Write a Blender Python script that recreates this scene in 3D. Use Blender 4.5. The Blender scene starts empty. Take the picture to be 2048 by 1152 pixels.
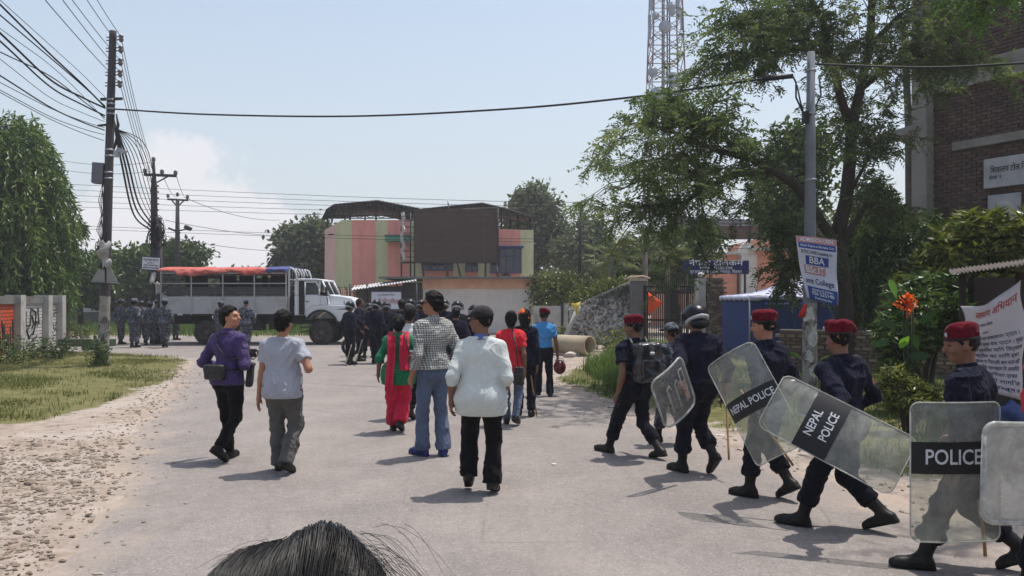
import bpy, math, random
import numpy as np
from mathutils import Vector, Matrix
random.seed(7); RNG = np.random.default_rng(7)
SC = bpy.context.scene
COL = SC.collection
rad = math.radians
# ------------------------------------------------------------------ camera
F_PX, Y_HOR, CAM_H = 1550.0, 595.0, 1.8          # of the 2048 px wide photograph
cam_d = bpy.data.cameras.new('camera'); cam = bpy.data.objects.new('camera', cam_d); COL.objects.link(cam)
cam.location = (0, 0, CAM_H); cam.rotation_euler = (rad(90), 0, 0)
cam_d.sensor_width = 36; cam_d.lens = 36 * F_PX / 2048; cam_d.shift_y = (Y_HOR - 576) / 2048
cam_d.clip_start = 0.05; cam_d.clip_end = 3000
SC.camera = cam
# ------------------------------------------------------------------ sky and sun
SUN_EL, SUN_AZ = 73.0, 56.0                        # azimuth clockwise from +Y (away from the camera)
world = bpy.data.worlds.new('World'); SC.world = world; world.use_nodes = True
wn, wl = world.node_tree.nodes, world.node_tree.links
wn.clear()
w_out = wn.new('ShaderNodeOutputWorld'); w_bg = wn.new('ShaderNodeBackground')
sky = wn.new('ShaderNodeTexSky'); sky.sky_type = 'NISHITA'; sky.sun_disc = False
sky.sun_elevation = rad(SUN_EL); sky.sun_rotation = rad(SUN_AZ)
sky.altitude = 200; sky.air_density = 1.6; sky.dust_density = 3.4; sky.ozone_density = 1.6
w_bg.inputs['Strength'].default_value = 0.15
def wmath(op, a, b=None, c=None, clamp=False):
    n = wn.new('ShaderNodeMath'); n.operation = op; n.use_clamp = clamp
    for i, v in enumerate((a, b, c)):
        if v is None: continue
        if isinstance(v, (int, float)): n.inputs[i].default_value = v
        else: wl.new(v, n.inputs[i])
    return n.outputs[0]
w_tc = wn.new('ShaderNodeTexCoord')
w_noi = wn.new('ShaderNodeTexNoise'); w_noi.inputs['Scale'].default_value = 17; w_noi.inputs['Detail'].default_value = 7
w_noi.inputs['Roughness'].default_value = 0.55
wl.new(w_tc.outputs['Generated'], w_noi.inputs['Vector'])
w_big = wn.new('ShaderNodeTexNoise'); w_big.inputs['Scale'].default_value = 3.1; w_big.inputs['Detail'].default_value = 2
wl.new(w_tc.outputs['Generated'], w_big.inputs['Vector'])
def cloud_blob(az, el, r):
    d = Vector((math.sin(rad(az)) * math.cos(rad(el)), math.cos(rad(az)) * math.cos(rad(el)), math.sin(rad(el))))
    n = wn.new('ShaderNodeVectorMath'); n.operation = 'DISTANCE'
    wl.new(w_tc.outputs['Generated'], n.inputs[0]); n.inputs[1].default_value = d
    return wmath('SUBTRACT', 1.0, wmath('DIVIDE', n.outputs['Value'], r))
blob = None
for a, e, r in ((-23.6, 8.2, .062), (-22, 5.6, .085), (-19.5, 4.2, .075), (-25.5, 4.8, .07), (-17.6, 2.0, .07), (-27, 2, .09), (38, 4, .08), (60, 5, .1), (-70, 5, .1), (120, 7, .12), (170, 5, .1), (-130, 6, .12)):
    b = cloud_blob(a, e, r); blob = b if blob is None else wmath('MAXIMUM', blob, b)
dens = wmath('ADD', blob, wmath('MULTIPLY', wmath('SUBTRACT', w_noi.outputs['Fac'], 0.5), 1.5))
cl = wn.new('ShaderNodeMapRange'); cl.interpolation_type = 'SMOOTHSTEP'
cl.inputs['From Min'].default_value = 0.0; cl.inputs['From Max'].default_value = 0.34; cl.inputs['To Max'].default_value = 0.72
wl.new(dens, cl.inputs['Value'])
w_sep = wn.new('ShaderNodeSeparateXYZ'); wl.new(w_tc.outputs['Generated'], w_sep.inputs[0])
hz = wn.new('ShaderNodeMapRange'); hz.inputs['From Min'].default_value = 0.62; hz.inputs['From Max'].default_value = -0.02
hz.inputs['To Min'].default_value = 0.0; hz.inputs['To Max'].default_value = 0.72; wl.new(w_sep.outputs['Z'], hz.inputs['Value'])
mixh = wn.new('ShaderNodeMix'); mixh.data_type = 'RGBA'
wl.new(hz.outputs[0], mixh.inputs['Factor']); wl.new(sky.outputs[0], mixh.inputs['A']); mixh.inputs['B'].default_value = (4.75, 5.2, 6.0, 1)
mixc = wn.new('ShaderNodeMix'); mixc.data_type = 'RGBA'
wl.new(cl.outputs[0], mixc.inputs['Factor']); wl.new(mixh.outputs['Result'], mixc.inputs['A']); mixc.inputs['B'].default_value = (6.1, 5.9, 6.1, 1)
wl.new(mixc.outputs['Result'], w_bg.inputs['Color']); wl.new(w_bg.outputs[0], w_out.inputs[0])
sun_d = bpy.data.lights.new('sun', 'SUN'); sun = bpy.data.objects.new('sun', sun_d); COL.objects.link(sun)
sun_d.energy = 4.6; sun_d.angle = rad(0.6); sun_d.color = (1.0, 0.95, 0.88)
_sd = Vector((math.sin(rad(SUN_AZ)) * math.cos(rad(SUN_EL)), math.cos(rad(SUN_AZ)) * math.cos(rad(SUN_EL)), math.sin(rad(SUN_EL))))
sun.rotation_euler = _sd.to_track_quat('Z', 'Y').to_euler(); sun.location = (10, 10, 30)
SC.view_settings.view_transform = 'Standard'; SC.view_settings.look = 'None'
SC.view_settings.exposure = 0.08; SC.view_settings.gamma = 1.0; SC.view_settings.use_curve_mapping = False
SC.render.engine = 'CYCLES'; SC.cycles.use_denoising = True; SC.cycles.max_bounces = 7
SC.cycles.transparent_max_bounces = 16; SC.cycles.caustics_reflective = False; SC.cycles.caustics_refractive = False
# ------------------------------------------------------------------ helpers
def A(*v): return np.array(v, float)
def P(px, py, Y):                                    # photograph pixel + distance -> point
    return A((px - 1024) / F_PX * Y, Y, CAM_H + (Y_HOR - py) / F_PX * Y)
def G(px, py):                                       # photograph pixel on the ground
    Y = CAM_H * F_PX / (py - Y_HOR); return A((px - 1024) / F_PX * Y, Y, 0)
def unit(v): v = np.asarray(v, float); return v / (np.linalg.norm(v) + 1e-12)
WLOC = {}
def tag(o, label=None, cat=None, group=None, kind=None):
    for k, v in (('label', label), ('category', cat), ('group', group), ('kind', kind)):
        if v: o[k] = v
    return o
def empty(name, loc, label=None, cat=None, group=None):
    o = bpy.data.objects.new(name, None); COL.objects.link(o); o.location = loc; o.empty_display_size = .2
    WLOC[o.name] = A(*loc); return tag(o, label, cat, group)
def link(name, me, parent=None, wloc=None):
    o = bpy.data.objects.new(name, me); COL.objects.link(o)
    if parent is not None:
        o.parent = parent; pl = WLOC[parent.name]
        o.location = (wloc - pl) if wloc is not None else (0, 0, 0)
        WLOC[o.name] = pl if wloc is None else A(*wloc)
    else:
        o.location = wloc if wloc is not None else (0, 0, 0); WLOC[o.name] = A(*o.location)
    return o
def np_mesh(name, V, Fc, mats, smooth=False, midx=None, attrs=None):
    """V (n,3); Fc list of (m,k) int arrays (any k)."""
    if isinstance(Fc, np.ndarray): Fc = [Fc]
    me = bpy.data.meshes.new(name); V = np.asarray(V, np.float32)
    me.vertices.add(len(V)); me.vertices.foreach_set('co', V.ravel())
    nl = sum(f.size for f in Fc); nf = sum(len(f) for f in Fc)
    me.loops.add(nl); me.polygons.add(nf)
    me.loops.foreach_set('vertex_index', np.concatenate([f.ravel() for f in Fc]).astype(np.int32))
    tot = np.concatenate([np.full(len(f), f.shape[1], np.int32) for f in Fc])
    me.polygons.foreach_set('loop_start', np.concatenate([[0], np.cumsum(tot)[:-1]]).astype(np.int32))
    if midx is not None: me.polygons.foreach_set('material_index', np.asarray(midx, np.int32))
    me.polygons.foreach_set('use_smooth', np.full(nf, bool(smooth)))
    for m in (mats if isinstance(mats, (list, tuple)) else [mats]): me.materials.append(m)
    for k, v in (attrs or {}).items():
        at = me.attributes.new(k, 'FLOAT', 'POINT'); at.data.foreach_set('value', np.asarray(v, np.float32))
    me.update(calc_edges=True); me.validate(); return me
def np_obj(name, V, Fc, mats, parent=None, smooth=False, midx=None, attrs=None, wloc=None):
    off = wloc if wloc is not None else (WLOC[parent.name] if parent is not None else A(0, 0, 0))
    return link(name, np_mesh(name, np.asarray(V) - off, Fc, mats, smooth, midx, attrs), parent, wloc)
def rotz(a): c, s = math.cos(a), math.sin(a); return np.array([[c, -s, 0], [s, c, 0], [0, 0, 1.]])
def rotx(a): c, s = math.cos(a), math.sin(a); return np.array([[1., 0, 0], [0, c, -s], [0, s, c]])
def roty(a): c, s = math.cos(a), math.sin(a); return np.array([[c, 0, s], [0, 1., 0], [-s, 0, c]])
class MB:
    def __init__(s): s.V = []; s.F = []; s.M = []; s.S = []; s.n = 0
    def add(s, V, Fs, m=0, smooth=False):
        V = np.asarray(V, float); s.V.append(V)
        for f in Fs: s.F.append([int(i) + s.n for i in f]); s.M.append(m); s.S.append(smooth)
        s.n += len(V); return s
    def hexa(s, p, m=0):     # 4 bottom, 4 top, counter-clockwise from above
        return s.add(p, [(3, 2, 1, 0), (4, 5, 6, 7), (0, 1, 5, 4), (1, 2, 6, 5), (2, 3, 7, 6), (3, 0, 4, 7)], m)
    def box(s, c, d, m=0, R=None):
        x, y, z = np.asarray(d, float) / 2
        p = np.array([(-x, -y, -z), (x, -y, -z), (x, y, -z), (-x, y, -z), (-x, -y, z), (x, -y, z), (x, y, z), (-x, y, z)])
        if R is not None: p = p @ np.asarray(R).T
        return s.hexa(p + np.asarray(c, float), m)
    def bx(s, x0, x1, y0, y1, z0, z1, m=0):
        return s.box(((x0 + x1) / 2, (y0 + y1) / 2, (z0 + z1) / 2), (x1 - x0, y1 - y0, z1 - z0), m)
    def tube(s, pts, r, n=8, m=0, cap=True, smooth=True):
        pts = [np.asarray(p, float) for p in pts]; k = len(pts)
        rs = [r] * k if np.isscalar(r) else list(r)
        t0 = unit(pts[1] - pts[0]); u = unit(np.cross(t0, (0, 0, 1) if abs(t0[2]) < .9 else (1, 0, 0)))
        V = []
        for i, p in enumerate(pts):
            t = unit(pts[min(i + 1, k - 1)] - pts[max(i - 1, 0)])
            u = unit(u - t * np.dot(u, t)); w = np.cross(t, u)
            for j in range(n):
                a = 2 * math.pi * j / n; V.append(p + rs[i] * (math.cos(a) * u + math.sin(a) * w))
        Fs = [(i * n + j, i * n + (j + 1) % n, (i + 1) * n + (j + 1) % n, (i + 1) * n + j) for i in range(k - 1) for j in range(n)]
        s.add(V, Fs, m, smooth)
        if cap: s.F += [[s.n - n * k + j for j in range(n - 1, -1, -1)], [s.n - n + j for j in range(n)]]; s.M += [m, m]; s.S += [False, False]
        return s
    def lathe(s, prof, o=(0, 0, 0), axis=(0, 0, 1), n=16, m=0, smooth=True):
        ax = unit(axis); u = unit(np.cross(ax, (0, 0, 1) if abs(ax[2]) < .9 else (1, 0, 0))); w = np.cross(ax, u)
        V = [np.asarray(o, float) + ax * z + r * (math.cos(2 * math.pi * j / n) * u + math.sin(2 * math.pi * j / n) * w) for r, z in prof for j in range(n)]
        Fs = [(i * n + j, i * n + (j + 1) % n, (i + 1) * n + (j + 1) % n, (i + 1) * n + j) for i in range(len(prof) - 1) for j in range(n)]
        return s.add(V, Fs, m, smooth)
    def prism(s, pts, ext, m=0):
        pts = np.asarray(pts, float); k = len(pts); e = np.asarray(ext, float)
        Fs = [tuple(range(k)), tuple(range(2 * k - 1, k - 1, -1))] + [((i + 1) % k, i, k + i, k + (i + 1) % k) for i in range(k)]
        return s.add(np.vstack([pts, pts + e]), Fs, m)
    def sheet(s, Gd, m=0, smooth=True):
        Gd = np.asarray(Gd, float); a, b = Gd.shape[:2]
        return s.add(Gd.reshape(-1, 3), [(i * b + j, i * b + j + 1, (i + 1) * b + j + 1, (i + 1) * b + j) for i in range(a - 1) for j in range(b - 1)], m, smooth)
    def build(s, name, mats, parent=None, wloc=None):
        V = np.vstack(s.V); off = wloc if wloc is not None else (WLOC[parent.name] if parent is not None else A(0, 0, 0))
        me = bpy.data.meshes.new(name); me.from_pydata((V - off).tolist(), [], s.F)
        for mm in (mats if isinstance(mats, (list, tuple)) else [mats]): me.materials.append(mm)
        me.polygons.foreach_set('material_index', s.M); me.polygons.foreach_set('use_smooth', s.S); me.update()
        return link(name, me, parent, wloc)
def vnoise(Pn, seed=0):
    """vectorised 3-D value noise, -1..1"""
    Pn = np.asarray(Pn, np.float64); i = np.floor(Pn).astype(np.int64); f = Pn - i; f = f * f * (3 - 2 * f)
    def h(x, y, z):
        n = (x * 374761393 + y * 668265263 + z * 2147483647 + seed * 1274126177) & 0xffffffff
        n = ((n ^ (n >> 13)) * 1274126177) & 0xffffffff
        return ((n ^ (n >> 16)) & 0xffff) / 32767.5 - 1
    x, y, z = i[:, 0], i[:, 1], i[:, 2]; fx, fy, fz = f.T
    l = lambda a, b, t: a + (b - a) * t
    return l(l(l(h(x, y, z), h(x + 1, y, z), fx), l(h(x, y + 1, z), h(x + 1, y + 1, z), fx), fy),
             l(l(h(x, y, z + 1), h(x + 1, y, z + 1), fx), l(h(x, y + 1, z + 1), h(x + 1, y + 1, z + 1), fx), fy), fz)
# ------------------------------------------------------------------ materials
MATS = {}
class NT:
    def __init__(s, name):
        s.m = bpy.data.materials.new(name); s.m.use_nodes = True; s.t = s.m.node_tree; s.t.nodes.clear()
        s.out = s.n('ShaderNodeOutputMaterial')
    def n(s, typ, **kw):
        nd = s.t.nodes.new(typ)
        for k, v in kw.items(): setattr(nd, k, v)
        return nd
    def l(s, a, b): s.t.links.new(a, b)
    def set(s, nd, **kw):
        for k, v in kw.items():
            k = k.replace('_', ' ')
            if hasattr(v, 'is_output') or isinstance(v, bpy.types.NodeSocket): s.l(v, nd.inputs[k])
            else: nd.inputs[k].default_value = v
        return nd
    def coord(s, which='Object'):
        if which == 'Position': return s.n('ShaderNodeNewGeometry').outputs['Position']
        return s.n('ShaderNodeTexCoord').outputs[which]
    def mapping(s, v, scale=(1, 1, 1), rot=(0, 0, 0), loc=(0, 0, 0)):
        mp = s.n('ShaderNodeMapping'); s.l(v, mp.inputs['Vector'])
        mp.inputs['Scale'].default_value = scale; mp.inputs['Rotation'].default_value = rot; mp.inputs['Location'].default_value = loc
        return mp.outputs[0]
    def noise(s, v, scale, detail=4, rough=.55):
        nd = s.n('ShaderNodeTexNoise'); s.l(v, nd.inputs['Vector']); s.set(nd, Scale=scale, Detail=detail, Roughness=rough); return nd.outputs['Fac']
    def vor(s, v, scale, feature='F1', out='Distance'):
        nd = s.n('ShaderNodeTexVoronoi', feature=feature); s.l(v, nd.inputs['Vector']); nd.inputs['Scale'].default_value = scale; return nd.outputs[out]
    def ramp(s, fac, stops, interp='LINEAR'):
        nd = s.n('ShaderNodeValToRGB'); nd.color_ramp.interpolation = interp; e = nd.color_ramp.elements
        for i, (p, c) in enumerate(stops):
            el = e[i] if i < 2 else e.new(p)
            el.position = p; el.color = tuple(c) + (1,) if len(c) == 3 else c
        s.l(fac, nd.inputs[0]); return nd.outputs[0]
    def mix(s, f, a, b, mode='MIX'):
        nd = s.n('ShaderNodeMix', data_type='RGBA', blend_type=mode)
        for sock, v in (('Factor', f), ('A', a), ('B', b)):
            tgt = nd.inputs[sock] if sock != 'Factor' else nd.inputs[0]
            if sock in 'AB': tgt = [i for i in nd.inputs if i.name == sock and i.type == 'RGBA'][0]
            if isinstance(v, bpy.types.NodeSocket): s.l(v, tgt)
            elif isinstance(v, (int, float)): tgt.default_value = v
            else: tgt.default_value = tuple(v) + (1,) if len(v) == 3 else v
        return [o for o in nd.outputs if o.type == 'RGBA'][0]
    def math(s, op, a, b=0., clamp=False):
        nd = s.n('ShaderNodeMath', operation=op, use_clamp=clamp)
        for i, v in enumerate((a, b)):
            if isinstance(v, bpy.types.NodeSocket): s.l(v, nd.inputs[i])
            else: nd.inputs[i].default_value = v
        return nd.outputs[0]
    def bump(s, h, strength=.3, dist=.02):
        nd = s.n('ShaderNodeBump'); s.l(h, nd.inputs['Height']); s.set(nd, Strength=strength, Distance=dist); return nd.outputs[0]
    def attr(s, name):
        return s.n('ShaderNodeAttribute', attribute_name=name).outputs['Fac']
    def bsdf(s, col, rough=.8, metal=0., normal=None, spec=.3, **kw):
        b = s.n('ShaderNodeBsdfPrincipled')
        for k, v in (('Base Color', col), ('Roughness', rough), ('Metallic', metal), ('Specular IOR Level', spec), ('Normal', normal), *[(k.replace('_', ' '), v) for k, v in kw.items()]):
            if v is None: continue
            if isinstance(v, bpy.types.NodeSocket): s.l(v, b.inputs[k])
            else: b.inputs[k].default_value = tuple(v) + (1,) if k == 'Base Color' and len(v) == 3 else v
        return b
    def done(s, shader): s.l(shader.outputs[0], s.out.inputs['Surface']); return s.m
def C(r, g, b):              # sRGB 0-255 -> linear
    return tuple((c / 255 / 12.92 if c <= 10 else ((c / 255 + .055) / 1.055) ** 2.4) for c in (r, g, b))
def mat(name, col, rough=.8, var=.18, scale=6., bump=.15, bscale=45., metal=0., spec=.3, dirt=None, dirt_amt=.5, coord='Object'):
    if name in MATS: return MATS[name]
    t = NT(name); v = t.coord(coord)
    n1 = t.noise(v, scale, 5)
    c = t.mix(n1, tuple(x * (1 - var) for x in col), tuple(min(1, x * (1 + var)) for x in col))
    if dirt is not None:
        d = t.ramp(t.noise(v, scale * .45, 8, .68), [(.45, (0, 0, 0)), (.72, (dirt_amt,) * 3)])
        c = t.mix(d, c, dirt)
    nb = t.bump(t.noise(v, bscale, 3), bump, .01) if bump else None
    MATS[name] = t.done(t.bsdf(c, rough, metal, nb, spec)); return MATS[name]
def cyc(o_list): return o_list
# ================================================================== GROUND, ROADS, VERGES
_ly = [0.0, 5.0, 7.06, 8.33, 10.9, 14.3, 18.5, 22.3, 24.0, 25.0, 25.6, 26.0]
_lx = [-2.4, -3.2, -3.75, -4.3, -5.4, -6.5, -8.0, -9.3, -11.2, -14.5, -30, -200]
_ry = [0.0, 4.5, 6.3, 8.3, 9.15, 10.1, 11.9, 13.6, 15.9, 19.2, 22.0, 40]
_rx = [4.4, 3.9, 3.45, 3.15, 2.85, 2.55, 1.95, 1.45, 1.05, 1.0, 1.6, 2.4]
def xl(Y): return np.interp(Y, _ly, _lx)
def xr(Y): return np.interp(Y, _ry, _rx)
def road_d(x, Y):          # >0 inside the carriageway, metres to its edge
    return np.minimum(np.minimum(x - xl(Y), xr(Y) - x), 36.2 - Y)
def in_poly(x, y, poly):
    c = np.zeros(np.shape(x), bool); n = len(poly)
    for i in range(n):
        x0, y0 = poly[i][:2]; x1, y1 = poly[(i + 1) % n][:2]
        c ^= ((y0 > y) != (y1 > y)) & (x < (x1 - x0) * (y - y0) / (y1 - y0 + 1e-12) + x0)
    return c
GRASS_L = [G(-400, 870), G(0, 862), G(110, 842), G(200, 815), G(290, 775), G(345, 760), G(372, 722), G(330, 706), G(240, 704), G(120, 700), G(-300, 700)]
GRASS_R = [G(1110, 760), G(1165, 735), G(1230, 705), G(1400, 700), G(1700, 740), G(2300, 760), G(2300, 960), G(1800, 960), G(1580, 890), G(1430, 855), G(1290, 818), G(1180, 785)]
GRASS_F = [(-120, 36.6), (-12, 36.6), (-6, 37.5), (-6, 48), (-120, 60)]
GRAVEL_L = [G(-500, 1400), G(30, 1160), G(150, 1040), G(205, 980), G(225, 920), G(170, 905), G(60, 912), G(-300, 925)]
def smooth_in(x, y, poly, w=.5):
    m = np.zeros(np.shape(x))
    for dx, dy in ((0, 0), (w, 0), (-w, 0), (0, w), (0, -w), (w * .6, w * .6), (-w * .6, -w * .6)): m += in_poly(x + dx, y + dy, poly)
    return m / 7
def ground_z(x, Y):
    d = road_d(x, Y)
    n = vnoise(np.stack([x * .9, Y * .9, x * 0], -1).reshape(-1, 3), 3).reshape(np.shape(x)) * .02 + vnoise(np.stack([x * 3.1, Y * 3.1, x * 0], -1).reshape(-1, 3), 4).reshape(np.shape(x)) * .008
    near = np.clip(1 - (np.hypot(x, Y - 15) - 60) / 60, 0, 1)
    return np.where(d > .25, -.06, np.clip(.012 + n - .10 * np.clip(d, 0, .25), -.06, .2)) * near + np.clip(-d - .4, 0, 1.5) * .04 * near
def grid_axis(lo, hi, step, far):
    c = np.arange(lo, hi + 1e-6, step); e = [1, 3, 8, 20, 50, 120, 300, far]
    return np.concatenate([[lo - v for v in e[::-1]], c, [hi + v for v in e]])
gx, gy = grid_axis(-22, 16, .22, 900), grid_axis(-2, 40, .22, 1200)
XX, YY = np.meshgrid(gx, gy); ZZ = ground_z(XX, YY)
nx, ny = len(gx), len(gy); ii = np.arange(nx * ny).reshape(ny, nx)
quads = np.stack([ii[:-1, :-1], ii[:-1, 1:], ii[1:, 1:], ii[1:, :-1]], -1).reshape(-1, 4)
gm = np.maximum(np.maximum(smooth_in(XX, YY, GRASS_L), smooth_in(XX, YY, GRASS_R)), smooth_in(XX, YY, GRASS_F, 1.))
gm = np.where((YY > 60) | (np.abs(XX) > 60), .8, gm)
t = NT('earth'); v = t.coord('Position')
n1, n2, n3 = t.noise(v, .8, 6), t.noise(v, 5, 6, .65), t.noise(v, 40, 4, .7)
dirt = t.ramp(n2, [(.3, C(124, 110, 99)), (.5, C(148, 134, 122)), (.72, C(168, 155, 144))])
dirt = t.mix(t.ramp(n1, [(.42, (0, 0, 0)), (.62, (.55,) * 3)]), dirt, C(172, 163, 156))
peb = t.vor(v, 26, 'F1', 'Color')
dirt = t.mix(t.ramp(t.vor(v, 26), [(.1, (.5,) * 3), (.34, (0, 0, 0))]), dirt, t.mix(.5, C(146, 132, 120), peb, 'OVERLAY'))
gr = t.ramp(n2, [(.3, C(80, 82, 50)), (.55, C(114, 108, 72)), (.75, C(138, 126, 92))])
gr = t.mix(t.math('MULTIPLY', n3, .5), gr, C(70, 78, 36))
msk = t.ramp(t.math('ADD', t.attr('grass'), t.math('MULTIPLY', t.math('SUBTRACT', t.noise(v, 2.2, 6, .7), .5), 1.5)), [(.42, (0, 0, 0)), (.6, (1, 1, 1))])
colr = t.mix(msk, dirt, gr)
bmp = t.bump(t.math('ADD', n3, t.math('MULTIPLY', t.vor(v, 26), .8)), .55, .03)
M_earth = t.done(t.bsdf(colr, .95, 0, bmp, .12))
o = np_obj('ground', np.stack([XX, YY, ZZ], -1).reshape(-1, 3), quads, M_earth, smooth=True, attrs={'grass': gm.ravel()})
tag(o, 'dusty earth ground with patchy grass on both sides of the road', kind='structure')
# ---- road
t = NT('asphalt'); v = t.coord('Position')
a0 = t.noise(v, 1.1, 6, .6); a1 = t.noise(v, 9, 5, .6); a2 = t.vor(v, 75, 'F1', 'Color'); a3 = t.noise(v, 160, 3, .7)
base = t.ramp(a0, [(.3, C(116, 110, 106)), (.5, C(127, 120, 116)), (.7, C(138, 130, 125))])
base = t.mix(.16, base, t.ramp(a1, [(.35, C(98, 93, 90)), (.65, C(150, 143, 137))]))
spk = t.n('ShaderNodeSeparateColor'); t.l(a2, spk.inputs[0])
base = t.mix(t.ramp(spk.outputs[0], [(.84, (0, 0, 0)), (.95, (.3,) * 3)]), base, C(176, 168, 165))
base = t.mix(t.ramp(spk.outputs[1], [(.8, (0, 0, 0)), (.93, (.34,) * 3)]), base, C(78, 73, 73))
oil = t.ramp(t.noise(t.mapping(v, (.5, .16, 1)), 1.6, 7, .7), [(.55, (0, 0, 0)), (.75, (.36,) * 3)])
base = t.mix(oil, base, C(104, 99, 99))
dust = t.ramp(t.noise(t.mapping(v, (.55, .3, 1)), .9, 8, .65), [(.5, (0, 0, 0)), (.72, (.45,) * 3)])
base = t.mix(dust, base, C(146, 136, 127))
cr = t.vor(t.mix(.06, v, t.noise(v, 3, 4)), .32, 'DISTANCE_TO_EDGE')
crk = t.math('MULTIPLY', t.ramp(cr, [(.0, (1, 1, 1)), (.0045, (0, 0, 0))]), t.ramp(a0, [(.5, (0, 0, 0)), (.6, (.5,) * 3)]))
base = t.mix(crk, base, C(84, 79, 77))
ed = t.math('ADD', t.attr('edge'), t.math('MULTIPLY', t.math('SUBTRACT', t.noise(v, 1.7, 7, .7), .5), 2.2))
base = t.mix(t.ramp(t.math('MULTIPLY', ed, .9), [(.02, (.9,) * 3), (.2, (.45,) * 3), (.62, (0, 0, 0))]), base, t.mix(a1, C(146, 131, 118), C(164, 149, 135)))
bmp = t.bump(t.math('ADD', a3, spk.outputs[0]), .35, .006)
M_road = t.done(t.bsdf(base, .9, 0, bmp, .25))
rows = np.concatenate([np.arange(.0, 36.3, .25)]); S = np.linspace(0, 1, 70)
XL = np.maximum(xl(rows), -14.2); XR = xr(rows)
RX = (XL - .12)[:, None] * (1 - S) + (XR + .12)[:, None] * S; RY = np.repeat(rows[:, None], len(S), 1)
ii = np.arange(RX.size).reshape(RX.shape); q1 = np.stack([ii[:-1, :-1], ii[:-1, 1:], ii[1:, 1:], ii[1:, :-1]], -1).reshape(-1, 4)
V1 = np.stack([RX, RY, 0 * RX], -1).reshape(-1, 3); e1 = road_d(RX, RY).ravel()
ex = np.concatenate([[-160, -100, -60, -40], np.arange(-30, -14.19, .4), [-14.32]]); ey = np.arange(25.2, 36.3, .35)
EX, EY = np.meshgrid(ex, ey); jj = np.arange(EX.size).reshape(EX.shape)
q2 = np.stack([jj[:-1, :-1], jj[:-1, 1:], jj[1:, 1:], jj[1:, :-1]], -1).reshape(-1, 4) + len(V1)
V2 = np.stack([EX, EY, 0 * EX], -1).reshape(-1, 3); e2 = np.minimum(EY - 25.2, 36.2 - EY).ravel()
o = np_obj('road', np.vstack([V1, V2]), np.vstack([q1, q2]), M_road, smooth=True, attrs={'edge': np.concatenate([e1, e2])})
tag(o, 'pale worn asphalt road opening into a cross road', kind='structure')
# ---- grass, gravel, stones
def leaf_mat(name, cols, rough=.55, trans=.35, spec=.3):
    t = NT(name); r = t.attr('rnd')
    c = t.ramp(r, [(i / max(1, len(cols) - 1), k) for i, k in enumerate(cols)])
    p = t.bsdf(c, rough, 0, None, spec); tr = t.n('ShaderNodeBsdfTranslucent'); t.l(t.mix(1., c, (.9, 1.0, .55), 'MULTIPLY'), tr.inputs[0])
    mx = t.n('ShaderNodeMixShader'); mx.inputs[0].default_value = trans; t.l(p.outputs[0], mx.inputs[1]); t.l(tr.outputs[0], mx.inputs[2])
    return t.done(mx)
def scatter(poly, n, fall=None):
    p = np.array([q[:2] for q in poly]); lo, hi = p.min(0), p.max(0); out = []
    lo = np.maximum(lo, (-34, 3)); hi = np.minimum(hi, (18, 60))
    while sum(len(k) for k in out) < n:
        c = RNG.uniform(lo, hi, (n * 2, 2)); c = c[in_poly(c[:, 0], c[:, 1], poly)]
        if fall is not None: c = c[RNG.random(len(c)) < fall(c[:, 0], c[:, 1])]
        out.append(c)
    return np.vstack(out)[:n]
def grass(name, pts, h0, h1, w, mat_, label, lean=.5):
    n = len(pts); h = RNG.uniform(h0, h1, n) * (0.7 + .6 * (vnoise(np.c_[pts * 1.3, np.zeros(n)], 9) * .5 + .5)); a = RNG.uniform(0, 2 * math.pi, n); ln = RNG.uniform(.1, lean, n) * h
    z = ground_z(pts[:, 0], pts[:, 1]); b = np.c_[pts, z - .01]
    s = np.c_[np.cos(a + 1.57), np.sin(a + 1.57), 0 * a] * (w * RNG.uniform(.6, 1.3, n))[:, None]
    d = np.c_[np.cos(a) * ln, np.sin(a) * ln, 0 * a]; up = np.c_[0 * h, 0 * h, h]
    V = np.stack([b - s, b + s, b + s * .7 + d * .35 + up * .6, b - s * .7 + d * .35 + up * .6, b + d + up], 1).reshape(-1, 3)
    k = np.arange(n)[:, None] * 5
    rn = np.clip(RNG.normal(.5, .22, n) + .3 * vnoise(np.c_[pts * .7, np.zeros(n)], 5), 0, 1)
    o = np_obj(name, V, [k + [0, 1, 2, 3], k + [3, 2, 4]], mat_, attrs={'rnd': np.repeat(rn, 5)})
    return tag(o, label, 'grass', kind='stuff')
M_grass_dry = leaf_mat('dry_grass', [C(68, 80, 38), C(96, 102, 54), C(122, 120, 74), C(150, 140, 102)], .7, .3, .15)
M_grass_lush = leaf_mat('lush_grass', [C(48, 72, 28), C(68, 94, 38), C(92, 114, 54), C(124, 130, 80)], .6, .35, .2)
cl_ = lambda x, y: np.clip((.5 + 1.0 * vnoise(np.c_[x * .8, y * .8, 0 * x], 21) + .5 * vnoise(np.c_[x * 2.3, y * 2.3, 0 * x], 23)), .04, 1) * np.clip(smooth_in(x, y, GRASS_L, 1.3) * 1.6 - .5 + .8 * vnoise(np.c_[x * 1.6, y * 1.6, 0 * x], 24), .02, 1)
pl = scatter(GRASS_L, 36000, cl_)
grass('grass', pl, .03, .10, .006, M_grass_dry, 'short dry grass on the left roadside verge', .9)
pr = scatter(GRASS_R, 24000, lambda x, y: np.clip(.5 + .9 * vnoise(np.c_[x * .7, y * .7, 0 * x], 22), .05, 1) * np.clip(smooth_in(x, y, GRASS_R, 1.0) * 1.5 - .4 + .7 * vnoise(np.c_[x * 1.6, y * 1.6, 0 * x], 25), .02, 1))
grass('grass', pr, .04, .15, .007, M_grass_lush, 'green grass on the right roadside verge', .6)
TALL = [G(1165, 745), G(1260, 705), G(1400, 705), G(1440, 760), G(1330, 800), G(1230, 790)]
grass('grass', scatter(TALL, 11000), .22, .5, .009, M_grass_lush, 'tall lush green grass clump beside the concrete pipe', .7)
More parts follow.
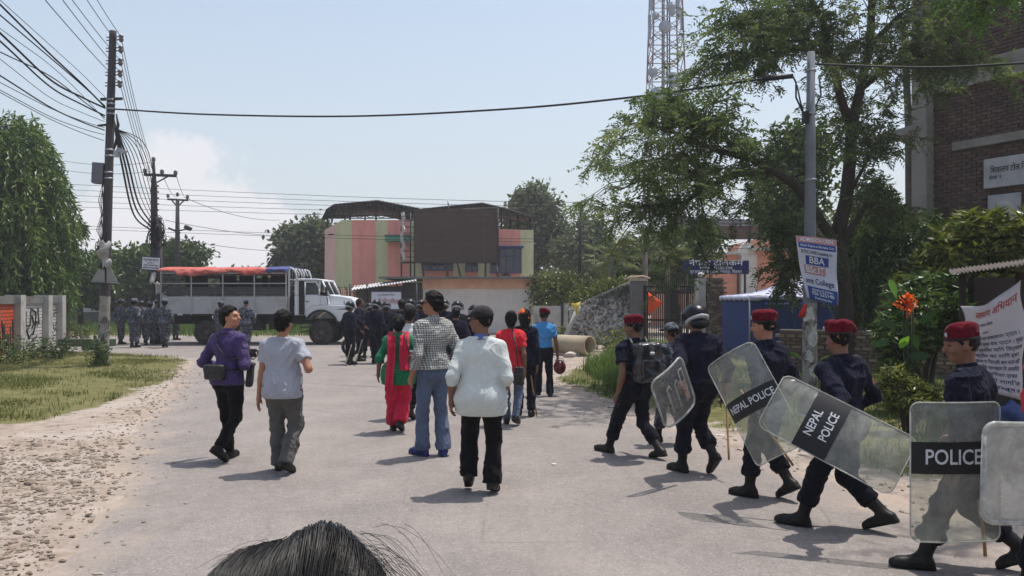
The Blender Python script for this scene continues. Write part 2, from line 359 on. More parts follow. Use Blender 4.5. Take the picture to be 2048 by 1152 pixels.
grass('grass', scatter([G(118, 674), G(720, 673), G(640, 650), G(90, 646)], 15000), .15, .42, .014, M_grass_lush, 'weedy green grass beyond the cross road behind the truck', .7)
ico = np.array([(0, 0, 1)] + [(math.cos(a) * .894, math.sin(a) * .894, .447) for a in np.arange(5) * 2 * math.pi / 5] + [(math.cos(a) * .894, math.sin(a) * .894, -.447) for a in (np.arange(5) + .5) * 2 * math.pi / 5] + [(0, 0, -1)])
icf = np.array([(0, 1, 2), (0, 2, 3), (0, 3, 4), (0, 4, 5), (0, 5, 1), (1, 6, 2), (2, 7, 3), (3, 8, 4), (4, 9, 5), (5, 10, 1), (6, 7, 2), (7, 8, 3), (8, 9, 4), (9, 10, 5), (10, 6, 1), (11, 7, 6), (11, 8, 7), (11, 9, 8), (11, 10, 9), (11, 6, 10)])
def pebbles(name, pts, s0, s1, mat_, label):
    n = len(pts); s = s0 + (s1 - s0) * RNG.random(n) ** 3.0; rz = RNG.uniform(0, 6.28, n)
    q = ico[None] * RNG.uniform(.72, 1.25, (n, 12, 1)) * (s[:, None, None] * np.stack([RNG.uniform(.8, 1.5, n), RNG.uniform(.7, 1.1, n), RNG.uniform(.35, .75, n)], -1)[:, None, :])
    c, sn = np.cos(rz)[:, None], np.sin(rz)[:, None]
    q = np.stack([q[..., 0] * c - q[..., 1] * sn, q[..., 0] * sn + q[..., 1] * c, q[..., 2]], -1)
    z = np.maximum(ground_z(pts[:, 0], pts[:, 1]), np.where(road_d(pts[:, 0], pts[:, 1]) > .1, 0.0, -1))
    V = (q + np.c_[pts, z + s * .12][:, None, :]).reshape(-1, 3)
    Fc = (icf[None] + (np.arange(n) * 12)[:, None, None]).reshape(-1, 3)
    o = np_obj(name, V, Fc, mat_, smooth=False, attrs={'rnd': np.repeat(RNG.random(n), 12)})
    return tag(o, label, 'gravel', kind='stuff')
t = NT('pebble'); v = t.coord('Position')
pc = t.ramp(t.attr('rnd'), [(0, C(92, 80, 70)), (.35, C(124, 111, 98)), (.7, C(144, 131, 117)), (1, C(166, 158, 149))])
M_peb = t.done(t.bsdf(t.mix(.3, pc, t.ramp(t.noise(v, 60, 4), [(.3, C(90, 79, 70)), (.7, C(158, 145, 131))])), .9, 0, t.bump(t.noise(v, 90, 3), .3, .005), .2))
pebbles('gravel', scatter([G(-600, 1500), G(40, 1190), G(190, 1040), G(240, 960), G(250, 880), G(150, 868), G(-300, 880)], 5600, lambda x, y: np.clip(smooth_in(x, y, GRAVEL_L, .7) * 1.3 - .15 + .7 * vnoise(np.c_[x * 2.2, y * 2.2, 0 * x], 27), .03, 1)),   .006, .034, M_peb, 'loose pale gravel spilling over the left road edge')
ep = []
for yy in RNG.uniform(4.5, 20, 1500): ep.append((xl(yy) + RNG.normal(-.05, .35), yy))
for yy in RNG.uniform(4.5, 20, 900): ep.append((xr(yy) + RNG.normal(.25, .35), yy))
pebbles('gravel', np.array(ep), .006, .03, M_peb, 'scattered pebbles along both ragged asphalt edges')
def stone(px, py, w, label):
    g = G(px, py); s = w * g[1] / F_PX * .5
    V = ico * RNG.uniform(.75, 1.2, (12, 1)) * (s, s * .8, s * .55)
    V2, F2 = subdiv(V, icf); V2 = V2 + .08 * s * vnoise(V2 / s * 2.3 + px, 5)[:, None] * unit_rows(V2)
    o = np_obj('stone', V2 + g + (0, 0, s * .3), F2, M_peb, smooth=True, wloc=g, attrs={'rnd': np.full(len(V2), RNG.uniform(.05, .5))})
    return tag(o, label, 'stone', 'stones on the left road edge')
def unit_rows(V): return V / (np.linalg.norm(V, axis=1, keepdims=True) + 1e-9)
def subdiv(V, Fc):
    V = list(map(tuple, V)); mid = {}; out = []
    def m(a, b):
        k = (min(a, b), max(a, b))
        if k not in mid: mid[k] = len(V); V.append(tuple((np.array(V[a]) + V[b]) / 2 * 1.06))
        return mid[k]
    for a, b, c in Fc:
        x, y, z = m(a, b), m(b, c), m(c, a); out += [(a, x, z), (x, b, y), (z, y, c), (x, y, z)]
    return np.array(V), np.array(out)
for px, py, w, lb in ((75, 897, 24, 'rounded brown stone beside the pale washed earth patch'), (153, 968, 24, 'grey cobble near the asphalt edge in the gravel'), (62, 972, 28, 'long flat dark stone lying in the gravel'), (18, 978, 22, 'stone half buried in gravel at the left frame edge'),
                      (190, 990, 18, 'small pale stone lying on the asphalt edge'), (195, 967, 15, 'small stone nearest the asphalt among the gravel cobbles'), (112, 925, 26, 'flat tan stone above the gravel heap'), (84, 985, 30, 'broad tan slab of stone in the gravel'), (150, 832, 14, 'lone dark stone at the grass edge'), (217, 914, 10, 'tiny dark stone alone on bare earth by the asphalt')):
    stone(px, py, w, lb)
def scrap(px, py, w, col, label):
    g = G(px, py); k = g[1] / F_PX * w / 2; rows = [[g + A(u * k, v * k * .8, .012 + .25 * k * abs(float(vnoise(A([u * 2 + px, v * 2, 1.]).reshape(1, 3), 3)[0]))) for u in np.linspace(-1, 1, 6)] for v in np.linspace(-1, 1, 6)]
    o = MB().sheet(rows).build('paper_scrap', mat('litter_%d' % (col[0] + col[2]), C(*col), .8, .1, 9, 0)); tag(o, label, 'litter', 'litter on the ground', 'thing')
for a in ((278, 712, 17, (196, 196, 192), 'white paper scrap on the left verge'), (158, 1004, 9, (44, 60, 130), 'tiny blue wrapper on the gravel'), (1108, 930, 9, (200, 196, 190), 'small white paper scrap on the road beside the police'), (135, 997, 7, (60, 80, 150), 'blue speck of wrapper in the gravel'), (1235, 832, 16, (190, 188, 184), 'crumpled plastic at the right road edge'), (1222, 815, 14, (168, 166, 160), 'grey litter bag in the right grass'), (1440, 872, 15, (178, 172, 164), 'pale flat scrap on the right verge edge'), (330, 745, 8, (190, 180, 170), 'tiny pale scrap near the road mouth'), (1085, 640, 10, (190, 190, 190), 'scrap far off by the plot wall')): scrap(*a)
# ================================================================== COMMON MATERIALS
M_conc = mat('concrete', C(172, 170, 164), .9, .2, 3, .3, 30, dirt=C(88, 84, 78), dirt_amt=.6)
M_conc_d = mat('weathered_concrete', C(112, 110, 106), .92, .25, 3, .35, 30, dirt=C(58, 56, 53), dirt_amt=.7)
M_white = mat('whitewash', C(200, 198, 194), .9, .1, 2, .2, 30, dirt=C(140, 134, 126), dirt_amt=.6)
M_steel = mat('dark_steel', C(58, 58, 62), .6, .25, 9, .1, 50, metal=.4)
M_black = mat('black_metal', C(26, 26, 28), .55, .2, 9, .1, 50)
M_galv = mat('galvanised', C(150, 154, 160), .5, .15, 4, .1, 40, metal=.5)
M_wire = mat('cable_rubber', C(24, 24, 28), .6, .1, 9, 0)
M_porc = mat('porcelain', C(92, 82, 80), .25, .2, 20, 0, spec=.6)
M_pole = mat('pole_concrete', C(70, 66, 68), .9, .25, 3, .35, 40, dirt=C(40, 38, 40), dirt_amt=.7)
M_pole_g = mat('pole_grey', C(112, 116, 124), .85, .15, 3, .25, 40, dirt=C(76, 78, 82), dirt_amt=.6)
M_paper = mat('torn_paper', C(196, 194, 190), .9, .15, 14, .3, 40, dirt=C(120, 116, 112), dirt_amt=.6)
M_signw = mat('sign_white', C(205, 206, 214), .6, .06, 5, 0)
M_navytxt = mat('navy_paint', C(28, 30, 78), .7, .1, 5, 0)
M_blktxt = mat('black_paint', C(24, 23, 24), .8, .1, 5, 0)
M_redtxt = mat('red_paint', C(150, 40, 36), .7, .15, 5, 0)
M_whtxt = mat('white_paint', C(214, 216, 222), .7, .06, 5, 0)
def text(body, size, o, xd, ud, m, parent, name='lettering', depth=.004, align='CENTER', width=None, off=.004, warp=None):
    """flat lettering as mesh lying on the plane through o spanned by xd, ud"""
    c = bpy.data.curves.new('tmp', 'FONT'); c.body = body; c.size = size; c.align_x = align; c.align_y = 'CENTER'; c.resolution_u = 3; c.offset = size * .012
    ob = bpy.data.objects.new('tmp', c); COL.objects.link(ob)
    dg = bpy.context.evaluated_depsgraph_get(); dg.update()
    me = bpy.data.meshes.new_from_object(ob.evaluated_get(dg)); bpy.data.objects.remove(ob); bpy.data.curves.remove(c)
    V = np.empty(len(me.vertices) * 3); me.vertices.foreach_get('co', V); V = V.reshape(-1, 3)
    if width and len(V): V[:, 0] *= width / max(1e-6, np.ptp(V[:, 0]))
    xd, ud = unit(xd), unit(ud); nd = np.cross(xd, ud)
    if warp is not None: W = warp(V[:, 0], V[:, 1])
    else: W = np.asarray(o) + V[:, :1] * xd + V[:, 1:2] * ud + nd * off
    off3 = WLOC[parent.name]
    me.vertices.foreach_set('co', (W - off3).ravel()); me.materials.clear(); me.materials.append(m); me.update()
    return link(name, me, parent)
UP = A(0, 0, 1); XR_ = A(1, 0, 0)
def brick_mat(name, c1, c2, mortar, sx=1., rough=.92, plane='XZ', stain=.5):
    t = NT(name); v = t.coord('Object')
    sp = t.n('ShaderNodeSeparateXYZ'); t.l(v, sp.inputs[0]); cb = t.n('ShaderNodeCombineXYZ')
    t.l(sp.outputs['X'], cb.inputs[0]); t.l(sp.outputs['Z'], cb.inputs[1])
    b = t.n('ShaderNodeTexBrick'); t.l(cb.outputs[0], b.inputs['Vector'])
    t.set(b, Color1=c1 + (1,), Color2=c2 + (1,), Mortar=mortar + (1,), Scale=sx); b.inputs['Mortar Size'].default_value = .012; b.inputs['Brick Width'].default_value = .24; b.inputs['Row Height'].default_value = .085
    c = t.mix(t.ramp(t.noise(v, 1.3, 7, .65), [(.4, (0, 0, 0)), (.75, (stain,) * 3)]), b.outputs['Color'], C(60, 56, 54))
    c = t.mix(.25, c, t.noise(v, 14, 5), 'OVERLAY')
    return t.done(t.bsdf(c, rough, 0, t.bump(t.math('SUBTRACT', t.noise(v, 40, 3), b.outputs['Fac']), .5, .012), .15))
# ================================================================== LEFT BOUNDARY WALL (painted panels between pillars)
w_a, w_b = A(-14.6, 20.2, 0), A(-17.05, 29.3, 0)
wd = unit(w_b - w_a); wn_ = A(wd[1], -wd[0], 0)      # facing the road
def wpt(px):                                          # where the wall crosses a photograph column
    k = (px - 1024) / F_PX; s = (k * w_a[1] - w_a[0]) / (wd[0] - k * wd[1]); return w_a + wd * s
R_w = np.array([wd, -wn_, UP]).T
bw = empty('boundary_wall', w_a, 'grey roadside wall with painted brick panels between concrete pillars', 'wall')
M_wbrick = None
def wbrick(name, c1, c2, m):
    t = NT(name); v = t.coord('Object'); sp = t.n('ShaderNodeSeparateXYZ'); t.l(v, sp.inputs[0]); cb = t.n('ShaderNodeCombineXYZ')
    t.l(sp.outputs['Y'], cb.inputs[0]); t.l(sp.outputs['Z'], cb.inputs[1]); b = t.n('ShaderNodeTexBrick'); t.l(cb.outputs[0], b.inputs['Vector'])
    t.set(b, Color1=c1 + (1,), Color2=c2 + (1,), Mortar=m + (1,), Scale=1.); b.inputs['Mortar Size'].default_value = .014; b.inputs['Brick Width'].default_value = .26; b.inputs['Row Height'].default_value = .11
    c = t.mix(t.ramp(t.noise(v, 2.5, 7, .65), [(.42, (0, 0, 0)), (.75, (.5,) * 3)]), b.outputs['Color'], C(120, 112, 104))
    return t.done(t.bsdf(c, .9, 0, t.bump(t.math('SUBTRACT', 1., b.outputs['Fac']), .6, .015), .15))
M_wb_white = wbrick('white_painted_brick', C(205, 202, 198), C(190, 186, 182), C(130, 126, 122))
M_wb_orange = wbrick('orange_painted_brick', C(206, 84, 36), C(196, 66, 30), C(90, 50, 36))
cols = [-60, 6, 27, 82, 111]; stops = [wpt(c) for c in cols]
segs = [(wpt(-140), wpt(22), M_wb_orange), (wpt(30), wpt(78), M_wb_white), (wpt(88), wpt(108), M_wb_white)]
for a, b, m in segs:
    c = (a + b) / 2; L = np.linalg.norm(b - a)
    MB().box(c + (0, 0, .80), (L, .2, 1.6), 0, R_w).build('wall_panel', m, bw)
for px in (-60, 26, 83, 111):
    c = wpt(px); MB().box(c + wn_ * .06 + (0, 0, .93), (.46, .46, 1.9), 0, R_w).build('pillar', M_conc, bw)
for a, b in ((-140, -62), (-57, 23), (29, 80), (86, 109.5)):
    a, b = wpt(a), wpt(b); MB().box((a + b) / 2 + (0, 0, 1.72), (np.linalg.norm(b - a) - .1, .3, .24), 0, R_w).build('coping', M_conc_d, bw)
q = wpt(98) + wn_ * .1
text('USF', .44, q + (0, 0, 1.22), wd, UP, M_blktxt, bw, width=1.0)
text('BRAC', .44, q + (0, 0, .72), wd, UP, M_blktxt, bw, width=1.25)
sw = MB(); q = wpt(54) + wn_ * .115
for pts in ([(-.9, 1.4), (-.5, 1.35), (-.5, .9), (-.1, .85), (0, 1.45), (.5, 1.3), (.4, .8)], [(-.7, .5), (-.4, .75), (-.2, .45), (.1, .6)], [(.2, .55), (.5, 1.0), (.8, .9), (.7, 1.45)], [(-.6, .15), (.1, .35), (.6, .5)], [(.1, 1.2), (.3, .9), (.1, .8)]):
    sw.tube([q + wd * x + UP * z for x, z in pts], .028, 5)
sw.build('painted_motif', M_blktxt, bw)
sw = MB(); q = wpt(8) + wn_ * .112
for i in range(9): sw.tube([q + wd * (-.7 + i * .18) + UP * .1, q + wd * (-.66 + i * .18 + .05 * math.sin(i)) + UP * (.5 + .2 * math.sin(i * 2.1)), q + wd * (-.7 + i * .18) + UP * (.85 + .25 * math.sin(i * 1.3))], .024, 5)
sw.build('painted_motif', M_blktxt, bw)
# ---- low white wall beyond the cross road
lw = MB(); Yw = 50
p0, p1 = P(60, 0, Yw), P(206, 0, Yw)
lw.bx(p0[0] - 6, p1[0] + 6, Yw, Yw + .3, 0, .86); fw = lw.build('far_wall', M_conc_d); tag(fw, 'low grey wall with whitewashed top beyond the grassy far verge', 'wall')
MB().bx(p0[0] - 6, p1[0] + 6, Yw - .06, Yw + .36, .863, 1.1).build('coping', M_white, fw)
# ---- planter kerb with red leaved shrub (left, near the wall)
pk = empty('planter', G(140, 692), 'low green painted kerb planter at the road corner', 'planter')
g0, g1 = G(116, 692), G(158, 700)
MB().bx(g0[0], g1[0] + .1, g0[1] - .3, g0[1] + .1, 0, .26).build('kerb', mat('green_paint', C(54, 78, 56), .8, .2, 6, .2, dirt=C(110, 100, 80)), pk)
MB().bx(g1[0] + .2, g1[0] + .9, g1[1] - .2, g1[1] + .1, 0, .14).build('kerb', MATS['green_paint'], pk)
# ================================================================== STRIPED BUILDING
YB = 45.0; kb = YB / F_PX
def bX(px): return (px - 1024) * kb
def bZ(py): return CAM_H + (Y_HOR - py) * kb
sb = empty('striped_building', (bX(857), YB, 0), 'two storey pink and pale green striped building under dark sheet roofs', 'building')
t = NT('striped_plaster'); v = t.coord('Position'); sp = t.n('ShaderNodeSeparateXYZ'); t.l(v, sp.inputs[0])
x0, x1 = bX(648), bX(1067)
fx = t.math('DIVIDE', t.math('SUBTRACT', sp.outputs['X'], x0), x1 - x0)
PK, GN, PP = C(240, 160, 146), C(212, 208, 164), C(236, 192, 182)
edges = [(648, PP), (672, GN), (703, PK), (750, GN), (775, PK), (818, GN), (845, PK), (905, GN), (930, PK), (955, GN), (980, PK), (1040, GN)]
sc_ = t.ramp(fx, [((e - 648) / 419., c) for e, c in edges], 'CONSTANT')
st = t.ramp(t.noise(t.mapping(v, (1.5, 1.5, .25)), 1.2, 8, .7), [(.45, (0, 0, 0)), (.8, (.4,) * 3)])
cc = t.mix(st, sc_, C(130, 112, 100)); cc = t.mix(.12, cc, t.noise(v, 3, 6), 'OVERLAY')
M_stripe = t.done(t.bsdf(cc, .92, 0, t.bump(t.noise(v, 20, 4), .15, .01), .15))
m = MB(); zt = bZ(440)
m.prism([(bX(648), YB, 0), (bX(1067), YB, 0), (bX(1067), YB, bZ(460)), (bX(999), YB, bZ(458)), (bX(830), YB, bZ(446)), (bX(817), YB, zt), (bX(684), YB, zt), (bX(650), YB, bZ(460))], (0, 11, 0))
m.build('wall', M_stripe, sb)
M_roofd = mat('dark_roof_sheet', C(62, 60, 66), .75, .2, 2, .3, 12)
M_frame_b = mat('blue_window_frame', C(66, 74, 120), .6, .12, 5, .05)
t = NT('window_glass'); M_glass = t.done(t.bsdf(C(38, 42, 48), .12, 0, None, .7))
def corr(mb, a, b, c, d, n, amp, m=0):      # corrugated sheet a-b front edge, d-c back edge
    a, b, c, d = map(np.asarray, (a, b, c, d)); g = []
    for i in range(2):
        row = []
        for j in range(n + 1):
            s = j / n; f, k = a + (b - a) * s, d + (c - d) * s
            row.append((f if i == 0 else k) + A(0, 0, amp if j % 2 else -amp))
        g.append(row)
    return mb.sheet(g, m, False)
def roof(pts_f, pts_b, Yf, Yk, n, name='roof', post_px=()):
    m = MB()
    for i in range(len(pts_f) - 1):
        corr(m, P(*pts_f[i], Yf), P(*pts_f[i + 1], Yf), P(*pts_b[i + 1], Yk), P(*pts_b[i], Yk), n, .03)
    r = m.build(name, M_roofd, sb)
    md = r.modifiers.new('thick', 'SOLIDIFY'); md.thickness = .04
    for pp_, Y_ in ((pts_f, Yf), (pts_b, Yk)): MB().tube([P(a, b + 1.7, Y_) for a, b in pp_], .05, 5).build('roof_beam', M_steel, r)
    return r
r1 = roof([(652, 419), (668, 408), (755, 400), (838, 416)], [(643, 437), (660, 434), (760, 428), (818, 440)], 44.6, 52, 22)
r2 = roof([(838, 418), (900, 411), (965, 405), (1012, 416), (1070, 434)], [(800, 440), (890, 436), (965, 432), (1015, 437), (1064, 443)], 44.7, 53, 20)
for px, y0, y1, Y in ((664, 412, 440, 46), (700, 408, 440, 46), (752, 402, 440, 45.4), (800, 410, 440, 45.4), (655, 436, 452, 51), (690, 433, 440, 51), (730, 430, 440, 51), (1003, 416, 459, 45.4), (1036, 424, 460, 45.4), (1060, 432, 461, 45.4), (1020, 437, 460, 50)):
    MB().tube([P(px, y1 + 4, Y), P(px, y0, Y)], .06, 6).build('roof_post', M_steel, sb)
m = MB()
for i in range(14):
    a, b = P(664 + i * 11, 436 if i % 2 else 431, 46), P(664 + (i + 1) * 11, 431 if i % 2 else 436, 46); m.tube([a, b], .025, 4)
m.tube([P(655, 431, 46), P(818, 431, 46)], .03, 4); m.tube([P(655, 436.5, 46), P(818, 436.5, 46)], .03, 4); m.build('truss', M_steel, sb)
m = MB(); m.bx(bX(775), bX(822), YB - .9, YB - .003, bZ(484), bZ(474)); m.build('balcony_slab', mat('turquoise_paint', C(92, 150, 130), .85, .15, 4, .1), sb)
MB().bx(bX(774), bX(823), YB - .95, YB - .003, bZ(473.9), bZ(472)).build('slab_edge', M_conc_d, sb)
def window(x0, x1, y0, y1, nx_, rows, parent):
    z0, z1, X0, X1 = bZ(y1), bZ(y0), bX(x0), bX(x1); f = MB(); tk = .07
    for X in np.linspace(X0, X1, nx_ + 1): f.bx(X - tk / 2, X + tk / 2, YB - .10, YB - .003, z0, z1)
    for k in rows: Z = z0 + (z1 - z0) * k; f.bx(X0 - tk / 2, X1 + tk / 2, YB - .103, YB - .004, Z - tk / 2, Z + tk / 2)
    w = f.build('window', M_frame_b, parent)
    for i in range(nx_):
        a, b = X0 + (X1 - X0) * i / nx_ + tk / 2, X0 + (X1 - X0) * (i + 1) / nx_ - tk / 2
        MB().bx(a, b, YB - .05, YB - .006, z0, z1).build('pane', M_glass, w)
    MB().bx(X0 - .15, X1 + .15, YB - .25, YB - .004, z1 + tk / 2 + .003, z1 + tk / 2 + .1).build('window_hood', M_frame_b, w)
    return w
window(982, 1042, 497, 545, 4, (0, .69, 1), sb); window(845, 905, 500, 540, 4, (0, .7, 1), sb); window(932, 955, 500, 542, 2, (0, .7, 1), sb)
m = MB(); cx, cz = bX(1012), bZ(557.5); m.prism([(cx + .32 * math.cos(a), YB - .16, cz + .32 * math.sin(a)) for a in np.linspace(0, math.pi, 14)], (0, .1, 0)); bl = m.build('block_sign', M_steel, sb)
text('BLOCK', .17, (cx, YB - .17, cz + .09), XR_, UP, M_whtxt, sb, width=.5)
MB().bx(bX(657), bX(667), YB - .06, YB - .003, bZ(470), bZ(468)).build('vent_slot', M_black, sb)
# ---- billboard
bb = empty('billboard', P(910, 556, 43), 'large dark brown blank billboard panel on steel legs before the striped building', 'billboard')
M_bbrown = mat('brown_board', C(80, 64, 54), .9, .2, 2, .3, 14, dirt=C(60, 48, 42), dirt_amt=.6)
p0, p1 = P(827, 525, 43), P(995, 418, 43)
for i in range(6):
    for j in range(3):
        a, b = p0[0] + (p1[0] - p0[0]) * i / 6, p0[0] + (p1[0] - p0[0]) * (i + 1) / 6; c, d = p0[2] + (p1[2] - p0[2]) * j / 3, p0[2] + (p1[2] - p0[2]) * (j + 1) / 3
        MB().bx(a + .002, b - .002, 43 - .002 * ((i + j) % 2), 43.06, c + .002, d - .002).build('panel', M_bbrown, bb)
f = MB(); z0, z1 = p0[2], p1[2]
for px in (803, 821, 829): f.tube([P(px, 556, 43.2), P(px, 424, 43.2)], .05, 6)
for i in range(9): f.tube([P(803, 430 + i * 12, 43.2), P(829, 430 + i * 12, 43.2)], .025, 4)
f.tube([P(800, 524.5, 43.1), P(996, 524.5, 43.1)], .06, 6); f.tube([P(803, 423, 43.3), P(996, 416, 43.3)], .05, 6)
f.tube([P(996, 416, 43), P(996, 526, 43)], .05, 6); f.build('frame', M_steel, bb)
for px, p2 in ((844, 848), (895, 895), (914, 922), (971, 971), (992, 996)): MB().tube([P(px, 524, 43.1), P(p2, 556, 42.6)], .06, 6).build('leg', M_steel, bb)
g = []
for i in range(14):
    s = i / 13; row = []
    for j in range(4): row.append(P(802 + j * 2.2 + 2.5 * math.sin(i * 1.7), 426 + s * 98 + 3 * math.sin(j * 2 + i), 42.95 - .06 * math.sin(j * 2.1 + i)))
    g.append(row)
m = MB().sheet(g); o = m.build('torn_sheet', M_paper, bb); o.modifiers.new('t', 'SOLIDIFY').thickness = .01
m = MB(); m.tube([P(898, 418, 43.2), P(896, 402, 43.2)], .05, 6); m.build('bracket', M_galv, bb)
# ---- single storey shop block below it
YS = 38.0; ks = YS / F_PX
def sX(px): return (px - 1024) * ks
def sZ(py): return CAM_H + (Y_HOR - py) * ks
sh = empty('shop_block', (sX(955), YS, 0), 'single storey block with peach band over a whitewashed wall and flat slab roof', 'building')
M_peach = mat('peach_plaster', C(226, 178, 150), .92, .12, 2, .2, 25, dirt=C(150, 112, 92), dirt_amt=.5)
M_wwall = mat('stained_white_wall', C(214, 207, 200), .92, .1, 1.3, .25, 20, dirt=C(176, 164, 154), dirt_amt=.6)
MB().bx(sX(846), sX(1064), YS, YS + 6.2, 0, sZ(578)).build('wall', M_wwall, sh)
MB().bx(sX(845), sX(1065), YS - .03, YS + 6.2, sZ(578) + .002, sZ(558)).build('wall_band', M_peach, sh)
MB().bx(sX(762), sX(1072), YS - .7, YS + 6.4, sZ(558) + .002, sZ(554)).build('roof_slab', M_conc_d, sh)
# lean-to with banner and grille
lt = empty('lean_to_stall', (sX(770), YS, 0), 'roadside lean-to stall with sloping white corrugated roof beside the truck', 'stall')
m = MB(); corr(m, P(700, 580, 36.2), P(832, 561, 36.2), P(835, 556, 39), P(708, 572, 39), 44, .03)
o = m.build('roof', mat('white_corrugated', C(190, 190, 192), .6, .12, 2, .1, 20, metal=.2, dirt=C(120, 105, 92), dirt_amt=.5), lt); o.modifiers.new('t', 'SOLIDIFY').thickness = .02
MB().bx(sX(710), sX(845), YS + .1, YS + .3, 0, sZ(572)).build('wall', mat('dark_timber', C(92, 84, 78), .9, .25, 4, .3, 20, dirt=C(60, 54, 50)), lt)
for px in (712, 745, 802, 840): MB().tube([(sX(px), 36.6, 0), (sX(px), 36.6, 2.45)], .05, 6).build('post', M_steel, lt)
m = MB()
for i in range(9):
    X = sX(807) + i * .105; m.bx(X, X + .03, YS - .05, YS - .01, sZ(606), sZ(566))
for i in range(4):
    Z = sZ(606) + i * .31; m.bx(sX(806), sX(844), YS - .054, YS - .012, Z, Z + .03)
gro = m.build('window_grille', M_steel, lt); MB().bx(sX(805), sX(845), YS + .0, YS + .09, sZ(607), sZ(565)).build('window_board', mat('grey_board', C(96, 94, 92), .9, .3, 3, .2), gro)
bn = empty('shop_banner', P(772, 620, 36.4), 'white cloth banner with red script under the lean-to roof', 'banner')
p0, p1 = P(743, 618, 36.4), P(802, 584, 36.4)
MB().bx(p0[0], p1[0], 36.38, 36.41, p0[2], p1[2]).build('cloth', M_signw, bn)
MB().bx(p0[0] - .03, p1[0] + .03, 36.42, 36.45, p0[2] - .03, p1[2] + .03).build('border', M_frame_b, bn)
text('दू. सू. केन्द्रीय चितवन', .11, ((p0[0] + p1[0]) / 2, 36.38, p1[2] - .14), XR_, UP, M_navytxt, bn, width=.8)
text('राष्ट्रिय तािलम प्रितष्ठान', .3, ((p0[0] + p1[0]) / 2, 36.38, p1[2] - .46), XR_, UP, M_redtxt, bn, width=1.25)
# barbed posts + rusty sheet left of stall
bf = empty('rusty_fence', P(680, 620, 39), 'rusty corrugated fence with curved barbed wire posts beside the lean-to', 'fence')
m = MB(); corr(m, P(645, 602, 39), P(718, 602, 39), P(718, 575, 39.6), P(645, 582, 39.6), 30, .03); m.build('sheet', mat('rusty_sheet', C(128, 96, 84), .8, .3, 3, .2, dirt=C(80, 60, 52)), bf)
MB().bx(P(640, 0, 39)[0], P(740, 0, 39)[0], 38.95, 39.1, 0, P(0, 602, 39)[2]).build('base_wall', M_conc_d, bf)
for px in (659, 669, 681, 694, 708): MB().tube([P(px, 602, 38.9), P(px, 585, 38.9), P(px - 1, 578, 38.8), P(px - 5, 573, 38.7)], .03, 5).build('post', mat('rust_iron', C(74, 54, 48), .85, .2, 9, .1), bf)
m = MB()
for k in (576, 581, 587): m.tube([P(655, k, 38.85), P(712, k - 2, 38.85)], .012, 4)
m.build('barbed_wire', M_steel, bf)
# ================================================================== LOW WALL, HEDGE PLOT, STONE WALL, GATE
gw = MB(); gw.bx(P(1066, 0, 36)[0], P(1122, 0, 36)[0], 36, 36.22, 0, P(0, 612, 36)[2]); gw.bx(P(1127, 0, 36)[0], P(1150, 0, 36)[0], 36, 36.22, 0, P(0, 607, 36)[2])
o = gw.build('plot_wall', M_conc); tag(o, 'smooth grey cement plot wall below the round hedge', 'wall')
MB().bx(P(1122.3, 0, 36)[0], P(1126.7, 0, 36)[0], 35.95, 36.3, 0, P(0, 602, 36)[2]).build('post', M_black, o)
t = NT('old_whitewashed_rubble'); v = t.coord('Position')
vr = t.vor(t.mapping(v, (3.2, 3.2, 9)), 1.); big = t.noise(v, .9, 7, .65); fine = t.noise(v, 9, 7, .75)
cst = t.ramp(fine, [(.38, C(52, 50, 46)), (.5, C(120, 118, 114)), (.6, C(190, 188, 184))])
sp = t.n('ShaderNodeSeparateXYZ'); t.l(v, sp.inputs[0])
plas = t.math('ADD', t.noise(v, 2.6, 8, .78), t.math('MULTIPLY', big, .35))
cst = t.mix(t.ramp(plas, [(.66, (0, 0, 0)), (.74, (.8,) * 3)]), cst, t.ramp(fine, [(.35, C(110, 112, 108)), (.55, C(214, 214, 210))]))
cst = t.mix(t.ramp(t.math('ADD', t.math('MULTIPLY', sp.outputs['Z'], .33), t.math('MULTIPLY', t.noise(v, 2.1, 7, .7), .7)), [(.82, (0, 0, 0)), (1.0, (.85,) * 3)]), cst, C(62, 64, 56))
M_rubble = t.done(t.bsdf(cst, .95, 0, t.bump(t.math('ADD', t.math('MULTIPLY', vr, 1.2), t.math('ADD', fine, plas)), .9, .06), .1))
ow = empty('old_stone_wall', P(1215, 690, 29), 'old patchy whitewashed rubble wall rising towards the iron gate', 'wall')
tops = [(1138, 619), (1152, 612), (1175, 603), (1200, 592), (1240, 575), (1262, 566)]
N = 60; g = []
for i in range(N + 1):
    px = 1138 + (1262 - 1138) * i / N; zt = P(0, np.interp(px, [k[0] for k in tops], [k[1] for k in tops]), 29)[2] + .04 * math.sin(i * 2.3) + random.uniform(-.03, .03)
    row = []
    for j in range(29):
        s = j / 28; row.append((P(px, 0, 29)[0], 29, zt * s))
    g.append(row)
g = np.array(g); dsp = .05 * vnoise(g.reshape(-1, 3) * (3, 3, 7), 4) + .03 * vnoise(g.reshape(-1, 3) * (8, 8, 13), 6); g[..., 1] += dsp.reshape(g.shape[:2])
m = MB(); m.sheet(g); top = g[:, -1]; m.sheet(np.stack([top, top + (0, .45, 0)], 1)); bk = g + (0, .45, 0); m.sheet(bk[::-1])
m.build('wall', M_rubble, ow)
m = MB(); m.tube([P(px, py - 2, 29.2) for px, py in tops[1:]], [.02, .035, .03, .04, .05], 6); m.build('coping', M_conc_d, ow)
MB().box(P(1276, 628, 28.6), (.52, .52, 2.6)).build('gate_pillar', M_conc_d, ow)
m = MB(); c = P(1276, 560, 28.6); m.box(c + (0, 0, .01), (.6, .6, .1)); m.tube([c + (-.5, 0, .02), c + (-.25, 0, .12), c + (.2, 0, .14), c + (.45, 0, .05)], .04, 6); m.build('pillar_cap', mat('chipped_cap', C(180, 160, 146), .9, .2, 5, .2), ow)
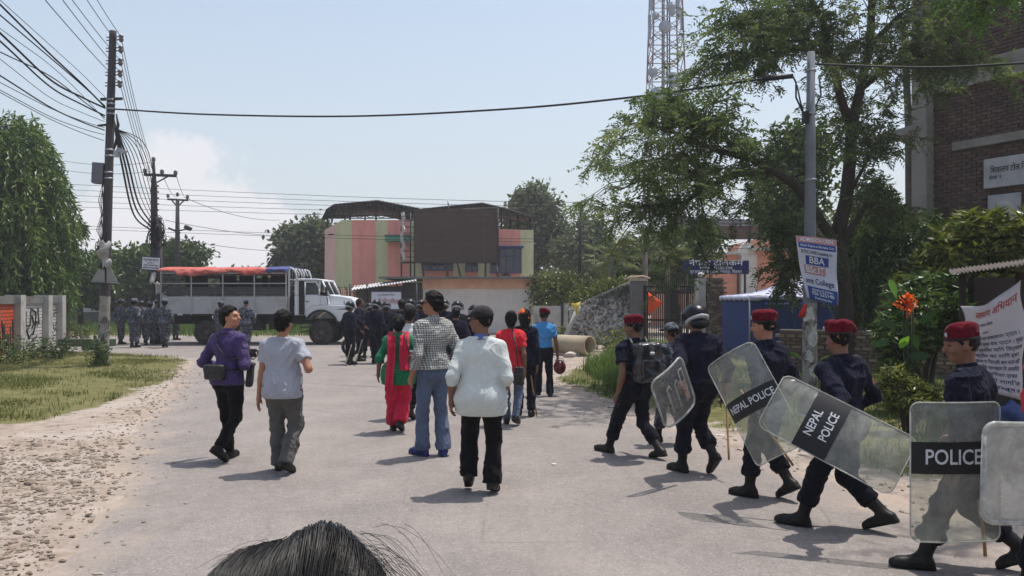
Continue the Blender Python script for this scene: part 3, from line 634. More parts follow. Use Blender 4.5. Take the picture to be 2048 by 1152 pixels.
gt = empty('iron_gate', P(1342, 700, 27.6), 'black iron gate with vertical bars and a diamond lattice band', 'gate')
Yg = 27.6; xs = np.linspace(P(1291, 0, Yg)[0], P(1394, 0, Yg)[0], 25)
zb, zl, zt = .12, P(0, 585, Yg)[2], P(0, 574, Yg)[2]
for i, x in enumerate(xs): MB().bx(x - .016, x + .016, Yg - .016, Yg + .016, zb, zl - .02).build('bar', M_black, gt)
m = MB()
for i in range(len(xs) - 1):
    a, b = xs[i], xs[i + 1]; m.tube([(a, Yg, zl), (b, Yg, zt)], .012, 4); m.tube([(b, Yg + .02, zl), (a, Yg + .02, zt)], .012, 4)
m.build('lattice_band', M_black, gt)
for z in (zl - .01, zt + .01, zb, 1.0): MB().bx(xs[0], xs[-1], Yg - .034, Yg - .018, z - .03, z + .03).build('rail', M_black, gt)
for x in (xs[0] - .04, (xs[0] + xs[-1]) / 2, xs[-1] + .04): MB().bx(x - .04, x + .04, Yg - .035, Yg + .035, .02, zt + .06).build('stile', M_black, gt)
sg = empty('spear_fence', P(1370, 600, 31), 'second black spear topped gate leaf standing behind the lattice gate', 'gate')
for i in range(20):
    px = 1325 + i * 4; zz = P(0, 560 - 14 * math.sin(i / 19 * math.pi / 2 + .3), 31)[2]; x = P(px, 0, 31)[0]
    MB().bx(x - .015, x + .015, 30.985, 31.015, .1, zz).tube([(x, 31, zz), (x, 31, zz + .12)], [.03, .002], 5).build('bar', M_black, sg)
MB().bx(P(1323, 0, 31)[0], P(1403, 0, 31)[0], 30.95, 30.98, 2.05, 2.11).build('rail', M_black, sg)
fl = MB(); fl.sheet([[P(1297 + 28 * s * (1 - .0 * j), (592 - 8) + (40 * s * .55) + j * (44 * (1 - s) + 1), 27.3 + .05 * math.sin(s * 5 + j)) for j in np.linspace(0, 1, 4)] for s in np.linspace(0, 1, 9)])
fo = fl.build('pennant', mat('orange_cloth', C(232, 78, 40), .8, .1, 8, .1)); fo.modifiers.new('t', 'SOLIDIFY').thickness = .01; tag(fo, 'orange triangular flag hung on the iron gate', 'flag')
# right gatepost of broken brick
gp = empty('brick_gatepost', P(1425, 700, 26.6), 'broken gatepost of rough dark bricks with one plastered edge', 'gatepost')
MB().bx(P(1397, 0, 26.6)[0], P(1411, 0, 26.6)[0], 26.55, 27.2, 0, P(0, 556, 26.6)[2]).build('plaster_edge', M_conc, gp)
c = P(1402, 552, 26.6); MB().lathe([(.001, -.05), (.1, -.02), (.12, .05), (.08, .11), (.001, .13)], c, n=10).build('cap_ball', M_white, gp)
M_bk = mat('dark_brick', C(112, 96, 84), .95, .35, 4, .4, 30, dirt=C(46, 42, 40), dirt_amt=.7, coord='Position')
M_bk2 = mat('pale_brick', C(150, 134, 116), .95, .25, 4, .4, 30, dirt=C(70, 64, 58), dirt_amt=.6, coord='Position')
MB().bx(P(1412, 0, 26.7)[0], P(1447, 0, 26.7)[0], 26.75, 27.3, 0, P(0, 556, 26.7)[2]).build('core', M_conc_d, gp)
me_b = [np_mesh('brick', np.array([(-.11, -.06, -.035), (.11, -.05, -.035), (.11, .06, -.035), (-.11, .06, -.035), (-.105, -.055, .035), (.108, -.06, .033), (.11, .06, .035), (-.11, .06, .036)]) * s, np.array([(3, 2, 1, 0), (4, 5, 6, 7), (0, 1, 5, 4), (1, 2, 6, 5), (2, 3, 7, 6), (3, 0, 4, 7)]), mm) for s, mm in ((1., M_bk), (.92, M_bk2), (1.06, M_bk))]
for r in range(29):
    for c in range(3):
        x = P(1412, 0, 26.7)[0] + .02 + c * .235 + (.11 if r % 2 else 0) ; z = .06 + r * .083
        if x > P(1449, 0, 26.7)[0] or random.random() < .08: continue
        o = link('brick', random.choice(me_b), gp, A(x + random.uniform(-.015, .015), 26.72 - random.uniform(0, .05), z)); o.rotation_euler = (random.uniform(-.05, .05), random.uniform(-.06, .06), random.uniform(-.12, .12))
# telecom sign
ts = empty('telecom_sign', P(1432, 548, 30), 'long navy sign with white NEPAL TELECOM lettering above the gate', 'sign')
p0, p1 = P(1366, 548, 30), P(1498, 521, 30)
MB().bx(p0[0], p1[0], 30, 30.08, p0[2], p1[2]).build('board', mat('navy_sign', C(32, 36, 92), .6, .1, 3, 0), ts)
cx = (p0[0] + p1[0]) / 2
text('नेपाल टेिलकम', .3, (cx, 30, p1[2] - .1), XR_, UP, M_whtxt, ts, width=2.1, off=.006)
text('NEPAL TELECOM', .15, (cx, 30, p1[2] - .295), XR_, UP, M_whtxt, ts, width=1.25, off=.006)
text('दूर सञ्चार कार्यालय भरतपुर, िचतवन', .16, (cx, 30, p1[2] - .44), XR_, UP, M_whtxt, ts, width=2.0, off=.006)
for px in (1374, 1490): MB().tube([P(px, 700, 30.15), P(px, 522, 30.15)], .05, 6).build('post', M_steel, ts)
# ================================================================== PEACH OFFICE BEHIND THE GATE
YO = 44.0
po = empty('peach_office', P(1520, 0, YO) * (1, 1, 0), 'low peach office with concrete eaves behind the telecom gate', 'building')
def ob(px0, px1, py0, py1, dy, m, name, y=YO):
    a, b = P(px0, py1, y), P(px1, py0, y); return MB().bx(a[0], b[0], y - dy, y + 6, max(0, a[2]), b[2]).build(name, m, po)
M_peach2 = mat('faded_peach', C(206, 142, 118), .92, .15, 1.5, .2, 20, dirt=C(120, 90, 78), dirt_amt=.6)
ob(1340, 1474, 510, 660, 0, M_peach2, 'wall'); ob(1512, 1720, 492, 660, .0, M_peach2, 'wall')
ob(1335, 1476, 506, 510, .4, M_conc, 'eave'); ob(1494, 1726, 497, 502, 1.0, M_conc, 'eave'); ob(1480, 1511, 510, 660, .3, M_white, 'column')
m = MB(); c = P(1495, 510, YO - .3); m.prism([c + (.47 * math.cos(a), 0, .72 * math.sin(a)) for a in np.linspace(0, math.pi, 16)], (0, .3, 0)); m.build('arch_gable', M_white, po)
ob(1514, 1720, 478, 491.6, .1, M_peach2, 'parapet')
m = MB(); a, b = P(1345, 432, 50), P(1720, 446, 50); corr(m, P(1340, 432, 50), P(1720, 450, 50), P(1730, 466, 60), P(1345, 455, 60), 60, .04); o = m.build('roof', mat('blue_sheet', C(108, 128, 170), .5, .12, 2, .05, metal=.1), po); o.modifiers.new('t', 'SOLIDIFY').thickness = .04
MB().bx(P(1345, 0, 51)[0], P(1720, 0, 51)[0], 51, 51.4, P(0, 478, 51)[2], P(0, 452, 51)[2]).build('roof_fascia', mat('brown_fascia', C(84, 72, 66), .8, .25, 2, .2), po)
for px in (1365, 1430, 1500, 1590, 1660): MB().tube([P(px, 510, 50.8), P(px, 440, 50.8)], .07, 6).build('roof_post', M_steel, po)
# ================================================================== LATTICE MAST
YT = 62.0
mt = empty('telecom_mast', P(1331, 0, YT) * (1, 1, 0), 'tall red and white lattice telecom mast behind the tree', 'mast')
M_mr = mat('mast_red', C(134, 104, 112), .7, .15, 5, 0); M_mw = mat('mast_white', C(176, 178, 188), .7, .1, 5, 0)
mc = P(1331, 0, YT); zmax = P(0, -330, YT)[2]; hw0, hw1 = 1.8, .74
def mcorner(i, z): w = hw0 + (hw1 - hw0) * z / zmax; s = ((-1, -1), (1, -1), (1, 1), (-1, 1))[i]; return A(mc[0] + s[0] * w, YT + s[1] * w, z)
NS = 26; zz = np.linspace(0, zmax, NS + 1)
for i in range(4):
    for b in range(4):
        za, zc = zmax * b / 4, zmax * (b + 1) / 4; MB().tube([mcorner(i, za), mcorner(i, zc)], .06, 6).build('leg', M_mr if b % 2 == 0 else M_mw, mt)
for b in range(NS):
    m = MB(); z0, z1 = zz[b], zz[b + 1]
    for i in range(4):
        j = (i + 1) % 4; m.tube([mcorner(i, z0), mcorner(j, z1)], .035, 4); m.tube([mcorner(j, z0), mcorner(i, z1)], .035, 4); m.tube([mcorner(i, z1), mcorner(j, z1)], .04, 4)
    m.build('bracing', M_mr if (b // 3) % 2 == 0 else M_mw, mt)
m = MB()
for dx in (-.35, -.2, .1, .3): m.tube([(mc[0] + dx, YT - .3, 0), (mc[0] + dx * .8, YT - .3, zmax)], .06, 5)
m.build('feeder_cables', M_steel, mt)
for px, py, r in ((1341, 12, .38), (1331, 52, .5), (1346, 22, .3), (1312, 30, .3), (1306, 142, .4), (1316, 190, .7), (1350, 158, .6)):
    c = P(px, py, YT - 1.6); m = MB(); m.lathe([(.01, .06), (r * .6, .0), (r, -.12), (r * 1.02, -.2), (r * .97, -.2), (r * .5, -.04), (.01, 0)], c, (random.uniform(-.5, .5), -1, .05), 16); m.tube([c, c + (0, .9, 0)], .05, 5); m.build('dish', M_galv, mt)
for px, y0, y1 in ((1299, 30, 78), (1364, 16, 60), (1356, -10, 40), (1303, -20, 20)): a, b = P(px, y1, YT - 1), P(px, y0, YT - 1); MB().box((a + b) / 2, (.24, .14, b[2] - a[2])).build('panel_antenna', M_galv, mt)
# ================================================================== BLUE TENT
YN = 22.0
te = empty('blue_tent', P(1560, 0, YN) * (1, 1, 0), 'blue walled tent with a pale canopy roof behind the roadside pole', 'tent')
M_tblue = mat('tent_blue', C(36, 58, 112), .75, .12, 2, .15, 14, dirt=C(34, 44, 84), dirt_amt=.5)
M_tcan = mat('tent_canopy', C(180, 182, 206), .7, .06, 2, .1, 14, dirt=C(160, 146, 140), dirt_amt=.4)
a, b = P(1504, 592, YN), P(1720, 592, YN); D = 3.2; zt = a[2]
g = []
for i in range(49):
    s = i / 48; x = a[0] + (b[0] - a[0]) * s; w = .05 * math.sin(i * 1.9) + .03 * math.sin(i * 4.3)
    g.append([(x, YN + w * (1 - j / 8), zt * j / 8) for j in range(9)])
m = MB().sheet(g); m.sheet([[(a[0], YN + k * D / 6 , zt * j / 8) for j in range(9)] for k in range(7)]); o = m.build('wall_cloth', M_tblue, te); o.modifiers.new('t', 'SOLIDIFY').thickness = .012
ap = P(1600, 550, YN + D / 2); corn = [A(a[0] - .06, YN - .06, zt), A(b[0] + .06, YN - .06, zt), A(b[0] + .06, YN + D, zt), A(a[0] - .06, YN + D, zt)]
m = MB()
for i in range(4):
    p, q = corn[i], corn[(i + 1) % 4]; g = []
    for u in np.linspace(0, 1, 13):
        row = []
        for s in np.linspace(0, 1, 17):
            e = p + (q - p) * s; k = e + (ap - e) * u; k = k + A(0, 0, -.30 * math.sin(u * math.pi) * .5 + .02 * math.sin(s * 22 + u * 7) * (1 - u)); row.append(k)
        g.append(row)
    m.sheet(g)
    m.sheet([[p + (q - p) * s - A(0, 0, .0) for s in np.linspace(0, 1, 17)], [p + (q - p) * s - A(0, 0, .12 + .03 * math.sin(s * 40)) for s in np.linspace(0, 1, 17)]])
o = m.build('canopy', M_tcan, te); o.modifiers.new('t', 'SOLIDIFY').thickness = .012
for c in corn[:2]: MB().tube([(c[0], c[1] + .08, 0), (c[0], c[1] + .08, zt)], .025, 6).build('tent_pole', M_galv, te)
for x0, x1 in ((1530, 1570), (1600, 1622)):
    a_, b_ = P(x0, 650, YN), P(x1, 612, YN); m = MB(); m.bx(a_[0], b_[0], YN - .14, YN - .1, a_[2], b_[2]); m.tube([(a_[0] - .05, YN - .15, b_[2] + .05), ((a_[0] + b_[0]) / 2, YN - .17, b_[2] + .03), (b_[0] + .05, YN - .15, b_[2] + .05)], .05, 6); m.build('window_flap', mat('tent_mesh', C(56, 62, 78) if x0 > 1540 else C(34, 56, 112), .8, .2, 9, .1), te)
# low dark brick wall on the right verge
lbw = MB(); lb0, lb1 = P(1560, 0, 18.2), P(2150, 0, 15.5)
dlb = unit(A(lb1[0] - lb0[0], lb1[1] - lb0[1], 0)); R_l = np.array([dlb, np.cross(UP, dlb), UP]).T; Llb = np.linalg.norm((lb1 - lb0)[:2])
zt = 1.05
lo = empty('low_brick_wall', (lb0[0], lb0[1], 0), 'low dark mossy brick wall behind the roadside pole', 'wall')
MB().box(A(lb0[0], lb0[1], 0) + dlb * Llb / 2 + np.cross(UP, dlb) * .1 + UP * zt / 2, (Llb, .2, zt), 0, R_l).build('core', M_conc_d, lo)
ang = math.atan2(dlb[1], dlb[0]); k = 0
for r in range(int(zt / .083)):
    for c in range(int(Llb / .25)):
        if k > 295: break
        if r < 2: continue
        s = c * .25 + (.12 if r % 2 else 0)
        o = link('brick', me_b[(r * 7 + c * 3) % 3], lo, A(lb0[0], lb0[1], 0) + dlb * s + UP * (.06 + r * .085) + np.cross(UP, dlb) * random.uniform(-.012, .012)); o.rotation_euler = (0, 0, ang + random.uniform(-.03, .03)); k += 1
# ================================================================== CONCRETE PIPE, LEANING POST
pp0, pp1 = P(1108, 692, 24.6), P(1190, 692, 23.9); r = .30
ax = unit(A(pp1[0] - pp0[0], pp1[1] - pp0[1] - .5, 0)); c0 = A(pp0[0], pp0[1], r + .03)
Lp = 1.45
m = MB(); m.lathe([(r - .055, 0), (r, 0), (r, Lp), (r - .055, Lp), (r - .055, .02)], c0, ax, 32)
o = m.build('concrete_pipe', mat('pipe_concrete', C(166, 152, 130), .9, .12, 2, .2, 20, dirt=C(110, 98, 84), dirt_amt=.5)); tag(o, 'short concrete drain pipe lying before the rubble wall', 'pipe')
for px, py, s, lb in ((1140, 715, .22, 'pale flat rock under the concrete pipe'), (1157, 712, .26, 'broken white rock beside the concrete pipe mouth')):
    g = G(px, py); V2, F2 = subdiv(ico * RNG.uniform(.7, 1.2, (12, 1)) * (s, s * .8, s * .6), icf); o = np_obj('rock', V2 + g + (0, 0, s * .3), F2, mat('pale_rock', C(180, 172, 164), .9, .2, 6, .4), wloc=g); tag(o, lb, 'rock')
lp = MB(); a, b = P(1133, 668, 27), P(1158, 612, 27); lp.tube([a * (1, 1, 0) + (0, 0, -.0), a, b], .075, 8); o = lp.build('leaning_post', M_conc); tag(o, 'grey post leaning against the rubble wall', 'post')
fl = MB(); fl.sheet([[P(1142, 606, 26.8), P(1151, 607, 26.75), P(1161, 603, 26.8)], [P(1148, 617, 26.8), P(1152, 617, 26.74), P(1157, 616, 26.8)], [P(1152, 628, 26.8), P(1153, 628, 26.76), P(1154, 628, 26.8)]]); fo = fl.build('pennant', mat('yellow_cloth', C(206, 178, 80), .8, .15, 9, .1)); fo.modifiers.new('t', 'SOLIDIFY').thickness = .01; tag(fo, 'small yellow and white pennant tied to the leaning post', 'flag')
# ================================================================== BRICK BUILDING AT RIGHT
kb0 = P(1868, 0, 20.3) * (1, 1, 0); bd = unit(A(.47, -.88, 0)); bnrm = A(-bd[1], bd[0], 0)   # wall runs towards the camera
if bnrm[0] > 0: bnrm = -bnrm
R_b = np.array([bd, np.cross(UP, bd), UP]).T
rb = empty('brick_building', kb0, 'unfinished tall brick building with concrete corner column on the right', 'building')
Lw, Hw = 9.0, 11.5
M_bcore = mat('mortar', C(96, 82, 76), .95, .25, 2, .4, 30, dirt=C(56, 50, 48), dirt_amt=.7)
MB().box(kb0 + bd * Lw / 2 - bnrm * .2 + UP * Hw / 2, (Lw, .36, Hw), 0, R_b).build('wall_core', M_bcore, rb)
MB().box(kb0 - bd * .02 - bnrm * 3.0 + UP * Hw / 2, (.35, 5.6, Hw), 0, R_b).build('side_wall', M_bcore, rb)
M_col = mat('column_concrete', C(136, 134, 128), .92, .2, 2, .3, 25, dirt=C(84, 80, 76), dirt_amt=.6)
MB().box(kb0 - bd * .22 + bnrm * .05 + UP * Hw / 2, (.42, .5, Hw), 0, R_b).build('corner_column', M_col, rb)
def wz(px, py):      # wall point through a pixel
    k = (px - 1024) / F_PX; s = (k * kb0[1] - kb0[0]) / (bd[0] - k * bd[1]); p = kb0 + bd * s; return s, CAM_H + (Y_HOR - py) / F_PX * p[1]
M_rb = [mat('red_brick_a', C(88, 70, 64), .95, .25, 5, .4, 30, dirt=C(64, 48, 46), dirt_amt=.7, coord='Position'), mat('red_brick_b', C(78, 64, 60), .95, .25, 5, .4, 30, dirt=C(58, 46, 44), dirt_amt=.7, coord='Position'), mat('red_brick_c', C(96, 80, 72), .95, .25, 5, .4, 30, dirt=C(66, 54, 50), dirt_amt=.7, coord='Position')]
bv = np.array([(-.115, -.05, -.036), (.115, -.05, -.036), (.115, .05, -.036), (-.115, .05, -.036), (-.115, -.05, .036), (.115, -.05, .036), (.115, .05, .036), (-.115, .05, .036)])
bf6 = np.array([(3, 2, 1, 0), (4, 5, 6, 7), (0, 1, 5, 4), (1, 2, 6, 5), (2, 3, 7, 6), (3, 0, 4, 7)])
me_r = [np_mesh('brick', bv, bf6, mm) for mm in M_rb]
slots = []
for r in range(int(2.2 / .09), int(Hw / .09)):
    for c in range(int(5.2 / .25)):
        s = .12 + c * .25 + (.125 if r % 2 else 0); z = r * .09 + .04; p = kb0 + bd * s + UP * z
        slots.append((p, s, z))
def onscreen(p): u, w = 1024 + F_PX * p[0] / p[1], Y_HOR - (p[2] - CAM_H) / p[1] * F_PX; return 1840 < u < 2060 and -10 < w < 470
vis = [q for q in slots if onscreen(q[0]) and 200 < Y_HOR - (q[0][2] - CAM_H) / q[0][1] * F_PX < 440][:300]
_vi = set(id(q) for q in vis); rest = [q for q in slots if id(q) not in _vi]; angb = math.atan2(bd[1], bd[0])
for p, s, z in vis:
    o = link('brick', random.choice(me_r), rb, p + bnrm * random.uniform(-.035, -.02)); o.rotation_euler = (0, 0, angb)
m = [MB(), MB(), MB()]
for p, s, z in rest: m[random.randrange(3)].box(p + bnrm * random.uniform(-.035, -.02), (.23, .1, .072), 0, R_b)
VV = MB()
for i in range(3):
    VV.V += m[i].V; VV.F += [[k + VV.n for k in f] for f in m[i].F]; VV.M += [i] * len(m[i].F); VV.S += m[i].S; VV.n += m[i].n
o = VV.build('upper_bricks', M_rb, rb); o['kind'] = 'stuff'
for py0, py1, e in ((138, 182, .07), (288, 304, .06)):      # concrete bands
    s0, z0 = wz(1900, py1); s1, z1 = wz(1900, py0); MB().box(kb0 + bd * (Lw / 2 + (.0 if py0 < 200 else .55)) + bnrm * (e - .05) + UP * (z0 + z1) / 2, (Lw, .2, z1 - z0), 0, R_b).build('concrete_band', M_col, rb)
zc = P(0, 262, 20.5)[2]; m = MB(); q = kb0 - bd * .2
m.prism([q + bnrm * .3 + UP * zc, q - bd * 1.25 - bnrm * .1 + UP * (zc - .02), q - bd * 1.25 - bnrm * 2.6 + UP * (zc + .06), q - bnrm * 2.6 + UP * (zc + .06)], (0, 0, .2)); m.build('canopy_slab', M_col, rb)
def plaque(px0, px1, py0, py1, name, m_, e=.07):
    s0, z0 = wz(px0, py1); s1, _ = wz(px1, py1); _, z1 = wz(px0, py0)
    return MB().box(kb0 + bd * (s0 + s1) / 2 + bnrm * e + UP * (z0 + z1) / 2, (abs(s1 - s0), .05, z1 - z0), 0, R_b).build(name, m_, rb), kb0 + bd * (s0 + s1) / 2 + bnrm * (e + .026) + UP * (z0 + z1) / 2, abs(s1 - s0), z1 - z0
for _n in ('boundary_wall', 'far_wall', 'plot_wall', 'old_stone_wall', 'low_brick_wall', 'iron_gate', 'spear_fence', 'rusty_fence', 'striped_building', 'shop_block', 'peach_office', 'brick_building'): bpy.data.objects[_n]['kind'] = 'thing'
M_plq = mat('chalky_board', C(176, 176, 182), .9, .1, 3, .1, dirt=C(104, 102, 108), dirt_amt=.6)
_, c, w_, h_ = plaque(1972, 2110, 320, 378, 'notice_board', M_plq); xd_ = bd
text('िशवालय टोल िन', .2, c + UP * .06 - bd * .2, xd_, UP, M_blktxt, rb, width=.85, off=.004); text('सेवा २', .13, c - UP * .12 - bd * .5, xd_, UP, M_blktxt, rb, width=.3, off=.004)
_, c, w_, h_ = plaque(1980, 2045, 392, 452, 'round_plaque', M_plq)
m = MB(); m.lathe([(.001, .06), (.2, .05), (.3, .03), (.3, 0)], c + bnrm * -.0 - UP * .1, bnrm, 24); m.build('plaque_disc', M_conc, rb)
for i in range(7): MB().tube([kb0 + bd * (.3 + i * .55) + bnrm * .1 + UP * (P(0, 440, 20)[2] + .2 * (i % 3)), kb0 + bd * (.3 + i * .55) + bnrm * .25 + UP * (P(0, 440, 20)[2] + .2 * (i % 3))], .03, 5).build('scaffold_stub', M_black, rb)
# ================================================================== LEFT UTILITY POLE
YP = 19.9
b0 = G(206, 735); t0 = P(226, 62, YP); pv = t0 - b0
up_ = empty('utility_pole', b0, 'tall dark concrete utility pole with insulators and a meter box on the left verge', 'utility pole')
def pp(py): s = (P(0, py, YP)[2]) / t0[2]; return b0 + pv * s
MB().tube([b0 - (0, 0, .1), pp(600), pp(400), pp(200), pp(70), t0], [.135, .122, .11, .098, .088, .085], 14).build('shaft', M_pole, up_)
for i, py in enumerate((77, 99, 124, 147, 168)):
    c = pp(py); q = c + (.24, -.05, 0); m = MB(); m.tube([c + (-.16, 0, .03), c + (.2, -.05, .03)], .015, 5); m.tube([c + (-.16, 0, -.05), c + (.2, -.05, -.05)], .015, 5); m.build('bracket', M_steel, up_)
    m = MB(); m.lathe([(.01, .08), (.05, .07), (.06, .02), (.04, 0), (.065, -.04), (.045, -.09), (.01, -.12)], q, n=12); m.build('insulator', M_porc, up_)
for py in (200, 208, 218, 228, 300, 312, 345, 357): c = pp(py); MB().tube([c - (0, 0, .02), c + (0, 0, .02)], (.107 if py < 250 else .114), 14).build('steel_band', M_galv, up_)
c = pp(199); MB().tube([c + (-.25, -.02, 0), c + (.3, -.02, .02)], .04, 6).build('clamp', M_steel, up_); c = pp(252); MB().tube([c + (-.28, -.05, 0), c + (-.05, -.1, .01)], .03, 6).build('clamp', M_steel, up_)
MB().box(P(198, 347, YP), (.26, .3, .52), 0, rotz(.2) @ roty(.05)).build('meter_box', mat('box_grey', C(98, 100, 108), .6, .15, 5, .1, metal=.2), up_)
MB().box(P(206, 352, YP), (.12, .08, .1)).build('box_bracket', M_steel, up_)
m = MB(); m.box(P(243, 302, YP - .1), (.22, .12, .1), 0, roty(.4)); m.box(P(234, 308, YP - .1), (.1, .1, .16)); m.build('street_lamp', M_galv, up_)
m = MB()
for s in range(5):
    x = random.uniform(-2, 2); m.tube([P(206 + x, 368, YP - .1), P(197 + s * 3, 400 + s * 5, YP - .15), P(204 + x, 430, YP - .15), P(193 + s * 3, 460, YP - .2), P(206, 490, YP - .17)], .008, 5)
for s in range(9):
    a = random.uniform(0, 6.3); m.tube([P(208, 478, YP - .17), P(198 + 6 * math.cos(a), 484 + 6 * math.sin(a), YP - .25), P(194 + 4 * math.cos(a), 496 + 4 * math.sin(a), YP - .25), P(200, 508, YP - .22), P(206, 500, YP - .17)], .012, 5)
for s in range(7):
    m.tube([P(233, 228 + s, YP - .05), P(237 + random.uniform(-3, 3), 250, YP - .15), P(232 + random.uniform(-3, 3), 285, YP - .15), P(228, 300, YP - .1)], .014, 5)
m.build('cable_loops', M_wire, up_)
# two flared sheet boards wrapped about the pole
def crumple(poly_rows, amp, seed): g = np.array(poly_rows); n = vnoise(g.reshape(-1, 3) * 5, seed).reshape(g.shape[:2]); g[..., 1] += n * amp; g[..., 0] += n * amp * .3; return g
for tri in ([(209, 516), (181, 565), (209, 566)], [(213, 516), (213, 567), (236, 567)]): MB().prism([P(x, y, YP - .21) for x, y in tri], (0, .012, 0)).build('sheet_board', mat('dull_sheet', C(138, 136, 134), .7, .12, 4, .15, 14, dirt=C(96, 92, 88)), up_)
rows = []
for i in range(26):
    s = i / 25; py = 484 + s * 50; hw = 6 + 5 * math.sin(s * 3.0) + 2 * math.sin(s * 17)
    rows.append([P(210 + hw * u + 3 * math.sin(s * 9), py + 3 * math.sin(u * 4 + i * .7), YP - .27 - .06 * (1 - u * u)) for u in np.linspace(-1, 1, 17)])
o = MB().sheet(crumple(rows, .11, 3)).build('plastic_wrap', mat('dull_plastic', C(150, 149, 148), .6, .15, 9, .2, 20, dirt=C(110, 106, 102)), up_); o.modifiers.new('t', 'SOLIDIFY').thickness = .01
m = MB(); m.tube([P(181, 566, YP - .26), P(236, 568, YP - .26)], .03, 6); m.build('board_rail', M_steel, up_)
m = MB(); c = pp(532); m.lathe([(.06, -.12), (.1, -.02), (.1, .1), (.05, .14)], c + (.02, -.2, 0), (.8, -.4, .1), 12); m.build('floodlight', M_black, up_)
t = NT('flaking_paint'); v = t.coord('Position'); M_flake = t.done(t.bsdf(t.mix(t.ramp(t.noise(t.mapping(v, (1, 1, .6)), 7, 8, .72), [(.42, (0, 0, 0)), (.52, (1, 1, 1))]), C(74, 70, 70), t.mix(t.noise(v, 30, 4), C(124, 120, 116), C(160, 156, 150))), .9, 0, t.bump(t.noise(v, 24, 5), .4, .01), .15))
rows = [[pp(py) + A(math.sin(a), -math.cos(a), 0) * (np.interp(py, [590, 735], [.1225, .135]) + .004) for a in np.linspace(-3.1, 3.1, 25)] for py in np.linspace(592, 726, 12)]
MB().sheet(rows).build('flaking_paint', M_flake, up_)
# ---- second pole cluster (crossarm), sign, third pole
def wire(pts, r, label, group, n=24, m=M_wire, name='overhead_wire'):
    pts = [np.asarray(p, float) for p in pts]
    if len(pts) == 2 or len(pts) == 3:
        a, b = pts[0], pts[-1]; c = pts[1] if len(pts) == 3 else (a + b) / 2 - (0, 0, .02 * np.linalg.norm(b - a)); c = 2 * c - (a + b) / 2
        pts = [(1 - s) ** 2 * a + 2 * s * (1 - s) * c + s * s * b for s in np.linspace(0, 1, n)]
    elif len(pts) > 3:
        q = np.array([2 * pts[0] - pts[1], *pts, 2 * pts[-1] - pts[-2]]); out = []
        for i in range(1, len(q) - 2):
            for s in np.linspace(0, 1, 8, endpoint=False): a, b, c, d = q[i - 1:i + 3]; out.append(.5 * (2 * b + (c - a) * s + (2 * a - 5 * b + 4 * c - d) * s * s + (3 * b - a - 3 * c + d) * s ** 3))
        pts = out + [pts[-1]]
    o = MB().tube(pts, r, 6).build(name, m); return tag(o, label, 'wire', group)
ORD = ['topmost', 'second', 'third', 'fourth', 'fifth', 'sixth', 'lowest', 'eighth', 'ninth']
Y2 = 30.5
u2 = empty('crossarm_pole', G(310, 686) * (1, 1, 0), 'concrete crossarm pole tangled with cables behind the soldiers', 'utility pole')
MB().tube([P(308, 690, Y2) * (1, 1, 0), P(309, 500, Y2), P(308, 375, Y2), P(308, 345, Y2), P(307, 322, Y2)], [.16, .14, .12, .06, .05], 10).build('shaft', M_pole, u2)
MB().tube([P(318, 690, Y2 - .1) * (1, 1, 0), P(318, 560, Y2 - .1), P(317, 435, Y2 - .1)], [.15, .14, .12], 10).build('stub_shaft', M_pole, u2)
m = MB(); m.box((P(289, 349, Y2 - .1) + P(352, 352, Y2 - .1)) / 2, (1.26, .1, .1), 0, roty(.04)); m.tube([P(314, 365, Y2 - .1), P(336, 353, Y2 - .12)], .03, 5); m.build('crossarm', M_steel, u2)
for px, py in ((307, 320), (290, 343), (324, 345), (351, 347)):
    m = MB(); m.lathe([(.02, -.1), (.06, -.04), (.09, 0), (.06, .03), (.085, .07), (.05, .11), (.01, .13)], P(px, py, Y2 - .1), n=10); m.build('insulator', M_porc, u2)
m = MB()
for s in range(26):
    a = random.uniform(0, 6.3); r = random.uniform(.15, .34); c = P(316 + random.uniform(-4, 4), 455 + random.uniform(-15, 30), Y2 - .2)
    m.tube([c + (r * math.cos(a + k), -.05 * k, r * 1.3 * math.sin(a + k)) for k in np.linspace(0, random.uniform(2.5, 6), 9)], .014, 4)
m.build('cable_tangle', M_wire, u2)
for s in range(5):
    rows = [[P(302 + 6 * u + 10 * (s % 3) , 545 + s * 20 + 16 * k + 2 * math.sin(u * 5), Y2 - .3 - .04 * math.sin(u * 3 + s)) for u in np.linspace(0, 1.6, 6)] for k in np.linspace(0, 1.4, 6)]
    o = MB().sheet(crumple(rows, .1, s)).build('bill_poster', M_paper, u2); o.modifiers.new('t', 'SOLIDIFY').thickness = .01
m = MB()
for i, py in enumerate((372, 384, 396, 408, 420)): m.box(P(313, py, Y2 - .05), (.16, .1, .06))
m.build('side_insulators', M_porc, u2)
ds = empty('direction_sign', P(303, 541, 29.6), 'tilted white direction sign with dark script and a double arrow', 'sign')
c = P(302, 527, 29.6); xd = unit(A(1, 0, -.06)); ud = unit(A(.06, 0, 1)); R_s = np.array([xd, A(0, 1, 0), ud]).T
MB().box(c, (.66, .03, .46), 0, R_s).build('board', M_signw, ds)
MB().box(c + (0, .02, 0), (.7, .02, .5), 0, R_s).build('border', M_navytxt, ds)
text('भरतपुर िशक्षा निसंङ होम', .12, c + (0, -.016, .13), xd, ud, M_navytxt, ds, width=.58); text('दुरभाष नं', .08, c + (0, -.016, .02), xd, ud, M_navytxt, ds, width=.25); text('राष्ट्रिय आवासीय स्कूल', .1, c + (0, -.016, -.08), xd, ud, M_navytxt, ds, width=.56)
m = MB(); q = c + (0, -.018, -.17); m.box(q, (.5, .006, .03), 0, R_s); m.prism([q + xd * .25 + ud * .035, q + xd * .31, q + xd * .25 - ud * .035], (0, -.006, 0)); m.prism([q - xd * .25 - ud * .035, q - xd * .31, q - xd * .25 + ud * .035], (0, -.006, 0)); m.build('arrow', M_blktxt, ds)
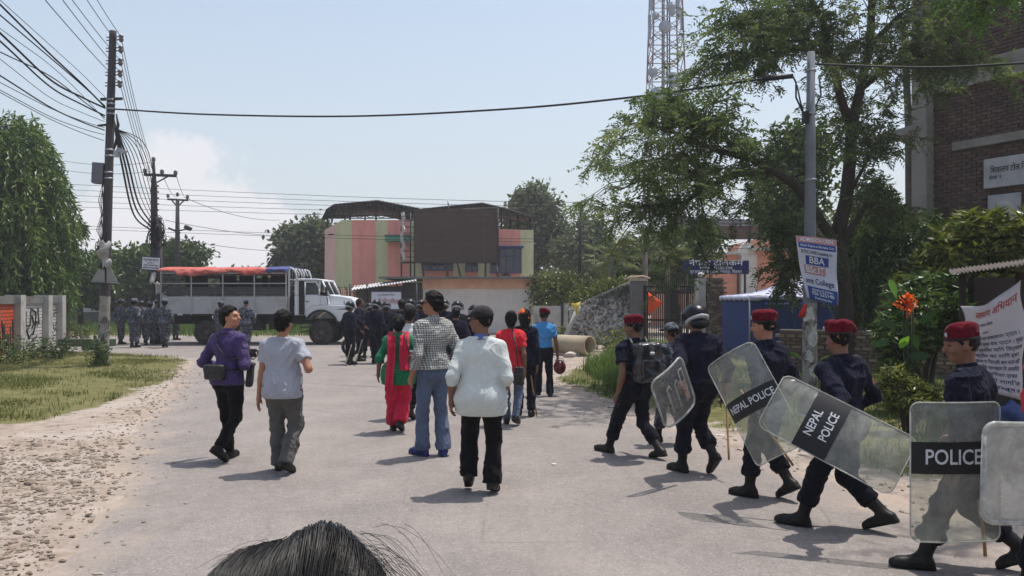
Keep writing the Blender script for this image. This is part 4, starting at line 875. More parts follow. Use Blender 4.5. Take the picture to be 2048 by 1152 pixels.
Y3 = 44
u3 = empty('small_crossarm_pole', P(355, 0, Y3) * (1, 1, 0), 'slim pole with V braced crossarm and street lamp above the treetops', 'utility pole')
MB().tube([P(356, 0, Y3) * (1, 1, 0), P(355, 480, Y3), P(355, 400, Y3)], [.17, .14, .1], 8).build('shaft', M_pole, u3)
m = MB(); m.tube([P(335, 398.5, Y3), P(376, 400.5, Y3)], .06, 6); m.tube([P(355, 414, Y3), P(343, 400, Y3)], .04, 5); m.tube([P(355, 414, Y3), P(368, 401, Y3)], .04, 5); m.build('crossarm', M_steel, u3)
m = MB(); m.tube([P(337, 456, Y3), P(360, 466, Y3)], .06, 6); m.tube([P(355, 462, Y3), P(374, 458, Y3 - .5)], .04, 6); m.box(P(376, 456, Y3 - .6), (.3, .4, .2), 0, roty(.5)); m.build('street_lamp', M_steel, u3)
for px, py in ((336, 394), (355, 391), (375, 396)): MB().lathe([(.03, -.05), (.1, 0), (.07, .06), (.1, .1), (.01, .2)], P(px, py, Y3), n=8).build('insulator', M_porc, u3)
Y4 = 38
u4 = empty('wooden_pole', P(1161, 0, Y4) * (1, 1, 0), 'slim dark pole beside the round hedge', 'utility pole')
MB().tube([P(1158, 0, Y4) * (1, 1, 0), P(1159, 560, Y4), P(1163, 405, Y4)], [.12, .1, .07], 8).build('shaft', M_black, u4)
m = MB(); m.tube([P(1146, 412, Y4), P(1163, 405, Y4), P(1186, 395, Y4 - 1)], .05, 6); m.build('arm', M_galv, u4)
# ---- wires
for ko, (py, ex) in enumerate(((77, 203), (99, 187), (124, 164), (147, 150), (168, 124))):
    a = pp(py) + (.24, -.05, .02); z = a[2] + .05; Y = (z - CAM_H) * F_PX / Y_HOR; b = A((ex - 1024) / F_PX * Y, Y, z); d = (b - a); e = a + d * 5.2
    wire([a, e], .0085, 'thin bare wire running over the viewer from the %s pole insulator' % ORD[ko], 'bare wires at the insulators')
    q = P(309, 340 + (py - 77) * .4, Y2); wire([a, (a + q) / 2 - (0, 0, .35), q], .0085, 'thin bare wire from the %s pole insulator down to the crossarm pole' % ORD[ko], 'bare wires between the two left poles')
for k, (ys, r, yp) in enumerate((((9, 106), .020, 215), ((30, 113), .014, 213), ((66, 157), .022, 217), ((82, 171), .018, 232), ((104, 150), .012, 236), ((151, 212), .015, 261))):
    a = pp(yp) - (.12, .05, 0); e = P(0, ys[0], 15); mid = P(100, ys[1] + 2, 17.4); far = e + (e - mid) * 2.2
    wire([a, P(165, (ys[1] + yp) / 2 + 8, 18.8), mid, e, far], r, 'thick black cable sweeping upper left from the pole, %s from the top' % ('first' if k == 0 else ORD[k]), 'thick cables left of the pole')
for k, (ys, r, yp) in enumerate((((0, 90), .007, 196), ((118, 195), .007, 244), ((57, 130), .007, 240), ((165, 216), .008, 256), ((180, 233), .008, 270), ((185, 238), .008, 282))):
    a = pp(yp) - (.12, .05, 0); e = P(0, ys[0], 15); mid = P(100, ys[1], 17.4); wire([a, P(165, (ys[1] + yp) / 2 + 6, 18.8), mid, e, e + (e - mid) * 2.2], r, 'thin black cable left of the tall pole, tied %s from the top' % ('first', 'fourth', 'second', 'third', 'fifth', 'last')[k], 'thin cables left of the pole')
for k in range(9):
    a = pp(232 + k * 3) + (.1, -.08, 0); q = P(304 + k * 1.2, 462 - k * 5, Y2 - .2)
    wire([a, P(244 + k * 5, 330 - 6 * k, 23.2), P(268 + k * 4.5, 430 - 12 * k, 27.2), q], .03 if k < 3 else .013, ('%s thick cable drooping between the two left poles' % ('leftmost', 'middle', 'rightmost')[k]) if k < 3 else '%s thin cable drooping between the two left poles' % ('leftmost', 'second', 'third', 'fourth', 'fifth', 'rightmost')[k - 3], 'drooping cables between the left poles' if k >= 3 else 'thick drooping cables between the left poles')
for i, (a, b) in enumerate(((376, 405), (387, 413), (398, 420), (410, 427), (421, 434), (458, 478), (464, 484))):
    wire([P(128, a - 8, 48), P(700, (a + b) / 2 + 3, 43), P(1162, b, Y4)], .0125, '%s level wire strung across the sky before the striped building' % ORD[i], 'level wires across the background')
    wire([P(1162, b, Y4), P(1500, b + 12, 36)], .012, '%s thin wire running from the slim dark pole into the large tree' % ORD[i], 'wires right of the slim pole')
for py, qy, w_ in ((322, 325, 'upper'), (340, 343, 'lower')): wire([P(128, py, 34), P(300, qy, 30.4)], .009, w_ + ' thin wire from the left treetop to the crossarm', 'wires left of the crossarm')
for k, (a, b) in enumerate((((376, 398), (560, 440)), ((352, 348), (376, 398)), ((324, 345), (355, 394)), ((330, 440), (640, 470)), ((322, 470), (620, 500)))): wire([P(*a, 31), P(*b, 44)], .011, ('slack wire from the slim pole lamp towards the building', 'short wire from the crossarm end to the slim pole', 'short wire from the crossarm middle to the slim pole', 'upper slanting wire from the cable tangle to the building', 'lower slanting wire from the cable tangle to the building')[k], 'slanting service wires')
wire([pp(219) + (.12, -.05, 0), P(420, 229, 18.9), P(700, 232.5, 17.6), P(1000, 219, 16.1), P(1250, 196, 15), P(1525, 158, 13.75)], .021, 'thick cable spanning the sky between the two roadside poles', None, name='span_cable')
# ================================================================== RIGHT POLE + BANNER
YR = 13.6; rb0 = G(1620, 800)
rp = empty('roadside_pole', rb0, 'grey concrete pole on the right verge with torn bills', 'utility pole')
MB().tube([rb0 - (0, 0, .1), P(1619, 620, YR), P(1621, 300, YR), P(1622, 104, YR)], [.125, .115, .085, .065], 14).build('shaft', M_pole_g, rp)
m = MB(); m.tube([P(1524, 158, YR + .1), P(1586, 152, YR)], .042, 10); m.build('cable_splice', M_wire, rp)
m = MB(); m.tube([P(1586, 153, YR), P(1592, 165, YR), P(1592, 195, YR), P(1606, 225, YR - .05), P(1612, 240, YR - .08)], .016, 6); m.tube([P(1594, 170, YR), P(1600, 200, YR), P(1609, 235, YR - .08)], .014, 6); m.tube([P(1638, 150, YR), P(1642, 190, YR), P(1630, 215, YR), P(1618, 232, YR - .1)], .015, 6); m.build('cable_loops', M_wire, rp); MB().box(P(1611, 235, YR - .06), (.09, .1, .2)).build('junction_box', M_wire, rp)
for py in (142, 228, 360): MB().tube([P(1621.5, py + 2, YR), P(1621.5, py - 2, YR)], .085 + .00006 * py, 12).build('steel_band', M_galv, rp)
wire([P(1628, 128, YR), P(1850, 135, 12.4), P(2048, 126, 11.2), P(2400, 100, 9)], .018, 'black cable from the roadside pole to the brick building', None, name='span_cable')
rows = [[P(1619.5, py, YR) + A(math.sin(a), -math.cos(a), 0) * (np.interp(py, [300, 620, 800], [.085, .115, .125]) + .004) for a in np.linspace(-3.1, 3.1, 25)] for py in np.linspace(606, 790, 14)]
MB().sheet(rows).build('torn_bills', M_flake, rp)
for i, (y0, y1, a0, a1) in enumerate(((616, 640, -1.0, .2), (650, 690, -.3, .9), (700, 722, -.9, .1), (728, 756, -.2, .8))):
    rows = [[P(1619.5, y0 + (y1 - y0) * k + 3 * math.sin(a * 5 + i), YR) + A(math.sin(a) * .1265, -math.cos(a) * .1265, 0) + A(random.uniform(-1, 1), 0, random.uniform(-1, 1)) * .010 for a in np.linspace(a0 + .3 * math.sin(k * 5 + i), a1 - .25 * math.sin(k * 7), 8)] for k in np.linspace(0, 1, 9)]
    MB().sheet(rows).build('bill_poster', M_paper, rp)
cb = empty('college_banner', P(1632, 605, YR - .2), 'white college admission banner tied to the roadside pole', 'banner')
BW, BH = 82., 138.
def ban(u, w):      # u 0..1 across, w 0..1 down -> point
    px = 1591 + 83 * u - 0 + 0 * w + (22 * w ** 1.5) * (1 - u) ; py = 471 + 9 * u + (124 + 8 * u) * w
    return P(px, py, YR - .16) + A(0, -.03 * math.sin(u * 5 + w * 3) - .02 * math.sin(w * 9), 0)
def bsheet(u0, u1, w0, w1, m_, name, off, n=16):
    rows = [[ban(u, w) + A(0, -off, 0) for u in np.linspace(u0, u1, n)] for w in np.linspace(w0, w1, n)]
    return MB().sheet(rows).build(name, m_, cb)
M_bw = mat('banner_vinyl', C(190, 190, 204), .55, .05, 3, .05, 12); M_bblue = mat('banner_blue', C(38, 68, 138), .55, .06, 3, 0); M_bred = mat('banner_faded_red', C(176, 128, 128), .6, .08, 3, 0)
o = bsheet(0, 1, 0, 1, M_bw, 'cloth', 0, 22); o.modifiers.new('t', 'SOLIDIFY').thickness = .006
bsheet(.0, 1, .0, .1, M_bred, 'print_field', .007); bsheet(.03, .97, .1, .19, M_bblue, 'print_field', .007)
bsheet(.18, .8, .3, .44, M_bblue, 'print_field', .007); bsheet(.12, .72, .45, .59, M_bred, 'print_field', .007); bsheet(.1, .98, .79, 1., M_bblue, 'print_field', .007)
def btext(s, size, u, w, width, m_):
    o = text(s, size, (0, 0, 0), XR_, UP, m_, cb, width=width * .73, warp=lambda X, Yv: np.array([ban(u + x / .73, w - y / 1.17) + A(0, -.013, 0) for x, y in zip(X, Yv)]))
    return o
btext('ADMISSION OPEN', .1, .5, .05, .82, M_whtxt); btext('British Degree at Affordable Cost', .06, .5, .145, .84, M_whtxt); btext('BTEC HND Leading to', .085, .48, .245, .8, M_navytxt)
btext('BBA', .17, .48, .37, .42, M_whtxt); btext('BSc.IT', .17, .42, .52, .52, M_whtxt); btext('smt College', .15, .5, .7, .8, M_navytxt)
btext('Bharatpur-10, Chitwan', .06, .55, .83, .6, M_whtxt); btext('056 525146', .1, .55, .89, .66, M_whtxt); btext('Kathmandu', .06, .55, .96, .5, M_whtxt)
MB().tube([ban(-.01, .0) + A(0, .02, .01), ban(1.01, .0) + A(0, .02, .01)], .012, 6).build('top_batten', M_steel, cb)
fl = MB().sheet([[P(1611, 606, YR - .15), P(1603, 618, YR - .2), P(1596, 632, YR - .17)], [P(1613, 608, YR - .15), P(1607, 626, YR - .22), P(1602, 636, YR - .17)], [P(1615, 609, YR - .15), P(1612, 626, YR - .2), P(1610, 634, YR - .17)]]); fo = fl.build('pennant', mat('red_cloth', C(190, 40, 38), .8, .15, 9, .1)); fo.modifiers.new('t', 'SOLIDIFY').thickness = .01; tag(fo, 'small red cloth tied to the pole below the banner', 'flag')
# ================================================================== RIGHT STALL: AWNING, HANGING BANNER, SACK, TRAY
YA = 9.2
aw = empty('stall_awning', P(2000, 0, YA + 1) * (1, 1, 0), 'rusty corrugated awning over the stall at the right edge', 'awning')
m = MB(); corr(m, P(1905, 548, YA + .2), P(2150, 515, YA - 1.2), P(2130, 508, YA + 1.6), P(1897, 539, YA + 2.2), 56, .014); o = m.build('roof_sheet', mat('awning_sheet', C(120, 112, 108), .7, .2, 4, .2, metal=.2, dirt=C(84, 62, 54), dirt_amt=.6), aw); o.modifiers.new('t', 'SOLIDIFY').thickness = .006
for px, Y in ((2040, YA), (1925, YA + 1.9), (2095, YA + 1.2)): p = P(px, 545, Y); MB().tube([p * (1, 1, 0), p], .05, 8).build('post', mat('dark_wood', C(58, 48, 42), .9, .25, 9, .3), aw)
MB().bx(P(1940, 0, YA + 2.4)[0], P(2200, 0, YA + 2.4)[0], YA + 2.3, YA + 2.45, 0, 2.1).build('back_wall', mat('stall_back', C(52, 46, 44), .95, .3, 3, .3), aw)
hb = empty('hanging_banner', P(1980, 800, YA - .2), 'white cloth banner with dark script hanging under the awning', 'banner')
tl, tr, bl_, br = (1921, 612), (2040, 560), (1935, 770), (2047, 802)
def hban(u, w):
    x = (tl[0] * (1 - u) + tr[0] * u) * (1 - w) + (bl_[0] * (1 - u) + br[0] * u) * w; y = (tl[1] * (1 - u) + tr[1] * u + 18 * math.sin(u * math.pi)) * (1 - w) + (bl_[1] * (1 - u) + br[1] * u) * w
    return P(x, y, YA - .1 - .3 * u) + A(.02 * math.sin(w * 9 + u * 4), -.05 * math.sin(u * 7 + w * 3) - .02 * math.sin(w * 14 + u * 9), 0)
o = MB().sheet([[hban(u, w) for u in np.linspace(0, 1, 24)] for w in np.linspace(0, 1, 24)]).build('cloth', mat('banner_cloth', C(176, 172, 176), .85, .08, 3, .15, 30), hb); o.modifiers.new('t', 'SOLIDIFY').thickness = .006
def htext(s, size, u, w, width, m_): text(s, size, (0, 0, 0), XR_, UP, m_, hb, width=width, warp=lambda X, Yv: np.array([hban(np.clip(u + x / .7, 0, 1), np.clip(w - y / 1.2 - .0 * x, 0, 1)) + A(0, -.014, 0) for x, y in zip(X, Yv)]))
htext('जागरण अिभयान', .13, .55, .12, .55, M_redtxt); htext('पञ्चम िदवस', .05, .42, .24, .2, M_navytxt); htext('२०७२', .05, .42, .33, .1, M_navytxt)
for i, s in enumerate(('स परिवार मर्न व्यवस्थापन प्रदान ।', 'शैक्षिक िन शुल्क सेवा प्रदान । युक्त', 'पाठ्य पुस्तिका लािग िवद्यालय', 'रास्ट्रीय का लािग द्वार', 'सार्इकल रा िजन्सी कार पाउन सिह', 'सामाजिक व्याख्या िन आधािरत', 'जागृती व्यिभचार प्रचार', 'महासंघको लागि ज', 'ध्यान राख्न र')): htext(s, .062, .52, .40 + i * .066, .56 if i % 3 else .5, M_navytxt)
sk = MB(); c = P(2022, 812, YA - .6); V2, F2 = subdiv(*subdiv(ico * (.17, .14, .15), icf)); V2 = V2 + .05 * vnoise(V2 * 14, 2)[:, None] * unit_rows(V2)
o = np_obj('sack', V2 + (c[0], c[1], .49), F2, mat('blue_sack', C(46, 66, 112), .6, .25, 6, .3), smooth=True, wloc=A(c[0], c[1], .36)); tag(o, 'crumpled blue sack on the stool under the hanging banner', 'sack')
m = MB(); m.bx(c[0] - .2, c[0] + .2, c[1] - .2, c[1] + .2, .32, .365)
so = m.build('stool', MATS['dark_wood']); tag(so, 'low wooden stool carrying the blue sack', 'stool')
for dx in (-.16, .16):
    for dy in (-.16, .16): MB().bx(c[0] + dx - .02, c[0] + dx + .02, c[1] + dy - .02, c[1] + dy + .02, 0, .319).build('leg', MATS['dark_wood'], so)
g = G(1850, 915); tr_ = empty('vendor_mat', g, 'red patterned cloth spread on the verge beside the stall', 'mat')
gsheet = [[g + A(-.1 + 1.0 * u, -.2 + .9 * w, .05 + .03 * math.sin(u * 9) * math.sin(w * 7)) for u in np.linspace(0, 1, 12)] for w in np.linspace(0, 1, 12)]
o = MB().sheet(gsheet).build('cloth', mat('red_mat', C(150, 70, 70), .9, .3, 12, .3, dirt=C(190, 170, 160)), tr_); o.modifiers.new('t', 'SOLIDIFY').thickness = .02
# ================================================================== VEGETATION
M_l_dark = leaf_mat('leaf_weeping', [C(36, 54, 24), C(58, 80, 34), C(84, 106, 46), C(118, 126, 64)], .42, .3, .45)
M_l_tam = leaf_mat('leaf_feathery', [C(58, 72, 48), C(82, 96, 62), C(108, 120, 80), C(136, 140, 104)], .6, .55, .25)
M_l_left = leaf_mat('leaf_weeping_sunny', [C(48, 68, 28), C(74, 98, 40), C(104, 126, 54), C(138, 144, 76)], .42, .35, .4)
M_l_mid = leaf_mat('leaf_broad', [C(42, 58, 30), C(62, 82, 40), C(88, 106, 54), C(118, 128, 74)], .5, .3, .35)
M_l_far = leaf_mat('leaf_far_hazed', [C(66, 74, 58), C(88, 96, 74), C(110, 116, 90), C(132, 134, 108)], .65, .3, .2)  # distance haze put into the colours: leaves paler and greyer than up close
M_l_lit = leaf_mat('leaf_yellowgreen', [C(44, 58, 22), C(80, 92, 34), C(116, 122, 50), C(150, 146, 74)], .4, .3, .45)
M_l_red = leaf_mat('leaf_red', [C(60, 30, 34), C(84, 44, 44), C(70, 60, 40), C(96, 80, 60)], .5, .3, .3)
M_bark = mat('bark', C(62, 54, 48), .95, .3, 6, .6, 25, dirt=C(40, 36, 33), dirt_amt=.6)
M_bark_g = mat('bark_grey', C(96, 90, 84), .95, .25, 6, .6, 25, dirt=C(60, 56, 52), dirt_amt=.6)
def leaves(name, parent, mat_, pos, dirs, L, W, rnd, fold=.18, curl=.15):
    """diamond leaves: pos (n,3) base, dirs (n,3) axis, L, W arrays"""
    n = len(pos); d = unit_rows(dirs); r = RNG.normal(size=(n, 3)); s = unit_rows(np.cross(d, r)); nrm = np.cross(s, d)
    L = np.broadcast_to(L, n)[:, None]; W = np.broadcast_to(W, n)[:, None]
    mid = pos + d * L * .45; tip = pos + d * L - nrm * L * curl
    V = np.stack([pos, mid + s * W + nrm * W * fold, tip, mid - s * W + nrm * W * fold], 1).reshape(-1, 3)
    k = np.arange(n)[:, None] * 4
    return np_obj(name, V, k + [0, 1, 2, 3], mat_, parent, smooth=False, attrs={'rnd': np.repeat(np.clip(rnd, 0, 1), 4)})
def shell_points(n, c, r, seed, inner=.55, lump=.28, squash=None):
    """points in the outer volume of a lumpy ellipsoid"""
    d = unit_rows(RNG.normal(size=(n, 3))); k = 1 + lump * vnoise(d * 2.2 + seed * 3.1, seed) + lump * .5 * vnoise(d * 5 + seed, seed + 1)
    rr = (inner + (1 - inner) * RNG.random(n) ** .6) * k
    return np.asarray(c) + d * rr[:, None] * np.asarray(r), d, rr
def limb(m, a, b, r0, r1, wob=.1, n=6):
    a, b = np.asarray(a, float), np.asarray(b, float); L = np.linalg.norm(b - a)
    pts = [a + (b - a) * s + (RNG.normal(size=3) * wob * L * .12 if 0 < s < 1 else 0) for s in np.linspace(0, 1, n)]
    m.tube(pts, np.linspace(r0, r1, n), 7); return pts
def round_tree(name, label, base, blobs, nleaf, leafL, mat_, trunk_r=.2, group=None, seed=1, droop=.3, clump=22, parts=('trunk', 'crown')):
    root = empty(name, base, label, 'tree' if 'tree' in name else 'shrub', group); m = MB(); base = np.asarray(base, float)
    tot = sum(b[1][0] * b[1][1] * b[1][2] for b in blobs) ; top = np.mean([b[0] for b in blobs], 0)
    fork = base + (top - base) * .55; fork[2] = base[2] + (min(b[0][2] - b[1][2] * .6 for b in blobs) - base[2]) * .9 + .1
    limb(m, base - (0, 0, .1), fork, trunk_r, trunk_r * .75)
    for i, (c, r) in enumerate(blobs):
        limb(m, fork, c, trunk_r * .6, trunk_r * .15)
        for k in range(5): limb(m, np.asarray(c) - A(0, 0, r[2] * .3), np.asarray(c) + unit(RNG.normal(size=3) + (0, 0, .4)) * r * .75, trunk_r * .2, trunk_r * .05, n=4)
    m.build('trunk', M_bark, root)
    Pp, Dd, Rr = [], [], []
    for i, (c, r) in enumerate(blobs):
        share = (r[0] * r[1] * r[2]) ** .67 / sum((b[1][0] * b[1][1] * b[1][2]) ** .67 for b in blobs)
        nc = max(6, int(nleaf * share / clump)); cp, cd, cr = shell_points(nc, c, r, seed + i)
        cs = .16 * min(r) + .12
        p = np.repeat(cp, clump, 0) + RNG.normal(size=(nc * clump, 3)) * cs * (1, 1, .7); dd = np.repeat(cd, clump, 0) * .5 + RNG.normal(size=(nc * clump, 3)) * .8 - (0, 0, droop)
        Pp.append(p); Dd.append(dd); Rr.append(np.repeat(RNG.normal(.45, .2, nc), clump) + RNG.normal(0, .12, nc * clump))
    p = np.vstack(Pp); n = len(p)
    leaves('crown', root, mat_, p, np.vstack(Dd), leafL * RNG.uniform(.7, 1.3, n), leafL * .3 * RNG.uniform(.7, 1.2, n), np.concatenate(Rr)); return root
def B(px, py, Y, rx, rz, ry=None): return (P(px, py, Y), A(rx * Y / F_PX, (ry or (rx + rz) / 2) * Y / F_PX, rz * Y / F_PX))
# ---- background trees
def gp_(px, Y): return P(px, 0, Y) * (1, 1, 0)
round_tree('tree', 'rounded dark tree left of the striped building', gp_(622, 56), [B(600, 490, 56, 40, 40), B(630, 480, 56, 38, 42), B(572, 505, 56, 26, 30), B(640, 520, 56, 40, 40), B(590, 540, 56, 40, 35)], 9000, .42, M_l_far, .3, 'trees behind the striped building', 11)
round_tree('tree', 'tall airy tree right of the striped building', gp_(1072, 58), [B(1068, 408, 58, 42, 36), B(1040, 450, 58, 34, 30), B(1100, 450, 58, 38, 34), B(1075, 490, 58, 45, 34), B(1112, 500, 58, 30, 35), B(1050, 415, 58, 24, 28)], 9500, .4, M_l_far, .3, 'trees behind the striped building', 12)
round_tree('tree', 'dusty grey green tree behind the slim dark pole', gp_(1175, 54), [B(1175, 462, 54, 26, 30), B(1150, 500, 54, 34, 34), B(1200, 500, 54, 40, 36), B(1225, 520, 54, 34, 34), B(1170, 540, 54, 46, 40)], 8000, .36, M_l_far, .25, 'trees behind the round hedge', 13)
round_tree('tree', 'leafy tree behind the truck tarpaulin', gp_(350, 52), [B(345, 510, 52, 40, 26), B(385, 512, 52, 30, 26), B(300, 525, 52, 40, 34), B(330, 550, 52, 60, 40)], 7000, .36, M_l_mid, .22, 'trees beyond the cross road', 14)
round_tree('tree', 'drooping tree behind the tall utility pole', gp_(250, 50), [B(250, 545, 50, 36, 36), B(215, 530, 50, 36, 30), B(265, 520, 50, 22, 26), B(235, 580, 50, 50, 34)], 6500, .34, M_l_mid, .2, 'trees beyond the cross road', 15)
round_tree('tree', 'dark feathery tree between the left wall and the pole', gp_(160, 44), [B(165, 545, 44, 40, 30), B(140, 570, 44, 36, 36), B(190, 560, 44, 34, 36), B(150, 522, 44, 30, 20)], 8000, .28, M_l_dark, .18, 'trees beyond the cross road', 16)
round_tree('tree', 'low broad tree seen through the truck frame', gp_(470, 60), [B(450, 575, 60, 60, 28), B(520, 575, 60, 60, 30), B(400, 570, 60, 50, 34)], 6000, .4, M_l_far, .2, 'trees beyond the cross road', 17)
round_tree('hedge_shrub', 'clipped bushy hedge above the grey plot wall', gp_(1115, 38), [B(1088, 585, 38, 26, 32), B(1118, 580, 38, 30, 34), B(1150, 582, 38, 30, 34), B(1176, 590, 38, 22, 28), B(1115, 610, 37.6, 45, 26)], 9000, .17, M_l_lit, .1, None, 18)
for i, (px, py, rx, lb) in enumerate(((130, 600, 26, 'round green bush behind the low far wall at left'), (200, 605, 30, 'broad bush behind the tall utility pole foot'), (262, 606, 24, 'bush behind the camouflaged men'), (165, 590, 24, 'bush in front of the dark feathery tree'), (230, 590, 24, 'tall bush right of the utility pole'))):
    round_tree('bush_shrub', lb, gp_(px, 51.5), [B(px, py, 51.5, rx, 22), B(px + 12, py + 8, 51.5, rx * .7, 18)], 2600, .24, M_l_mid, .06, 'bushes along the far wall', 30 + i)
round_tree('yard_shrub', 'untidy green shrub spilling over the rubble wall top', gp_(1205, 30.2), [B(1175, 600, 30.2, 26, 16), B(1215, 582, 30.2, 34, 18), B(1250, 572, 30.2, 26, 14)], 3000, .15, M_l_lit, .05, None, 41)
# distant wood line
Pp, Dd = [], []
for px in range(-500, 2500, 36):
    for k in range(2):
        c, r = B(px + random.uniform(-14, 14), 577 + random.uniform(-10, 8), 85 + random.uniform(-8, 8), 34, random.uniform(18, 30)); p, d, _ = shell_points(240, c, r, random.randrange(99), .3); Pp.append(p); Dd.append(d * .5 + RNG.normal(size=d.shape))
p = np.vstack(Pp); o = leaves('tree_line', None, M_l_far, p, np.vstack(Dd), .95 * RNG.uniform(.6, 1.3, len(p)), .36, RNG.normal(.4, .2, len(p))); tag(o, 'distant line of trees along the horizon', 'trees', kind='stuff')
# ---- weeping mast trees
def weeping(name, label, base, blobs, nstr, strand, leafL, mat_=None, group=None, seed=5, tr=.12, density=16):
    root = empty(name, base, label, 'tree', group); m = MB(); base = np.asarray(base, float); top = max((b[0] for b in blobs), key=lambda q: q[2])
    tp = limb(m, base - (0, 0, .1), A(top[0], top[1], top[2]), tr, tr * .3, .04, 8)
    for c, r in blobs:
        for k in range(7): z = c[2] + random.uniform(-.7, .7) * r[2]; a = random.uniform(0, 6.3); limb(m, A(c[0], c[1], z + .2), A(c[0] + math.cos(a) * r[0] * .8, c[1] + math.sin(a) * r[1] * .8, z - .2), tr * .25, tr * .06, n=4)
    m.build('trunk', M_bark, root); Pp, Dd, Rr, Ls = [], [], [], []
    for i, (c, r) in enumerate(blobs):
        ns = int(nstr * (r[0] * r[2]) / sum(b[1][0] * b[1][2] for b in blobs)); sp, sd, _ = shell_points(ns, c, r, seed + i, .45, .18); out = sd * (1, 1, .25); k = density
        s = np.linspace(0, 1, k)[None, :, None]; ln = (strand * RNG.uniform(.6, 1.3, ns))[:, None, None]
        pts = sp[:, None] + out[:, None] * ln * (.55 * np.sqrt(s)) + A(0, 0, -1) * ln * s ** 1.6 + RNG.normal(size=(ns, k, 3)) * .02
        tang = out[:, None] * .35 + A(0, 0, -1.0) * (0.35 + s) + RNG.normal(size=(ns, k, 3)) * .55
        Pp.append(pts.reshape(-1, 3)); Dd.append(tang.reshape(-1, 3)); Rr.append((np.repeat(RNG.normal(.42, .2, ns), k) + RNG.normal(0, .1, ns * k)))
    p = np.vstack(Pp); n = len(p); leaves('crown', root, mat_ or M_l_dark, p, np.vstack(Dd), leafL * RNG.uniform(.7, 1.3, n), leafL * .14 * RNG.uniform(.8, 1.3, n), np.concatenate(Rr), .1, .2); return root
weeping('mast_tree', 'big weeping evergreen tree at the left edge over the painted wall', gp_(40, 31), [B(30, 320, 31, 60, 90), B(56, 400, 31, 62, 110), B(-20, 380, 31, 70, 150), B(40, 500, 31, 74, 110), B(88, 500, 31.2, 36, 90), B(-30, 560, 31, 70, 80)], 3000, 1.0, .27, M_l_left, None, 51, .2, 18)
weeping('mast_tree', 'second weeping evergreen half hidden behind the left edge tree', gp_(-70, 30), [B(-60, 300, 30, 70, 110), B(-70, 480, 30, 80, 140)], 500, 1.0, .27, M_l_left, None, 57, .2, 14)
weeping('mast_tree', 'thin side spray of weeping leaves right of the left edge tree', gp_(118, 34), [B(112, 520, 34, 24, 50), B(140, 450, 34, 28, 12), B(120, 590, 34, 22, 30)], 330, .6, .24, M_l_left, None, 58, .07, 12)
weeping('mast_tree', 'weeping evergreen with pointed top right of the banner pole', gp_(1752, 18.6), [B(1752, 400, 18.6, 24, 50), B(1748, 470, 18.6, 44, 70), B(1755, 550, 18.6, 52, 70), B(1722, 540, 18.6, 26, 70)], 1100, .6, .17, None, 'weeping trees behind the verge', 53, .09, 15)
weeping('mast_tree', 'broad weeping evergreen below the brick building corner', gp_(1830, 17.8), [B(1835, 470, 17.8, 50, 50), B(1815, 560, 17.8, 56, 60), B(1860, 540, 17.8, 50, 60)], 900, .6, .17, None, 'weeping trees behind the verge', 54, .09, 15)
# ---- mango-like shrub with pale shiny leaf rosettes
def mango(name, label, base, blobs, nro, leafL, mat_, seed):
    root = empty(name, base, label, 'tree'); m = MB(); base = np.asarray(base, float)
    Pp, Dd, Rr = [], [], []
    for i, (c, r) in enumerate(blobs):
        limb(m, base, c, .05, .02)
        ns = int(nro * (r[0] * r[2]) / sum(b[1][0] * b[1][2] for b in blobs)); sp, sd, _ = shell_points(ns, c, r, seed + i, .35, .3)
        for j in range(0, ns, 4): limb(m, c, sp[j], .018, .006, n=4)
        k = 13; ang = RNG.uniform(0, 6.3, (ns, k)); tl_ = RNG.uniform(-.75, .25, (ns, k)); d = np.stack([np.cos(ang), np.sin(ang), tl_], -1) + sd[:, None] * .5
        Pp.append(np.repeat(sp, k, 0) + RNG.normal(size=(ns * k, 3)) * .025); Dd.append(d.reshape(-1, 3)); Rr.append(np.repeat(RNG.normal(.5, .28, ns), k) + RNG.normal(0, .1, ns * k))
    m.build('trunk', M_bark, root); p = np.vstack(Pp); n = len(p)
    leaves('crown', root, mat_, p, np.vstack(Dd), leafL * RNG.uniform(.7, 1.25, n), leafL * .12 * RNG.uniform(.8, 1.3, n), np.concatenate(Rr), .12, .3); return root
mango('mango_tree', 'glossy mango tree with yellow green leaf sprays by the awning', gp_(1955, 12.6), [B(1905, 500, 12.6, 50, 40), B(1955, 470, 12.6, 56, 44), B(2010, 480, 12.4, 50, 40), B(1880, 560, 12.6, 60, 40), B(1960, 540, 12.6, 80, 44), B(2045, 470, 12.2, 40, 40)], 700, .23, M_l_lit, 61)
mango('leafy_shrub', 'dark leafy shrub between the banner pole and the awning', gp_(1850, 11.6), [B(1820, 640, 11.6, 60, 60), B(1885, 640, 11.6, 50, 60), B(1870, 590, 12, 70, 40), B(1800, 690, 11.4, 40, 50)], 620, .17, M_l_dark, 63)
mango('leafy_shrub', 'small variegated shrub at the verge behind the marching men', gp_(1815, 9.8), [B(1815, 790, 9.8, 44, 36), B(1790, 760, 9.8, 26, 26), B(1845, 800, 9.7, 30, 30)], 380, .1, M_l_lit, 64)
